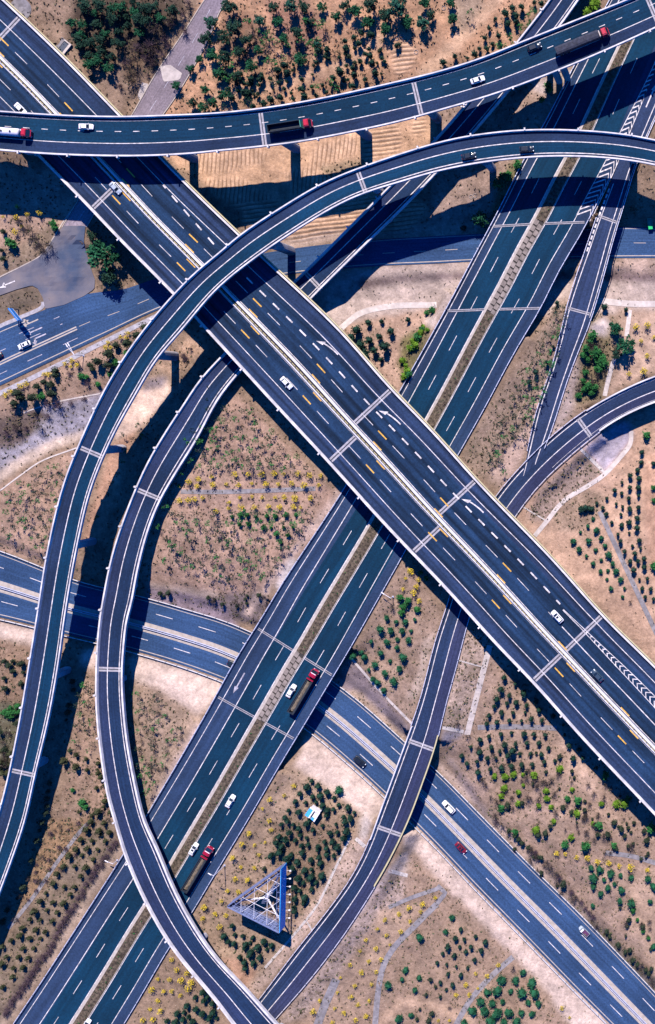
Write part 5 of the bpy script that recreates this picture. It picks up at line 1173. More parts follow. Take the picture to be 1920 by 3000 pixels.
def truck(label, kind, L, cabm='red', W=2.5, bodyh=2.9):
    root = empty('truck'); tag(root, label, 'truck', 'red cabbed trucks on the bridges'); h2 = L / 2; w = W / 2; cl = 2.5; cx0 = h2 - cl
    mb = MB(); mb.box(-h2 + .3, h2 - .3, -.5, .5, .7, 1.05); mb.box(cx0 - 1.6, cx0 + .2, -w * .85, w * .85, .55, 1.0); mb.build('chassis', M['chassis'], root)
    mb = MB(); mb.loft([rr8(x_, a, l, u, .16) for x_, a, l, u in ((cx0, w * .95, .8, 2.75), (cx0 + .25, w * .97, .7, 3.05), (cx0 + 1.55, w * .97, .6, 3.0), (cx0 + 1.95, w * .97, .55, 2.45), (cx0 + 2.3, w * .96, .5, 1.75), (h2, w * .9, .5, 1.5))]); cb = mb.build('cab', M[cabm], root, False)
    mb = MB(); mb.box(cx0 + .15, cx0 + 1.45, -w * .72, w * .72, 3.02, 3.22, taper=(.12, .12)); mb.build('roof_panel', M[cabm], cb)
    mb = MB(); mb.box(cx0 + 1.46, cx0 + 1.62, -w * .74, w * .74, 3.0, 3.14); mb.build('sun_visor', M['lamp'] if cabm != 'red' else M['red'], cb)
    mb = MB(); mb.add([(cx0 + 1.68, -w * .86, 2.92), (cx0 + 1.68, w * .86, 2.92), (cx0 + 2.34, w * .86, 1.82), (cx0 + 2.34, -w * .86, 1.82)], [(0, 1, 2, 3)]); mb.build('windscreen', M['glass'], cb)
    for sy in (-1, 1):
        mb = MB(); mb.box(h2 - .1, h2 + .03, sy * w * .72 - .2, sy * w * .72 + .2, .75, 1.0); mb.build('headlight', M['lamp'], root)
        mb = MB(); y_ = sy * (w + .2); mb.box(cx0 + 1.95, cx0 + 2.1, y_ - .12, y_ + .12, 1.9, 2.6); mb.build('mirror', M['post'], root)
    bx0, bx1 = -h2, cx0 - .95; zf = 1.25; zt_ = bodyh
    if kind in ('dump', 'load'):
        mb = MB(); t_ = .14 if kind == 'dump' else .18
        mb.box(bx0, bx1, -w, w, zf - .1, zf + .1); mb.box(bx0, bx1, -w, -w + t_, zf, zt_); mb.box(bx0, bx1, w - t_, w, zf, zt_); mb.box(bx0, bx0 + t_, -w, w, zf, zt_); mb.box(bx1 - t_, bx1, -w, w, zf, zt_ + .12); mb.build('dump_body', M['darkbed'], root)
        mb = MB(); k = bx0 + .8
        while k < bx1: mb.box(k, k + .12, -w - .07, -w + .01, zf, zt_ - .1); mb.box(k, k + .12, w - .01, w + .07, zf, zt_ - .1); k += 1.3
        mb.build('side_rib', M['chassis'], root)
        if kind == 'load':
            mb = MB(); n = 16; vs = []; fs = []; rg = random.Random(int(L * 10))
            for i in range(n + 1):
                X = bx0 + .9 + (bx1 - bx0 - 1.7) * i / n
                for v in range(5): vs.append((X, -w * .45 + w * .90 * v / 4, zt_ - .55 + .22 * math.sin(v / 4 * 3.14) + rg.uniform(-.1, .1)))
            fs = [(i * 5 + v, i * 5 + v + 1, i * 5 + v + 6, i * 5 + v + 5) for i in range(n) for v in range(4)]; mb.add(vs, fs)
            mb.build('load_cover', M['cargo'], root)
            mb = MB(); mb.box(bx1 - .02, bx1 + .28, -w * .98, w * .98, zt_ - .35, zt_ + .2); mb.build('front_board', M[cabm], root)
            mb = MB(); mb.box(bx0 + .2, bx1 - .3, -w + .19, -w * .47, zf + .2, zt_ - .3); mb.box(bx0 + .2, bx1 - .3, w * .47, w - .19, zf + .2, zt_ - .3); mb.build('side_sheet', M['chassis'], root)
        else:
            mb = MB(); mb.box(bx0 + .3, bx1 - .3, -w + .2, w - .2, zf + .1, zf + .4, taper=(.2, .5)); mb.build('bed_floor', M['chassis'], root)
            mb = MB(); mb.box(bx1 + .02, bx1 + .16, -w * .9, w * .9, zf, zt_ + .2); mb.build('front_board', M['green_board'], root)
    elif kind == 'tarp':
        mb = MB(); n = 14; rings = []; rg = random.Random(5)
        for i in range(n + 1):
            X = bx0 + (bx1 - bx0) * i / n; z_ = zt_ + rg.uniform(-.09, .09); rings.append([(X, -w, zf - .2), (X, w, zf - .2), (X, w, z_ - .15), (X, w * .5, z_ + .06), (X, -w * .5, z_ + .06), (X, -w, z_ - .15)])
        mb.loft(rings); mb.build('covered_trailer', M['tarp'], root)
        mb = MB(); mb.box(bx1 + .15, bx1 + .5, -w * .8, w * .8, 1.5, 2.9); mb.build('front_board', M['pale'], root)
    elif kind == 'tanker':
        mb = MB(); rings = []
        for X, k in ((bx0, .6), (bx0 + .25, .92), (bx0 + .5, 1), (bx1 - .3, 1), (bx1 - .05, .92), (bx1 + .15, .6)):
            rings.append([(X, w * .98 * k * math.cos(t), 2.05 + 1.0 * k * math.sin(t)) for t in np.linspace(0, 2 * math.pi, 21)[:-1]])
        mb.loft(rings); tk = mb.build('tank', M['tank'], root, True)
        for X in np.arange(bx0 + 1.3, bx1 - .5, 2.9): mb = MB(); mb.tube((X, 0, 2.95), (X, 0, 3.25), .32, .3, 12); mb.build('hatch', M['chassis'], tk)
        mb = MB(); mb.box(bx0 + .2, bx1, -w, w, 1.0, 1.2); mb.build('bed_floor', M['tank'], root)
    xs = [h2 - 1.3, cx0 - .5, -h2 + 1.2, -h2 + 2.45] + ([-h2 + 3.7] if L > 15 else [])
    for xx in xs:
        for sy in (-1, 1): wheel(root, xx, sy * (w - .22), .5, .36, False)
    return root
M['green_board'] = mat('green_headboard', (.05, .28, .20), .6)
def put(o, rd, px, py, sgn, zc=.7):
    t, f = rd.frac(px, py); zr = rd.at(t, .5)[2]; q = P(px, py, zr + zc); tg = rd.tan(t) * sgn
    o.location = (q[0], q[1], zr + .03); o.rotation_euler = (0, -math.asin(tg[2]) , math.atan2(tg[1], tg[0])); return o
put(car('white sedan on the wide viaduct at the top left, just above the upper ramp', 'w_car'), M_, 61, 319, 1)
put(car('white sedan alone on the upper two lane ramp near the top left', 'w_car', L=4.8), A_, 253, 371, 1)
put(car('silver grey sedan half in shadow on the wide viaduct below the upper ramp', 's_car'), M_, 339, 551, 1)
put(car('white sedan on the upper ramp between the two joints and the black car, upper right', 'w_car', sunroof=False), A_, 1400, 234, 1)
put(car('black car with headlights on beside the long covered truck on the upper ramp', 'k_car', 'suv'), A_, 1567, 138, 1)
put(car('dark car on the curved ramp, left one of the two following each other', 'k_car'), C_, 1374, 457, -1)
put(car('dark car on the curved ramp, right one of the two following each other', 'k_car', 'suv'), C_, 1544, 437, -1)
put(car('white hatchback with dark sunroof on the ground road below the blue sign', 'w_car', 'suv', 4.5, sunroof=True), G1_, 72, 1011, -1)
put(car('dark car cut by the left edge on the ground road', 'k_car', L=4.4), G1_, -10, 1045, -1)
put(car('white sedan in the middle of the wide viaduct, above the triangular plantation', 'w_car', L=4.8), M_, 840, 1122, 1)
put(car('white car with a dark roof on the wide viaduct near the chevron markings', 'w_car', 'suv', 4.8, sunroof=True), M_, 1633, 1806, -1)
put(car('dark grey car on the wide viaduct beside the chevron nose', 'g_car', L=4.8), M_, 1750, 1979, -1)
put(car('white sedan overtaking the red truck on the expressway bridge', 'w_car', L=4.9), E_, 854, 2024, -1)
put(car('white sedan alone on the expressway above the blue shed', 'w_car', L=4.9), E_, 676, 2347, -1)
put(car('white car with sunroof beside the lower loaded truck near the crossing ramp', 'w_car', L=4.7, sunroof=True), E_, 568, 2487, -1)
put(car('white car just entering at the bottom edge on the expressway', 'w_car'), E_, 253, 3003, -1)
put(car('black car on the low expressway left of the loop road bridge', 'k_car', 'suv', 4.7), G2_, 1055, 2231, 1)
put(car('white minivan on the low expressway just right of the loop road bridge', 'w_car', 'suv', 5.3, 1.9), G2_, 1315, 2364, -1)
put(car('dark red car on the low expressway at the lower right', 'r_car', sunroof=True), G2_, 1351, 2484, 1)
put(car('dark car half hidden by the expressway bridge on the low expressway', 'k_car'), G2_, 686, 1948, 1)
put(truck('red cabbed white tanker entering the upper ramp at the left edge', 'tanker', 13.0, 'red'), A_, 30, 386, 1, 2)
put(truck('red cabbed truck with an empty dark dump body on the upper ramp', 'dump', 14.2, 'red', bodyh=3.1), A_, 850, 369, 1, 2)
put(truck('red cabbed truck with a long dark covered trailer at the top right', 'tarp', 18.2, 'red', bodyh=3.5), A_, 1707, 121, 1, 2)
put(truck('deep red truck with a beige load crossing the expressway bridge beside a white car', 'load', 16.6, 'maroon'), E_, 889, 2026, -1, 2)
put(truck('deep red truck with a beige load about to pass beneath the crossing ramp', 'load', 17.2, 'maroon'), E_, 579, 2547, -1, 2)
# small three wheeled cargo truck
root = empty('cargo_tricycle'); tag(root, 'small white cabbed cargo tricycle with a plum load on the low expressway, lower right', 'cargo tricycle'); mb = MB()
mb.loft([rr8(x_, a, l, u, .1) for x_, a, l, u in ((.55, .75, .4, 1.75), (1.2, .78, .4, 1.8), (1.55, .76, .4, 1.3), (2.2, .5, .4, 1.0))]); cb = mb.build('cab', M['s_car'], root); mb = MB(); mb.box(.6, 1.15, -.62, .62, 1.74, 1.86); mb.build('roof_panel', M['w_car'], cb)
mb = MB(); mb.box(1.22, 1.5, -.7, .7, 1.25, 1.72, taper=(.1, .05)); mb.build('windscreen', M['glass'], cb)
mb = MB(); mb.box(-2.0, .5, -.85, .85, .5, .65); mb.box(-2.0, .5, -.85, -.78, .6, 1.15); mb.box(-2.0, .5, .78, .85, .6, 1.15); mb.box(-2, -1.93, -.85, .85, .6, 1.15); mb.build('cargo_bed', M['s_car'], root)
mb = MB(); mb.box(-1.9, .4, -.75, .75, .65, 1.35, taper=(.2, .2)); ld = mb.build('load', M['purple'], root)
mb = MB(); mb.box(-1.4, -.5, .1, .5, 1.3, 1.5, taper=(.1, .1)); mb.build('bundle', M['cargo'], ld)
for xx, yy in ((1.75, 0), (-1.3, .7), (-1.3, -.7)): wheel(root, xx, yy, .3, .16, False)
put(root, G2_, 1712, 2728, -1)
g = PG(1906, 660); root = empty('small_truck', g, R(-84)); tag(root, 'bright green little truck parked in the shade at the right edge of the ground road', 'truck')
mb = MB(); mb.box(.4, 1.7, -.8, .8, .4, 1.75, taper=(.1, .08)); mb.build('cab', M['green'], root); mb = MB(); mb.box(-2.2, .3, -.85, .85, .6, .75); mb.box(-2.2, .3, -.85, -.75, .7, 1.3); mb.box(-2.2, .3, .75, .85, .7, 1.3); mb.box(-2.2, -2.1, -.85, .85, .7, 1.3); mb.build('cargo_bed', M['green_board'], root)
mb = MB(); mb.box(1.45, 1.72, -.7, .7, 1.05, 1.6); mb.build('windscreen', M['glass'], root)
for xx in (1.1, -1.4):
    for yy in (.7, -.7): wheel(root, xx, yy, .32, .2, False)
# ------------------------------------------------------------------ plants
def leaves(mb, rg, c, r, n, size, m=0, flat=.0):
    for _ in range(n):
        d = np.array([rg.gauss(0, 1), rg.gauss(0, 1), rg.gauss(0, 1)]); d /= np.linalg.norm(d) + 1e-9; u = rg.random() ** .45
        p = np.array(c) + d * np.array(r) * u
        a = np.array([rg.gauss(0, 1), rg.gauss(0, 1), rg.gauss(0, .6)]); a /= np.linalg.norm(a); nrm = d * .6 + np.array([rg.gauss(0, .6), rg.gauss(0, .6), .6]); b = np.cross(nrm, a); b /= np.linalg.norm(b) + 1e-9
        s = size * rg.uniform(.6, 1.3); q = a * s; w = b * s * .55
        mb.add([p - q, p + w, p + q, p - w], [(0, 1, 2, 3)], m)
def core(mb, rg, c, r, m=0, nu=9, nv=5):
    rings = []
    for j in range(nv):
        ph = math.pi * (j + .5) / nv; rings.append([(c[0] + r[0] * math.sin(ph) * math.cos(6.2832 * i / nu) * rg.uniform(.75, 1.1), c[1] + r[1] * math.sin(ph) * math.sin(6.2832 * i / nu) * rg.uniform(.75, 1.1), c[2] - r[2] * math.cos(ph) * rg.uniform(.85, 1.1)) for i in range(nu)])
    mb.loft(rings, m)
def shrub_mesh(seed, rx, hh, mt, n=150, lf=.16, cone=False):
    rg = random.Random(seed); mb = MB(); mb.tube((0, 0, -.4), (0, 0, hh * .5), .06, .04, 5, 1)
    core(mb, rg, (0, 0, hh * .55), (rx * .66, rx * .66, hh * .38))
    k = 7
    for i in range(k):
        t = rg.random() * 6.28; u = rg.uniform(.3, .62); z_ = hh * rg.uniform(.35, .78); s = (1.25 - z_ / hh) if cone else 1
        leaves(mb, rg, (rx * u * math.cos(t) * s, rx * u * math.sin(t) * s, z_), (rx * .45, rx * .45, hh * .24), n // k, lf)
    leaves(mb, rg, (0, 0, hh * .55), (rx, rx, hh * .46), n // 3, lf)
    return mb
def twig_mesh(seed, rx, hh, n=26, leafn=30, lf=.09):
    rg = random.Random(seed); mb = MB(); mb.tube((0, 0, -.4), (0, 0, hh * .6), .07, .04, 5, 1)
    for i in range(n):
        t = rg.random() * 6.28; z0 = hh * rg.uniform(.15, .6); L_ = rx * rg.uniform(.6, 1.05); e = np.array([L_ * math.cos(t), L_ * math.sin(t), min(hh, z0 + hh * rg.uniform(.2, .5))]); mb.tube((0, 0, z0), e, .035, .012, 4, 1)
        for q in range(2):
            s = np.array([0, 0, z0]) + (e - [0, 0, z0]) * rg.uniform(.4, .8); f = s + np.array([rg.gauss(0, .3) * rx, rg.gauss(0, .3) * rx, rg.uniform(0, .3) * hh]); mb.tube(s, f, .022, .01, 3, 1)
    if leafn: leaves(mb, rg, (0, 0, hh * .7), (rx, rx, hh * .35), leafn, lf)
    return mb
def sapling_mesh(seed, hh, mt, n=26):
    rg = random.Random(seed); mb = MB(); lean = rg.uniform(-.12, .12); top = np.array([lean, rg.uniform(-.1, .1), hh]); mb.tube((0, 0, -.4), top, .05, .03, 4, 1)
    for i in range(6):
        t = rg.random() * 6.28; s = top * rg.uniform(.55, .95); e = s + np.array([math.cos(t), math.sin(t), .5]) * rg.uniform(.35, .8); mb.tube(s, e, .03, .012, 3, 1); leaves(mb, rg, e, (.42, .42, .28), n // 5, .19)
    return mb
KIND = {}
def kind(key, makers, mats, name, cat):
    KIND[key] = ([m().build(name, mats) for m in makers], name, cat)
    for o in KIND[key][0]: COL.objects.unlink(o)
V = range
kind('dark', [lambda i=i: shrub_mesh(i, .80 + .07 * (i % 3), 2.6 + .15 * (i % 2), 0) for i in V(5)], [M['lf_dark'], M['trunk']], 'clipped_shrub', 'shrub')
kind('ever', [lambda i=i: shrub_mesh(30 + i, .80 + .08 * (i % 3), 2.6 + .2 * (i % 2), 0) for i in V(5)], [M['lf_dark'], M['trunk']], 'evergreen_shrub', 'shrub')
kind('dusty', [lambda i=i: shrub_mesh(20 + i, .85, 2.2, 0, 120) for i in V(4)], [M['lf_dark2'], M['trunk']], 'dusty_shrub', 'shrub')
kind('cone', [lambda i=i: shrub_mesh(40 + i, .95, 2.5, 0, 130, .2, True) for i in V(4)], [M['lf_olive'], M['trunk']], 'conical_shrub', 'shrub')
kind('green', [lambda i=i: shrub_mesh(60 + i, 1.0, 2.0, 0, 170, .2) for i in V(4)], [M['lf_green'], M['trunk']], 'leafy_shrub', 'shrub')
kind('lime', [lambda i=i: shrub_mesh(80 + i, 1.0, 1.8, 0, 140, .2) for i in V(4)], [M['lf_lime'], M['trunk']], 'lime_shrub', 'shrub')
kind('round', [lambda i=i: shrub_mesh(90 + i, 1.32, 2.6, 0, 230, .22) for i in V(4)], [M['lf_tree'], M['trunk']], 'round_bush', 'shrub')
kind('yellow', [lambda i=i: twig_mesh(100 + i, .75, 1.7, 14, 95, .14) for i in V(5)], [M['lf_yellow'], M['trunk']], 'flowering_shrub', 'flowering shrub')
kind('bare', [lambda i=i: twig_mesh(120 + i, 1.1, 2.4, 22, 30, .10) for i in V(4)], [M['lf_olive'], M['twig']], 'bare_shrub', 'bare shrub')
kind('barep', [lambda i=i: twig_mesh(140 + i, 1.0, 1.5, 30, 40, .10) for i in V(4)], [M['twig_purple'], M['twig_purple']], 'bare_shrub', 'bare shrub')
kind('sap', [lambda i=i: sapling_mesh(160 + i, 3.0, 0, 50) for i in V(6)], [M['lf_green'], M['trunk']], 'sapling', 'sapling')
kind('sapd', [lambda i=i: sapling_mesh(180 + i, 2.7, 0, 42) for i in V(5)], [M['lf_dark'], M['trunk']], 'sapling', 'sapling')
RG = random.Random(11); NPL = [0]
def plant(key, px, py, label, group, s=1.0, hc=1.0):
    ms, name, cat = KIND[key]; zz = 3.0; s = s * SCL[key]
    for _ in range(4): q = P(px, py, zz + hc * s); zz = ground(q[0], q[1])
    o = ms[RG.randrange(len(ms))].copy(); o.name = name; COL.objects.link(o); k = s * RG.uniform(.88, 1.12); o.location = (q[0], q[1], zz); o.scale = (k, k, k * RG.uniform(.9, 1.1)); o.rotation_euler = (0, 0, RG.random() * 6.28)
    tag(o, label, cat, group); NPL[0] += 1; return o
SCL = {'dark': 1.22, 'ever': 1.22, 'dusty': 1.2, 'cone': 1.25, 'green': 1.25, 'lime': 1.25, 'round': 1.18, 'yellow': 1.25, 'bare': 1.3, 'barep': 1.15, 'sap': 1.5, 'sapd': 1.5}
def many(key, ox, oy, txt, label, group, s=1.0, js=.3, hc=1.2):
    v = [float(q) for q in txt.split()]
    for a, b in zip(v[::2], v[1::2]): plant(key, ox + a / 2.40625, oy + b / 2.40625, label, group, s * RG.uniform(1 - js, 1 + js), hc)
X0, X1, X2 = 0, 640, 1280
g1, l1 = 'round shrubs in rows at the right edge', 'round dark shrub in the straight rows right of the grey footpath at the right edge'
many('dark', X2, 1200, "1447 300 1440 370 1415 425 1425 485 1365 465 1307 512 1255 565 1360 550 1423 550 1305 590 1355 625 1423 605 1200 625 1170 690 1265 665 1310 685 1423 690 1360 700 1195 735 1300 740 1235 795 1303 815 1358 795 1415 765 1412 830 1357 870 1277 880 1297 925 1428 920 1380 960 1437 975 1325 1000 1397 1010 1363 1070 1420 1065 1462 1050 1465 1110 1387 1130 1430 1195 1485 1190 1450 1260 1510 1265 1470 1320 1528 1335 1530 380 1550 1100", l1, g1, .92)
many('green', X2, 1200, "1475 180 1528 550 1530 640 1535 1100", 'larger green bush on the orange soil beyond the rows at the right edge', 'larger green bushes at the right edge', 1.1)
many('dark', X2, 1200, "1015 700 1050 690 1095 700 1130 660 1040 705 1075 695", 'dark clipped shrub in the short hedge row at the head of the footpath', 'short hedge row at the head of the footpath', 1.05)
many('round', X2, 1200, "1103 770 1065 820 1128 850 1013 865 1070 925 965 925 1160 905 1007 985 1187 960 1120 990 1055 1030 1217 1020 1160 1060 1240 1085 1103 1085 1155 1140 1207 1135 1265 1135 1200 1195 1297 1195 1227 1260 1325 1260 1310 1320", 'bushy green shrub in the triangle left of the grey footpath at the right edge', 'bushy shrubs left of the right edge footpath', .64)
many('bare', X2, 1200, "1365 1355", 'bare shrub at the lower tip of the right edge triangle', None, .8)
l2, g2 = 'dark clipped shrub in the rows between the pale ditch and the wide viaduct, lower right', 'dark shrub rows below the viaduct'
many('dark', X2, 1800, "478 445 553 490 455 525 510 570 613 550 425 595 562 620 632 640 405 645 495 625 720 675 455 690 540 690 622 690 370 710 665 735 740 745 352 770 423 760 512 750 597 750 455 845 527 835 615 840 685 840 370 860 305 885 765 850 238 935 387 935 480 920 555 910 637 905 722 905 790 940 932 925 178 995 302 970 442 965 535 955 585 980 660 980 737 985 965 1010 1028 1010 213 1050 285 1035 355 1015 417 1010 503 995 760 1040 832 1030 602 1060 675 1055 290 1110 378 1090 455 1080 527 1070", l2, g2, 1.0)
many('dusty', X2, 1800, "700 615 900 850 1005 950 1125 1080 890 780 820 720", 'dusty shrub in the shadow strip along the wide viaduct, lower right', 'shrubs in the viaduct shadow', .9)
many('lime', X2, 1800, "405 1145 480 1145 540 1130 607 1130 610 1205 475 1225 575 1260 455 1280 680 1130 865 1095 770 1245 775 1300 955 1235 720 1350 805 1360 575 1335 1160 1335 1268 1340 990 1410 1325 1335", 'lime green bush below the dark shrub rows, lower right', 'lime green bushes, lower right', 1.0)
many('green', X2, 1800, "1190 1140 920 1300 455 1370 990 1310 1345 1300", 'fresh green bush among the lime bushes, lower right', 'fresh green bushes, lower right', 1.05)
many('dusty', X2, 1800, "500 1345 890 1360 1045 1380 600 1330 440 1350", 'dull olive bush among the lime bushes, lower right', 'dull bushes, lower right', 1.0)
many('bare', X2, 1800, "805 1170 1070 1200 1110 1260 1230 1220 320 1170 345 1200 380 1290 420 1320 700 1160 860 1130 1000 1300 1180 1290 530 1290 640 1290 1080 1340 1290 1280 950 1180 1190 1200 750 1180 830 1260", 'leafless brown bush between the lime bushes, lower right', 'leafless bushes, lower right', .85)
many('green', X2, 2400, "550 90 1045 195 905 180 1245 185 1510 60 1140 45", 'bright green round bush near the yellow row at the right', 'green bushes near the yellow row', 1.25)
many('lime', X2, 2400, "695 80 825 20 945 130 1100 30", 'yellowish green bush above the yellow row at the right', 'yellowish bushes above the yellow row', 1.1)
many('dusty', X2, 2400, "715 110 1135 110 1250 25 1205 110 1390 25 1460 80 1490 240 765 100 800 50 1300 70 1350 60 1480 150 1440 280", 'dull bush in the loose planting above the yellow row at the right', 'dull bushes above the yellow row', 1.0)
many('yellow', X2, 2400, "845 245 905 250 985 270 1062 280 1132 300 1213 310 1288 330 1368 340 1485 360", 'yellow blossoming bush in the single row at the right', 'yellow row at the right', 1.15)
many('round', X2, 2400, "1088 340 1148 355 1228 380 1110 410 1178 425 1295 395 1370 410 1490 415 1255 455 1105 470 1208 485 1300 495 1155 525 1290 575 1375 585 1505 580 1100 610 1530 470 1530 900", 'round dark bush just below the yellow row at the right', 'dark bushes below the yellow row', .84)
many('green', X2, 2400, "1385 645 1415 710 1455 790 1490 840", 'small green bush in the string running down the right edge', 'string of small bushes at the right edge', .85)
l3, g3 = 'small dark upright shrub in the loose group left of the long footpath, bottom', 'upright shrubs near the bottom'
many('ever', X2, 2400, "130 835 170 775 195 845 272 825 345 860 80 895 160 900 205 930 242 895 315 920 42 945 125 955 268 985 70 1025 138 1035 218 1045 78 1090 170 1095 25 1150 112 1165 68 1200 25 1250 5 1010", l3, g3, .85)
many('round', X2, 2400, "110 690 65 790", 'round green bush at the upper end of the upright shrubs near the bottom', 'two round bushes above the upright shrubs', .75)
many('round', X2, 2400, "610 1075 460 1130 555 1130 670 1150 355 1220 427 1205 522 1210 600 1220 690 1225 310 1280 393 1290 467 1285 645 1290 720 1300 253 1350 340 1350 427 1360 510 1360 595 1365 672 1370 385 1415 475 1420 560 1425 190 1435", 'big round green bush in the orchard rows at the bottom right of centre', 'round bushes in rows near the bottom', .98)
many('bare', X2, 2400, "540 1050 505 1360 90 1330 1500 720 1440 740", 'leafless bush at the edge of the round bushes near the bottom', 'leafless bushes near the bottom', .8)
many('yellow', X2, 2400, "435 1030 355 1110 275 1090 205 1170 230 1240 290 1195 135 1240 880 1335 935 1400 90 1420 10 1420", 'small yellow bush beside the grey footpath among the round bushes, bottom', 'yellow bushes by the bottom footpath', .8)
l4, g4 = 'dark round shrub in the dense field between billboard and loop road', 'dense shrub field by the billboard'
many('ever', X1, 2400, "445 35 490 15 530 35 570 60 615 35 640 15 735 45 830 35 895 15 905 80 840 90 790 95 500 95 540 150 580 110 625 130 670 75 410 165 475 140 590 180 635 175 750 160 805 155 840 195 885 130 765 200 700 215 430 230 375 250 490 270 515 245 590 240 655 285 710 265 765 245 815 255 720 310 555 300 520 345 610 355 660 350 730 395 565 410 600 445 655 405 690 445 540 480 660 490 610 550 575 500 605 590 540 560 535 620 540 650 430 120 450 190 700 190", l4, g4, 1.1)
many('ever', X1, 1800, "660 1170 627 1210 707 1210 575 1260 768 1250 668 1280 720 1275 820 1290 545 1315 617 1325 735 1345 815 1370 495 1380 567 1390 760 1415 770 1380 885 1425 915 1360 960 1395 935 1435 470 1430 690 1320 850 1340", 'dark round shrub around the blue shed', 'shrubs around the blue shed', 1.05)
many('round', X1, 1800, "855 1240", 'bright round bush at the corner of the pale concrete verge above the blue shed', None, 1.0)
many('dusty', X1, 2400, "320 350", 'dusty bush touching the upper side of the billboard', None, 1.3)
many('ever', X1, 2400, "95 750 40 820 72 860 115 810 175 820 110 875 245 830 320 860 225 870 280 895 345 915 375 890 185 905 235 935 195 880 295 975 150 975 185 1005 215 960 245 1015 190 1045", 'dark upright shrub in the group just below the billboard', 'shrubs below the billboard', 1.0)
l5, g5 = 'green bush in the planting between expressway and loop road, right of centre', 'bushes between expressway and loop road'
many('round', X1, 1800, "1140 105 1300 300 1105 350 1240 470 1320 50 1175 415 1340 180", 'larger green bush in the planting between expressway and loop road', 'larger bushes between expressway and loop road', .95)
many('round', X1, 1800, "1190 25 1255 50 1385 35 1220 115 1300 115 1360 115 1265 175 1078 190 1190 195 1260 235 1145 270 1010 265 1030 300 1210 330 1280 385 1090 455 1165 535 950 290 1060 390 1120 480", l5, g5, .7)
many('green', X1, 1200, "1285 1325 1335 1350 1300 1390 1400 1410 1290 1430", 'green bush just below the yellow bushes under the wide viaduct', 'green bushes under the viaduct edge', .95)
many('bare', X1, 1200, "1220 1390", 'leafless bush beside the short white lamp post', None, 1.1)
many('yellow', X1, 1200, "1355 1140 1320 1190 1410 1200 1300 1265 1375 1290 1415 1350 1345 1130 1395 1250", 'yellow bush in the corner between expressway and wide viaduct', 'yellow bushes under the viaduct edge', 1.05)
many('green', X1, 1200, "1425 1150 1465 1190", 'green bush in the viaduct shadow by the yellow bushes', 'two green bushes in the viaduct shadow', .8)
l6 = 'yellow blossoming bush in the double rows beside the footpath of the triangular plantation'
many('yellow', X1, 1200, "115 455 210 455 300 455 390 450 460 455 560 450 640 465 725 465 55 525 140 530 237 520 335 527 425 525 515 520 605 535 705 535 150 620 235 615 310 620 400 620 465 620 540 625 650 625 75 655 160 690 255 690 355 685 430 690 530 685 580 690 70 695", l6, 'yellow rows in the triangular plantation', 1.05)
many('yellow', X0, 1200, "1260 540 1400 490 1390 540 1500 530 1495 475 1330 640 1370 635 1430 620 1265 640 1525 715 1330 510", l6, 'yellow rows in the triangular plantation', 1.05)
many('green', X1, 1200, "155 740 200 740 265 755 400 750 475 740 545 740 340 750 95 755 150 810 210 805 320 830 370 830 410 875 440 935 525 830 490 885 460 830", 'low green bush in the lower rows of the triangular plantation', 'low green bushes in the triangular plantation', .72)
yl7 = 'yellow bush on the verge between lower expressway and crossing ramp, bottom left'
many('yellow', X0, 2400, "1440 620 1515 670 1430 700 1210 990 1243 1065 1318 1085 1112 1130 1193 1135 1275 1140 1350 1150 1068 1205 1155 1215 1210 1215 1325 1195 1270 1245 1112 1280 1058 1340 1130 1355 1005 1420 1078 1415 1235 920", yl7, 'yellow bushes by the crossing ramp', 1.0)
many('ever', X0, 2400, "1435 1215 1375 1255 1320 1310 1435 1280 1465 1250 1500 1300 1380 1340 1300 1360 1250 1370 1430 1370 1180 1420 1240 1425 1330 1390 1290 1410 1480 1400 1500 1360 1360 1420 1530 1400", 'dark upright shrub in the corner below the crossing ramp, bottom edge', 'shrubs below the crossing ramp', 1.05)
many('yellow', X1, 2400, "370 80 215 100 165 180 255 185 330 165 285 255 100 275 160 340 252 345 115 425 207 430 65 505 140 515 50 680 20 580 10 760 360 10", 'yellow bush on the bank between expressway guardrail and billboard', 'yellow bushes by the billboard', .95)
many('yellow', X1, 1800, "530 1210 365 1305 310 1370 465 1275", 'yellow bush at the top of the bank left of the blue shed', 'yellow bushes left of the blue shed', .95)
many('yellow', X1, 2400, "1530 555 1440 600 1345 625 1425 650 1275 670 1175 710 1350 720 1120 775 1285 795 1185 820 1210 885 1040 855 1110 915 1000 930 1060 1000 1145 995 925 1030 1010 1080 860 1120 1110 1080 960 1175 840 1225 1080 1165 935 1255 985 1310 820 1335 885 1365 1065 1280 715 1280 670 1355 1040 1390 965 1420 800 1440", 'pale yellow bush on the slope between loop road and long footpath', 'pale yellow bushes right of the loop road', .85)
many('round', X1, 2400, "1418 830 1320 1060 1295 1130 1415 1120 1195 1165 1388 1205 1275 1400 1360 1380", 'round green bush right of the long footpath, bottom', 'round bushes right of the long footpath', .85)
many('dusty', X1, 2400, "1495 1130 1530 1180 1465 1235 1420 1340 1505 1370 1480 1420 1400 1410", 'dusty upright bush right of the long footpath, bottom', 'dusty bushes right of the long footpath', .85)
l8, g8 = 'conical olive shrub in the slanting rows at the lower left', 'conical shrub rows at the lower left'
many('cone', X0, 2400, "640 15 735 25 605 75 700 80 770 90 570 140 650 150 740 155 615 205 690 215 485 260 575 255 655 285 540 210 450 330 530 330 605 340 400 385 570 400 375 455 455 475 525 475 325 520 495 530 285 575 370 585 450 590 240 650 330 640 405 655 210 705 285 710 365 720 155 765 250 780 320 790 140 820 80 850 205 840 285 840 15 900 160 910 240 910 45 970 130 970 200 975 10 1020 95 1050 160 1045 90 1110 20 1180", l8, g8, .95)
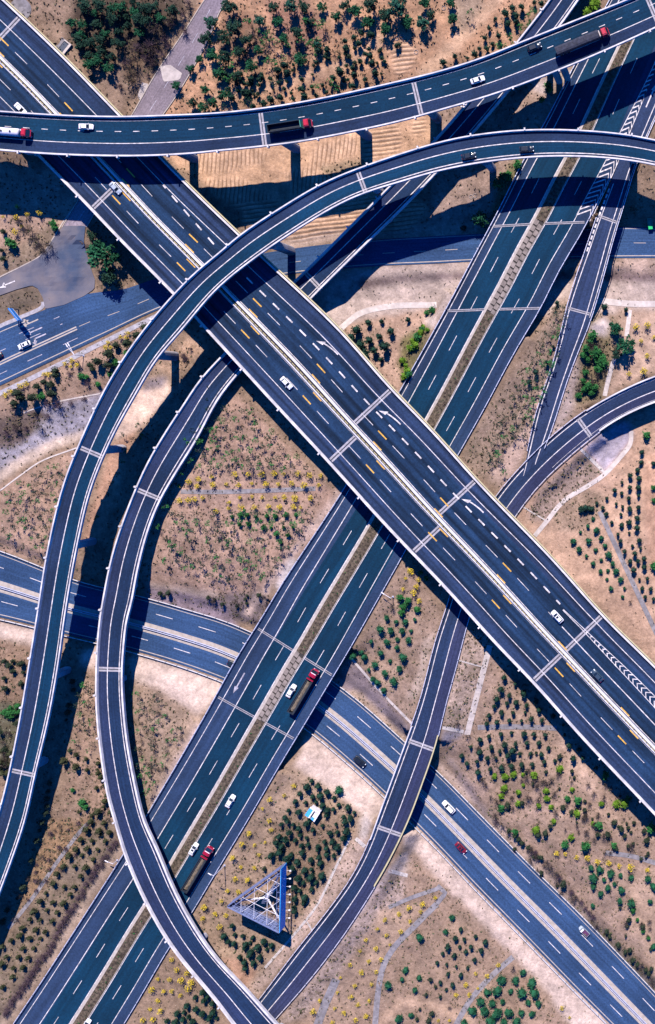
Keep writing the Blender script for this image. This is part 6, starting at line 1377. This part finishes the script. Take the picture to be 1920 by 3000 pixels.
many('cone', X0, 1800, "740 1315 690 1390 775 1395 490 960 537 990 610 1020 690 1050 455 1030 537 1075 613 1095 690 1120", 'conical olive shrub on the strip between the two ramps at the left', 'conical shrubs between the two ramps', .95)
many('green', X0, 1800, "510 1240 575 1330 600 1360", 'green bush in the rubble between the two ramps at the left', 'green bushes between the two ramps', 1.1)
many('dusty', X0, 1800, "30 330 90 330 28 450 90 400 160 410 145 490 35 520 150 345 60 360", 'dark bush left of the curved ramp, below the low expressway', 'dark bushes at the left edge', 1.25)
many('cone', X0, 1800, "15 960 75 980 10 1040 65 1060 50 1120 20 1120", 'conical shrub at the left edge beside the curved ramp', 'conical shrubs at the left edge', .95)
many('green', X0, 1800, "70 660 100 690 55 700 120 650 85 720 30 690 130 690", 'low green undergrowth bush at the left edge beside the curved ramp', 'low undergrowth at the left edge', 1.0)
many('dusty', X0, 1800, "515 470 520 530 490 640 480 690 465 745 350 1190 340 1250 330 1300 330 1350 320 1400", 'dusty bush in the shadow of the curved ramp', 'bushes in the shadow of the curved ramp', 1.0)
many('dusty', X0, 2400, "300 20 280 80 260 150 220 290 160 480 120 560 50 640 20 720", 'dusty bush in the shadow of the curved ramp, lower left', 'bushes in the ramp shadow, lower left', 1.0)
many('ever', X1, 600, "1060 830 1155 820 1340 810 978 880 1220 890 940 930 1065 955 1140 930 1005 985 1103 1025 1178 1000 1148 1090 1040 1050", 'dark round bush in the small planting between wide viaduct and expressway, below the cream path', 'dark bushes below the cream path', 1.35)
many('lime', X1, 600, "1440 860 1470 880 1420 900 1370 960 1390 990 1350 1010 1300 1100 1320 1130 1330 1170 1310 1210", 'bright green bush in the strip along the left edge of the expressway', 'bright green strip beside the expressway', 1.05)
many('green', X1, 600, "1430 880 1380 1000 1340 1190 1510 745 1470 760 1400 930", 'darker green bush in the strip along the left edge of the expressway', 'darker bushes beside the expressway', 1.1)
l9, g9 = 'small dark shrub in the sandy plantation at the top', 'shrubs in the top plantation'
many('ever', X1, 0, "1090 150 1170 130 1010 230 955 265 990 305 1080 245 895 290 770 340 710 360 690 440 755 400 1145 350 1070 395 1000 430 1090 450 1155 410 950 480 865 510 965 530 810 550 890 565 1035 560 1110 520 735 600 945 605 590 630 765 650 660 610 690 675 515 655 530 700 440 690 375 705 320 730 610 680 470 460 420 495 490 515 310 545 370 555 285 600 190 590 140 640 75 625 185 650 10 650 100 690 245 750 900 345 160 520 45 520 230 560 130 590 20 690", l9, g9, 1.1)
many('sap', X1, 0, "370 270 420 310 490 330 330 250 460 400 400 440 350 420 590 300 640 310 700 290 60 560 120 540 30 500 690 600 830 620 790 590 90 460", 'spindly young tree in the top plantation, ringed by earth', 'young trees in the top plantation', .9, .1, 2.4)
many('ever', X2, 0, "485 95 535 55 600 50 560 110 415 135 500 165 370 200 437 255 340 270 390 310 303 345 355 345 268 385 215 410 130 395 45 440 560 160 740 30 690 20", 'small dark shrub on the bank between the sandy track and the ramp, top right', 'shrubs right of the sandy track', 1.1)
many('sap', X2, 0, "580 180 610 200 640 110 680 70 510 265 470 320 440 320 610 290 520 300 650 170 240 90", 'spindly young tree on the bank right of the sandy track', 'young trees right of the sandy track', .9, .1, 2.4)
many('lime', X2, 0, "1100 40 1060 80 1110 10 1130 20", 'bright green bush between ramp and expressway at the top right', 'bright bushes at the top right', 1.3)
many('green', X2, 0, "790 630 740 700 780 600 570 1160 480 1250 500 1230 440 1290 420 1300", 'green bush on the ground between the two upper ramps, right', 'green bushes between the upper ramps', 1.4)
many('bare', X0, 600, "320 330 350 290 130 110 200 180 245 240 280 290", 'leafless bush on the planted corner above the junction, left', 'leafless bushes above the junction', 1.35)
many('green', X0, 600, "370 130 385 160 60 260 80 280", 'green bush on the planted corner above the junction, left', 'green bushes above the junction', 1.3)
many('dusty', X0, 600, "10 320 15 380 20 190", 'dark bush at the left edge above the junction', 'dark bushes at the left edge', 1.4)
many('yellow', X0, 600, "195 65 275 55 110 85 20 85 152 150 100 190 120 10", 'yellow bush on the planted corner in the upper left', 'yellow bushes in the upper left', 1.05)
many('dusty', X0, 600, "770 1050 690 1105 630 1130 765 1130 385 1200 350 1270 260 1280 230 1360 150 1360 360 1330 815 990 1020 860 900 975 970 920 650 1160 390 1170 130 1330 310 1250 100 1400", 'dark bush on the bank below the sidewalk at the left', 'dark bushes below the sidewalk', 1.5)
many('green', X0, 600, "815 1110 890 1045 775 1190 575 1210 610 1210 690 1265 290 1350", 'small bright green bush on the bank below the sidewalk at the left', 'bright bushes below the sidewalk', 1.0)
many('yellow', X0, 600, "900 905 845 935 890 935 757 970 745 1005 780 1005 503 1100 498 1140 547 1132 460 1120 310 1195 342 1195 183 1260 145 1280 70 1315 35 1340", 'yellow bush on the bank below the sidewalk at the left', 'yellow bushes below the sidewalk', .85)
many('barep', X0, 600, "610 1250 480 1190 830 1120 590 1370 330 1400 400 1410 90 1430 500 1400 1300 1080 1340 1020 1290 1060", 'low leafless purple bush on the bank at the left', 'leafless purple bushes at the left', 1.2)
many('green', X2, 600, "1050 1010 1100 920 1060 1090 1150 1100 1050 1180 1040 1300 1090 1320 1180 1120 1030 1240 1000 1340 1080 960 1120 1040 1030 1060 1170 1080 1140 1150 1070 1270 1110 1290", 'green bush in the thicket between slip road and pale drain', 'thicket by the slip road', 1.35)
many('bare', X2, 600, "1100 1000 1150 1050 1130 1200 1180 1180 1090 1230 1000 1280 1150 1000", 'brown bush in the thicket between slip road and pale drain', 'brown bushes by the slip road', 1.3)
many('ever', X2, 600, "1185 720 1335 740", 'dark bush by the cream path on the right river bank', 'two dark bushes by the cream path', 1.35)
many('yellow', X2, 600, "1407 860 1485 850 1440 960 1530 935 1485 1065 1460 1170 1355 1190", 'yellow bush at the right edge beside the big tree', 'yellow bushes by the big tree', 1.05)
many('ever', X2, 600, "850 690 190 170 780 1110 800 1030 820 1000 650 1250 700 1180", 'small dark bush beside the slip road', 'small bushes beside the slip road', .9)
# purple leafless hedge along the lower left verge, and along the low expressway's lower right bank
for i in range(46):
    u = i / 45; x_, y_ = np.interp(u, [0, .2, .5, 1], [337, 262, 150, 12]), np.interp(u, [0, .2, .5, 1], [2468, 2580, 2770, 2975]); plant('barep', x_ + RG.uniform(-5, 5), y_ + RG.uniform(-5, 5), 'leafless purple bush in the hedge along the dirt track, lower left', 'purple hedge, lower left', 1.15)
for i in range(34):
    u = i / 33; x_, y_ = np.interp(u, [0, .4, .7, 1], [1450, 1600, 1740, 1930]), np.interp(u, [0, .4, .7, 1], [2395, 2530, 2690, 2890]); plant(RG.choice(['barep', 'dusty', 'bare']), x_ + RG.uniform(-9, 9), y_ + RG.uniform(-7, 7), 'scrubby bush on the bank above the low expressway, lower right', 'scrub above the low expressway', 1.05)
def scatter(keys, poly, n, label, group, s=1.0):
    ps = np.array(poly, float); (x0, y0), (x1, y1) = ps.min(0), ps.max(0); k = 0; tr = 0
    while k < n and tr < 5000:
        tr += 1; a, b = RG.uniform(x0, x1), RG.uniform(y0, y1); c = False; j = len(poly) - 1
        for i in range(len(poly)):
            if (poly[i][1] > b) != (poly[j][1] > b) and a < (poly[j][0] - poly[i][0]) * (b - poly[i][1]) / (poly[j][1] - poly[i][1]) + poly[i][0]: c = not c
            j = i
        if c: plant(RG.choice(keys), a, b, label, group, s * RG.uniform(.6, 1.25)); k += 1
scatter(['bare', 'barep'], [(130, 2400), (285, 2410), (230, 2500), (80, 2640), (30, 2720)], 26, 'scrubby bush in the rubble beside the curved ramp, lower left', 'scrub in the rubble, lower left', .8)
scatter(['dusty', 'bare', 'leafy'][:2], [(0, 2070), (60, 2070), (30, 2240), (0, 2260)], 14, 'scrubby bush left of the curved ramp at the left edge', 'scrub at the left edge', 1.1)
scatter(['barep', 'bare'], [(0, 1265), (110, 1205), (150, 1215), (70, 1300), (0, 1330)], 7, 'leafless bush above the rubble bank at the left', 'leafless bushes by the rubble bank', 1.1)
scatter(['bare', 'barep'], [(440, 120), (560, 10), (520, 130), (440, 240), (350, 260), (330, 210)], 26, 'leafless bush on the slope between wood and side lane', 'leafless bushes by the side lane', 1.3)
scatter(['bare'], [(1330, 2110), (1560, 2260), (1780, 2420), (1880, 2540), (1700, 2500), (1500, 2400), (1380, 2240)], 34, 'leafless bush in the lime bush planting, lower right', 'leafless bushes in the lime planting', .8)
scatter(['sapd', 'ever'], [(560, 320), (760, 200), (900, 180), (760, 300), (640, 325)], 22, 'young tree between the thick stand and the upper ramp', 'young trees above the upper ramp', .9)
scatter(['bare', 'dusty'], [(1430, 2400), (1560, 2480), (1700, 2640), (1660, 2640), (1520, 2500)], 16, 'scrubby bush on the verge right of the low expressway', 'scrub right of the low expressway', .9)
scatter(['bare', 'dusty'], [(440, 1730), (620, 1750), (780, 1740), (760, 1790), (620, 1770), (440, 1745)], 18, 'scrubby bush on the dark slope above the low expressway', 'scrub on the dark slope', .9)
scatter(['bare'], [(390, 2040), (470, 2060), (560, 2130), (470, 2330), (410, 2280)], 14, 'leafless bush between narrow ramp and expressway', 'leafless bushes by the narrow ramp', .7)
scatter(['ever', 'ever', 'dusty'], [(700, 240), (900, 150), (1200, 120), (1130, 230), (900, 290), (720, 310)], 46, 'small dark shrub scattered between the rows of the top plantation', 'scattered shrubs in the top plantation', .8)
scatter(['bare', 'sap'], [(680, 60), (1000, 60), (1000, 180), (760, 220), (690, 200)], 30, 'spindly bush between the trees of the top plantation', 'spindly bushes in the top plantation', .9)
scatter(['dusty', 'bare', 'leafy'][:2], [(1500, 2230), (1640, 2180), (1900, 2430), (1910, 2540), (1760, 2480), (1560, 2380)], 34, 'dull scrubby bush in the loose planting below the wide viaduct, lower right', 'scrub in the loose planting, lower right', .85)
scatter(['bare', 'dusty'], [(1790, 2640), (1910, 2620), (1910, 2880), (1850, 2800)], 14, 'scrubby bush on the slope at the right edge, lower right', 'scrub on the lower right slope', .9)
scatter(['cone', 'bare'], [(230, 2380), (300, 2130), (330, 2250), (350, 2400), (300, 2450)], 14, 'olive shrub on the strip left of the narrow ramp', 'olive shrubs left of the narrow ramp', .8)
# regular planting grids
def grid(key, poly, ax, ay, label, group, s=1.0, jit=4, skip=.12, avoid=(), hc=2.4, ang=0.0):
    ps = np.array(poly, float); x0, y0 = ps.min(0); x1, y1 = ps.max(0)
    def ins(X, Y, p):
        c = False; j = len(p) - 1
        for i in range(len(p)):
            if (p[i][1] > Y) != (p[j][1] > Y) and X < (p[j][0] - p[i][0]) * (Y - p[i][1]) / (p[j][1] - p[i][1]) + p[i][0]: c = not c
            j = i
        return c
    r = 0; Y = y0
    while Y < y1:
        X = x0 + (ax / 2 if r % 2 else 0)
        while X < x1:
            a, b = X + RG.uniform(-jit, jit), Y + RG.uniform(-jit, jit)
            if ins(a, b, poly) and RG.random() > skip and not any(ins(a, b, q) for q in avoid): plant(key if isinstance(key, str) else RG.choice(key), a, b, label, group, s * RG.uniform(.8, 1.15), hc)
            X += ax
        Y += ay; r += 1
bandY = [(400, 1378), (1000, 1378), (1000, 1500), (400, 1500)]
grid(['sap', 'sapd'], [(722, 1180), (958, 1425), (900, 1540), (790, 1690), (640, 1715), (470, 1650), (480, 1540), (560, 1320), (600, 1260)], 31, 27, 'thin young tree with a leafy tip in the triangular plantation', 'young trees in the triangular plantation', .92, 6, .1, (bandY,))
grid(['sap', 'sapd'], [(0, 1450), (60, 1400), (215, 1315), (195, 1400), (150, 1520), (135, 1620), (60, 1610), (0, 1560)], 28, 26, 'thin young tree on the hill left of the curved ramp', 'young trees left of the curved ramp', .85, 6, .1)
grid(['sapd', 'sapd', 'sap'], [(1640, 900), (1675, 900), (1640, 1040), (1560, 1240), (1480, 1390), (1400, 1350), (1500, 1140)], 27, 27, 'spindly bare stemmed tree between expressway and slip road', 'spindly trees between expressway and slip road', .95, 6, .15)
grid(['sapd', 'sap'], [(390, 2010), (450, 2020), (560, 2110), (500, 2240), (440, 2330), (400, 2260)], 25, 26, 'spindly young tree between the narrow ramp and the expressway', 'spindly trees beside the narrow ramp', .8, 6, .3)
grid(['sapd', 'sap'], [(240, 1980), (285, 1980), (290, 2120), (310, 2190), (205, 2210), (220, 2060)], 26, 28, 'spindly young tree on the strip between the two left ramps', 'spindly trees between the two ramps', .8, 6, .2)
grid(['sapd', 'sap'], [(360, 1270), (440, 1180), (430, 1240), (350, 1440), (280, 1540), (300, 1420)], 30, 34, 'spindly young tree in the shade between the two left ramps', 'spindly trees in the ramp shade', .8, 6, .25)
grid(['sapd', 'sap'], [(560, 1240), (620, 1130), (680, 1190), (560, 1350), (480, 1560), (440, 1600), (500, 1400)], 30, 32, 'spindly young tree in the shade right of the narrow ramp', 'spindly trees shaded by the narrow ramp', .85, 6, .3)

# ---- trees: one of each kind with trunk and crown, copied
def tree_proto(seed, rx, hh, mt, n=620, lf=.34, kindname='tree', sparse=False):
    rg = random.Random(seed); root = empty(kindname); mb = MB(); mb.tube((0, 0, -.6), (.1, 0, hh * .45), .26, .18, 8); mb.tube((.1, 0, hh * .45), (0, .1, hh * .85), .18, .06, 6); pts = []
    k = 11
    for i in range(k):
        t = 6.28 * i / k + rg.uniform(-.3, .3); u = rg.uniform(.35, .82); z_ = hh * rg.uniform(.38, .82); e = np.array([rx * u * math.cos(t), rx * u * math.sin(t), z_]); mb.tube((0, 0, z_ * .6), e, .10, .03, 5); pts.append(e)
    mb.build('trunk', M['trunk'], root); mb = MB()
    if not sparse: core(mb, rg, (0, 0, hh * .6), (rx * .34, rx * .34, hh * .26))
    for e in pts: leaves(mb, rg, e, (rx * rg.uniform(.22, .42), rx * rg.uniform(.22, .42), hh * .13), int(n / k * rg.uniform(.5, 1.3)), lf)
    leaves(mb, rg, (0, 0, hh * .72), (rx * .62, rx * .62, hh * .25), n // 4, lf)
    mb.build('crown', mt, root); return root
TP = {'pine': [tree_proto(s_, 2.7, 7.0, M['lf_pine']) for s_ in (1, 2)], 'leafy': [tree_proto(s_, 2.7, 6.0, M['lf_tree'], 700) for s_ in (3, 4)], 'wood': [tree_proto(s_, 2.9, 6.5, M['lf_dark'], 560) for s_ in (5, 6)], 'sparse': [tree_proto(s_, 2.4, 5.0, M['lf_olive'], 170, .2, sparse=True) for s_ in (7,)]}
used = set()
def tree(kd, px, py, dpx, label, group=None):
    r = RG.randrange(len(TP[kd])); p = TP[kd][r]; o = p if (kd, r) not in used else copy_tree(p); used.add((kd, r)); s = dpx / 46.0 * RG.uniform(.78, 1.0); zz = 8.0; hc = 4.2 * s
    for _ in range(4): q = P(px, py, zz + hc); zz = ground(q[0], q[1])
    o.location = (q[0], q[1], zz); o.scale = (s, s, s * RG.uniform(.9, 1.15)); o.rotation_euler = (0, 0, RG.random() * 6.28); tag(o, label, 'tree', group); return o
tg_ = 'trees at the top of the photo'
for px, py, d, k, lb in ((619, 66, 46, 'pine', 'loose crowned pine beside the side lane at the top'), (557, 200, 34, 'leafy', 'small bright tree leaning over the lower end of the side lane'), (584, 172, 32, 'leafy', 'small tree just above the one leaning over the side lane'), (515, 249, 32, 'leafy', 'lowest small tree at the edge of the side lane'), (669, 20, 56, 'wood', 'dark tree at the top edge right of the side lane'), (682, 79, 60, 'wood', 'broad dark tree in the cluster right of the side lane'), (652, 108, 48, 'wood', 'dark tree at the left of the cluster beside the side lane'), (756, 145, 34, 'leafy', 'slim dark green tree above the row of small shrubs, top'), (723, 116, 42, 'wood', 'dark tree at the right of the cluster beside the side lane'), (852, 17, 46, 'pine', 'pine at the top edge left of centre'), (941, 19, 34, 'leafy', 'small leafy tree at the top edge near the centre'), (985, 48, 36, 'leafy', 'bright green round tree with a long shadow near the top centre'), (873, 96, 46, 'wood', 'dark tree above the bright round tree of the sandy plantation'), (877, 170, 44, 'leafy', 'bright green round tree in the middle of the sandy plantation'), (989, 152, 32, 'sparse', 'thin olive tree beside the earth bank in the sandy plantation'), (1165, 18, 70, 'pine', 'broad pine at the top edge right of centre'), (1130, 40, 50, 'wood', 'dark tree left of the broad pine at the top'), (1238, 66, 46, 'pine', 'pine with a star shaped shadow near the sandy track'), (1118, 118, 28, 'sparse', 'thin almost bare tree left of the oval furrowed patch'), (1245, 8, 38, 'leafy', 'small tree at the top edge above the star shadowed pine'), (1326, 54, 36, 'leafy', 'narrow tree with a long feathery shadow left of the sandy track'), (1321, 6, 34, 'leafy', 'tree cut by the top edge beside the sandy track'),
                            (292, 745, 104, 'leafy', 'big dark green tree at the junction on the left'), (322, 812, 58, 'wood', 'dark lower tree behind the big tree at the junction'), (268, 690, 34, 'wood', 'small dark tree above the big tree at the junction'), (345, 835, 44, 'sparse', 'thin grey green tree at the kerb beside the big junction tree'), (1804, 962, 54, 'leafy', 'big green tree right of the pale drain, upper one of two'), (1833, 1012, 58, 'leafy', 'big green tree right of the pale drain, lower one of two'), (1807, 1035, 40, 'wood', 'darker tree between the two halves of the pale drain'), (1407, 640, 50, 'leafy', 'pale green tree left of the expressway bridge by the ground road'), (1471, 528, 44, 'leafy', 'bright leafy tree in the gap between curved ramp and expressway'), (1858, 612, 34, 'sparse', 'pale tree in the shade beside the slip road near the right edge'), (1625, 905, 40, 'sparse', 'leafless looking tree at the bridge end between expressway and slip road')): tree(k, px, py, d, lb, tg_ if py < 300 else None)
wood = "205 70 235 95 250 40 262 120 285 70 300 20 310 100 330 55 345 130 355 15 370 80 395 40 410 95 430 60 240 75 275 40 345 95 370 45 410 60 290 120 260 190 335 20 225 110 300 150 325 170 280 175 265 160 450 20 470 55 250 10 390 5 420 20 320 195 500 25 230 130"
v = [float(q) for q in wood.split()]
for a, b in zip(v[::2], v[1::2]): tree('wood' if RG.random() < .7 else 'leafy', a + RG.uniform(-5, 5), b + RG.uniform(-5, 5), RG.uniform(28, 46), 'dark tree in the dense little wood between viaduct and side lane, top left', 'trees of the little wood')
for a, b in ((540, 90), (480, 110), (440, 130), (400, 140), (425, 165), (500, 60), (550, 10), (535, 40), (455, 85)): plant('barep' if RG.random() < .6 else 'bare', a, b, 'leafless bush at the edge of the little wood, top left', 'leafless bushes by the wood', 1.7)
more = "600 110 50 620 160 46 655 170 46 700 150 44 640 215 40 690 225 40 735 190 36 600 262 34 660 275 34 720 275 32 563 300 34 592 312 32 625 300 30"
v = [float(q) for q in more.split()]
for a, b, c in zip(v[::3], v[1::3], v[2::3]): tree(RG.choice(['wood', 'wood', 'leafy']), a, b, c, 'dark tree in the thick stand right of the side lane, top', 'trees right of the side lane')
more = "760 60 34 812 60 36 830 112 40 905 62 36 930 130 32 800 20 38 1040 30 44 1075 62 42 1085 12 50 1190 62 46 1262 42 38 1010 14 36 1130 85 36 890 20 36"
v = [float(q) for q in more.split()]
for a, b, c in zip(v[::3], v[1::3], v[2::3]): tree(RG.choice(['wood', 'pine', 'leafy']), a, b, c, 'scattered tree in the sandy plantation along the top edge', 'scattered trees along the top edge')
for kd in TP:
    for i, p in enumerate(TP[kd]):
        if (kd, i) not in used: 
            for ch in list(p.children): bpy.data.objects.remove(ch)
            bpy.data.objects.remove(p)
# small plants along the expressway median
rg = random.Random(8)
mm = MB(); leaves(mm, rg, (0, 0, .25), (.3, .3, .25), 22, .12); mo = mm.build('median_plant', M['lf_green'], re_); first = True
for a, b in ((0, eB1a), (eB1b, eB2a), (eB2b, E_.len)):
    t = a + 2
    while t < b:
        q = E_.at(t, fk(f_m1)(t) + .04 + rg.random() * .08, .1); o = mo if first else mo.copy(); first or COL.objects.link(o); first = False; o.location = q; s = rg.uniform(.6, 1.3); o.scale = (s, s, s); o.rotation_euler = (0, 0, rg.random() * 6); t += rg.uniform(2.6, 6)
mm = MB(); rg = random.Random(21)
for a, b in ((0, eB1a), (eB1b, eB2a), (eB2b, E_.len)):
    t = a + 1
    while t < b:
        for u in (.30, .72):
            q = E_.at(t + rg.uniform(-.6, .6), fk(f_m1)(t) + .03 + (fk(f_m2)(t) - fk(f_m1)(t) - .036) * u, .15); leaves(mm, rg, q + [0, 0, .12], (.45, .45, .22), 7, .2, rg.choice((0, 0, 1)))
        t += 1.5
o = mm.build('median_scrub', [M['twig'], M['lf_dark2']], re_); o['kind'] = 'stuff'
# dry grass tufts over all the open soil
rt_ = np.random.RandomState(5); nT = 15000
cand = np.where(core_mask & ~onroad & (vx > -60) & (vx < 1990) & (vy > -60) & (vy < 3070))[0]
cand = cand[~inside([(0, 816), (120, 752), (186, 650), (260, 640), (285, 830), (190, 893), (112, 845), (0, 866)])[cand] & (tuft[cand] > .12)]; pr = tuft[cand] ** 1.4; pick = rt_.choice(cand, nT, p=pr / pr.sum()); cx_ = x[pick] + rt_.uniform(-.3, .3, nT); cy_ = y[pick] + rt_.uniform(-.3, .3, nT); cz_ = z[pick]
vs, mi = [], []
for k in range(3):
    an = rt_.uniform(0, 6.28, nT); L_ = rt_.uniform(.10, .30, nT) * (.6 + tuft[pick]); hh = rt_.uniform(.15, .45, nT); dx, dy = np.cos(an) * L_, np.sin(an) * L_; ox, oy = rt_.uniform(-.25, .25, nT), rt_.uniform(-.25, .25, nT)
    vs.append(np.stack([np.stack([cx_ + ox - dx, cy_ + oy - dy, cz_ - .05], 1), np.stack([cx_ + ox + dx, cy_ + oy + dy, cz_ - .05], 1), np.stack([cx_ + ox + dx * .8 - dy * .7, cy_ + oy + dy * .8 + dx * .7, cz_ + hh], 1), np.stack([cx_ + ox - dx * .8 - dy * .7, cy_ + oy - dy * .8 + dx * .7, cz_ + hh], 1)], 1).reshape(-1, 3)); mi.append(rt_.randint(0, 3, nT))
vs = np.concatenate(vs); me = bpy.data.meshes.new('dry_grass'); nq = len(vs) // 4
me.vertices.add(len(vs)); me.vertices.foreach_set('co', vs.ravel()); me.loops.add(nq * 4); me.polygons.add(nq); me.loops.foreach_set('vertex_index', np.arange(nq * 4, dtype=np.int32)); me.polygons.foreach_set('loop_start', np.arange(0, nq * 4, 4, dtype=np.int32))
for mname, c in (('dry_straw', (.17, .125, .075)), ('dead_grass', (.085, .065, .045)), ('dull_green_grass', (.06, .07, .03))): me.materials.append(mat(mname, c, .95, .3, .4))
me.polygons.foreach_set('material_index', np.concatenate(mi).astype(np.int32)); me.update(calc_edges=True)
o = bpy.data.objects.new('dry_grass', me); COL.objects.link(o); tag(o, 'dry grass tufts scattered over the bare soil', 'grass', kind='stuff')
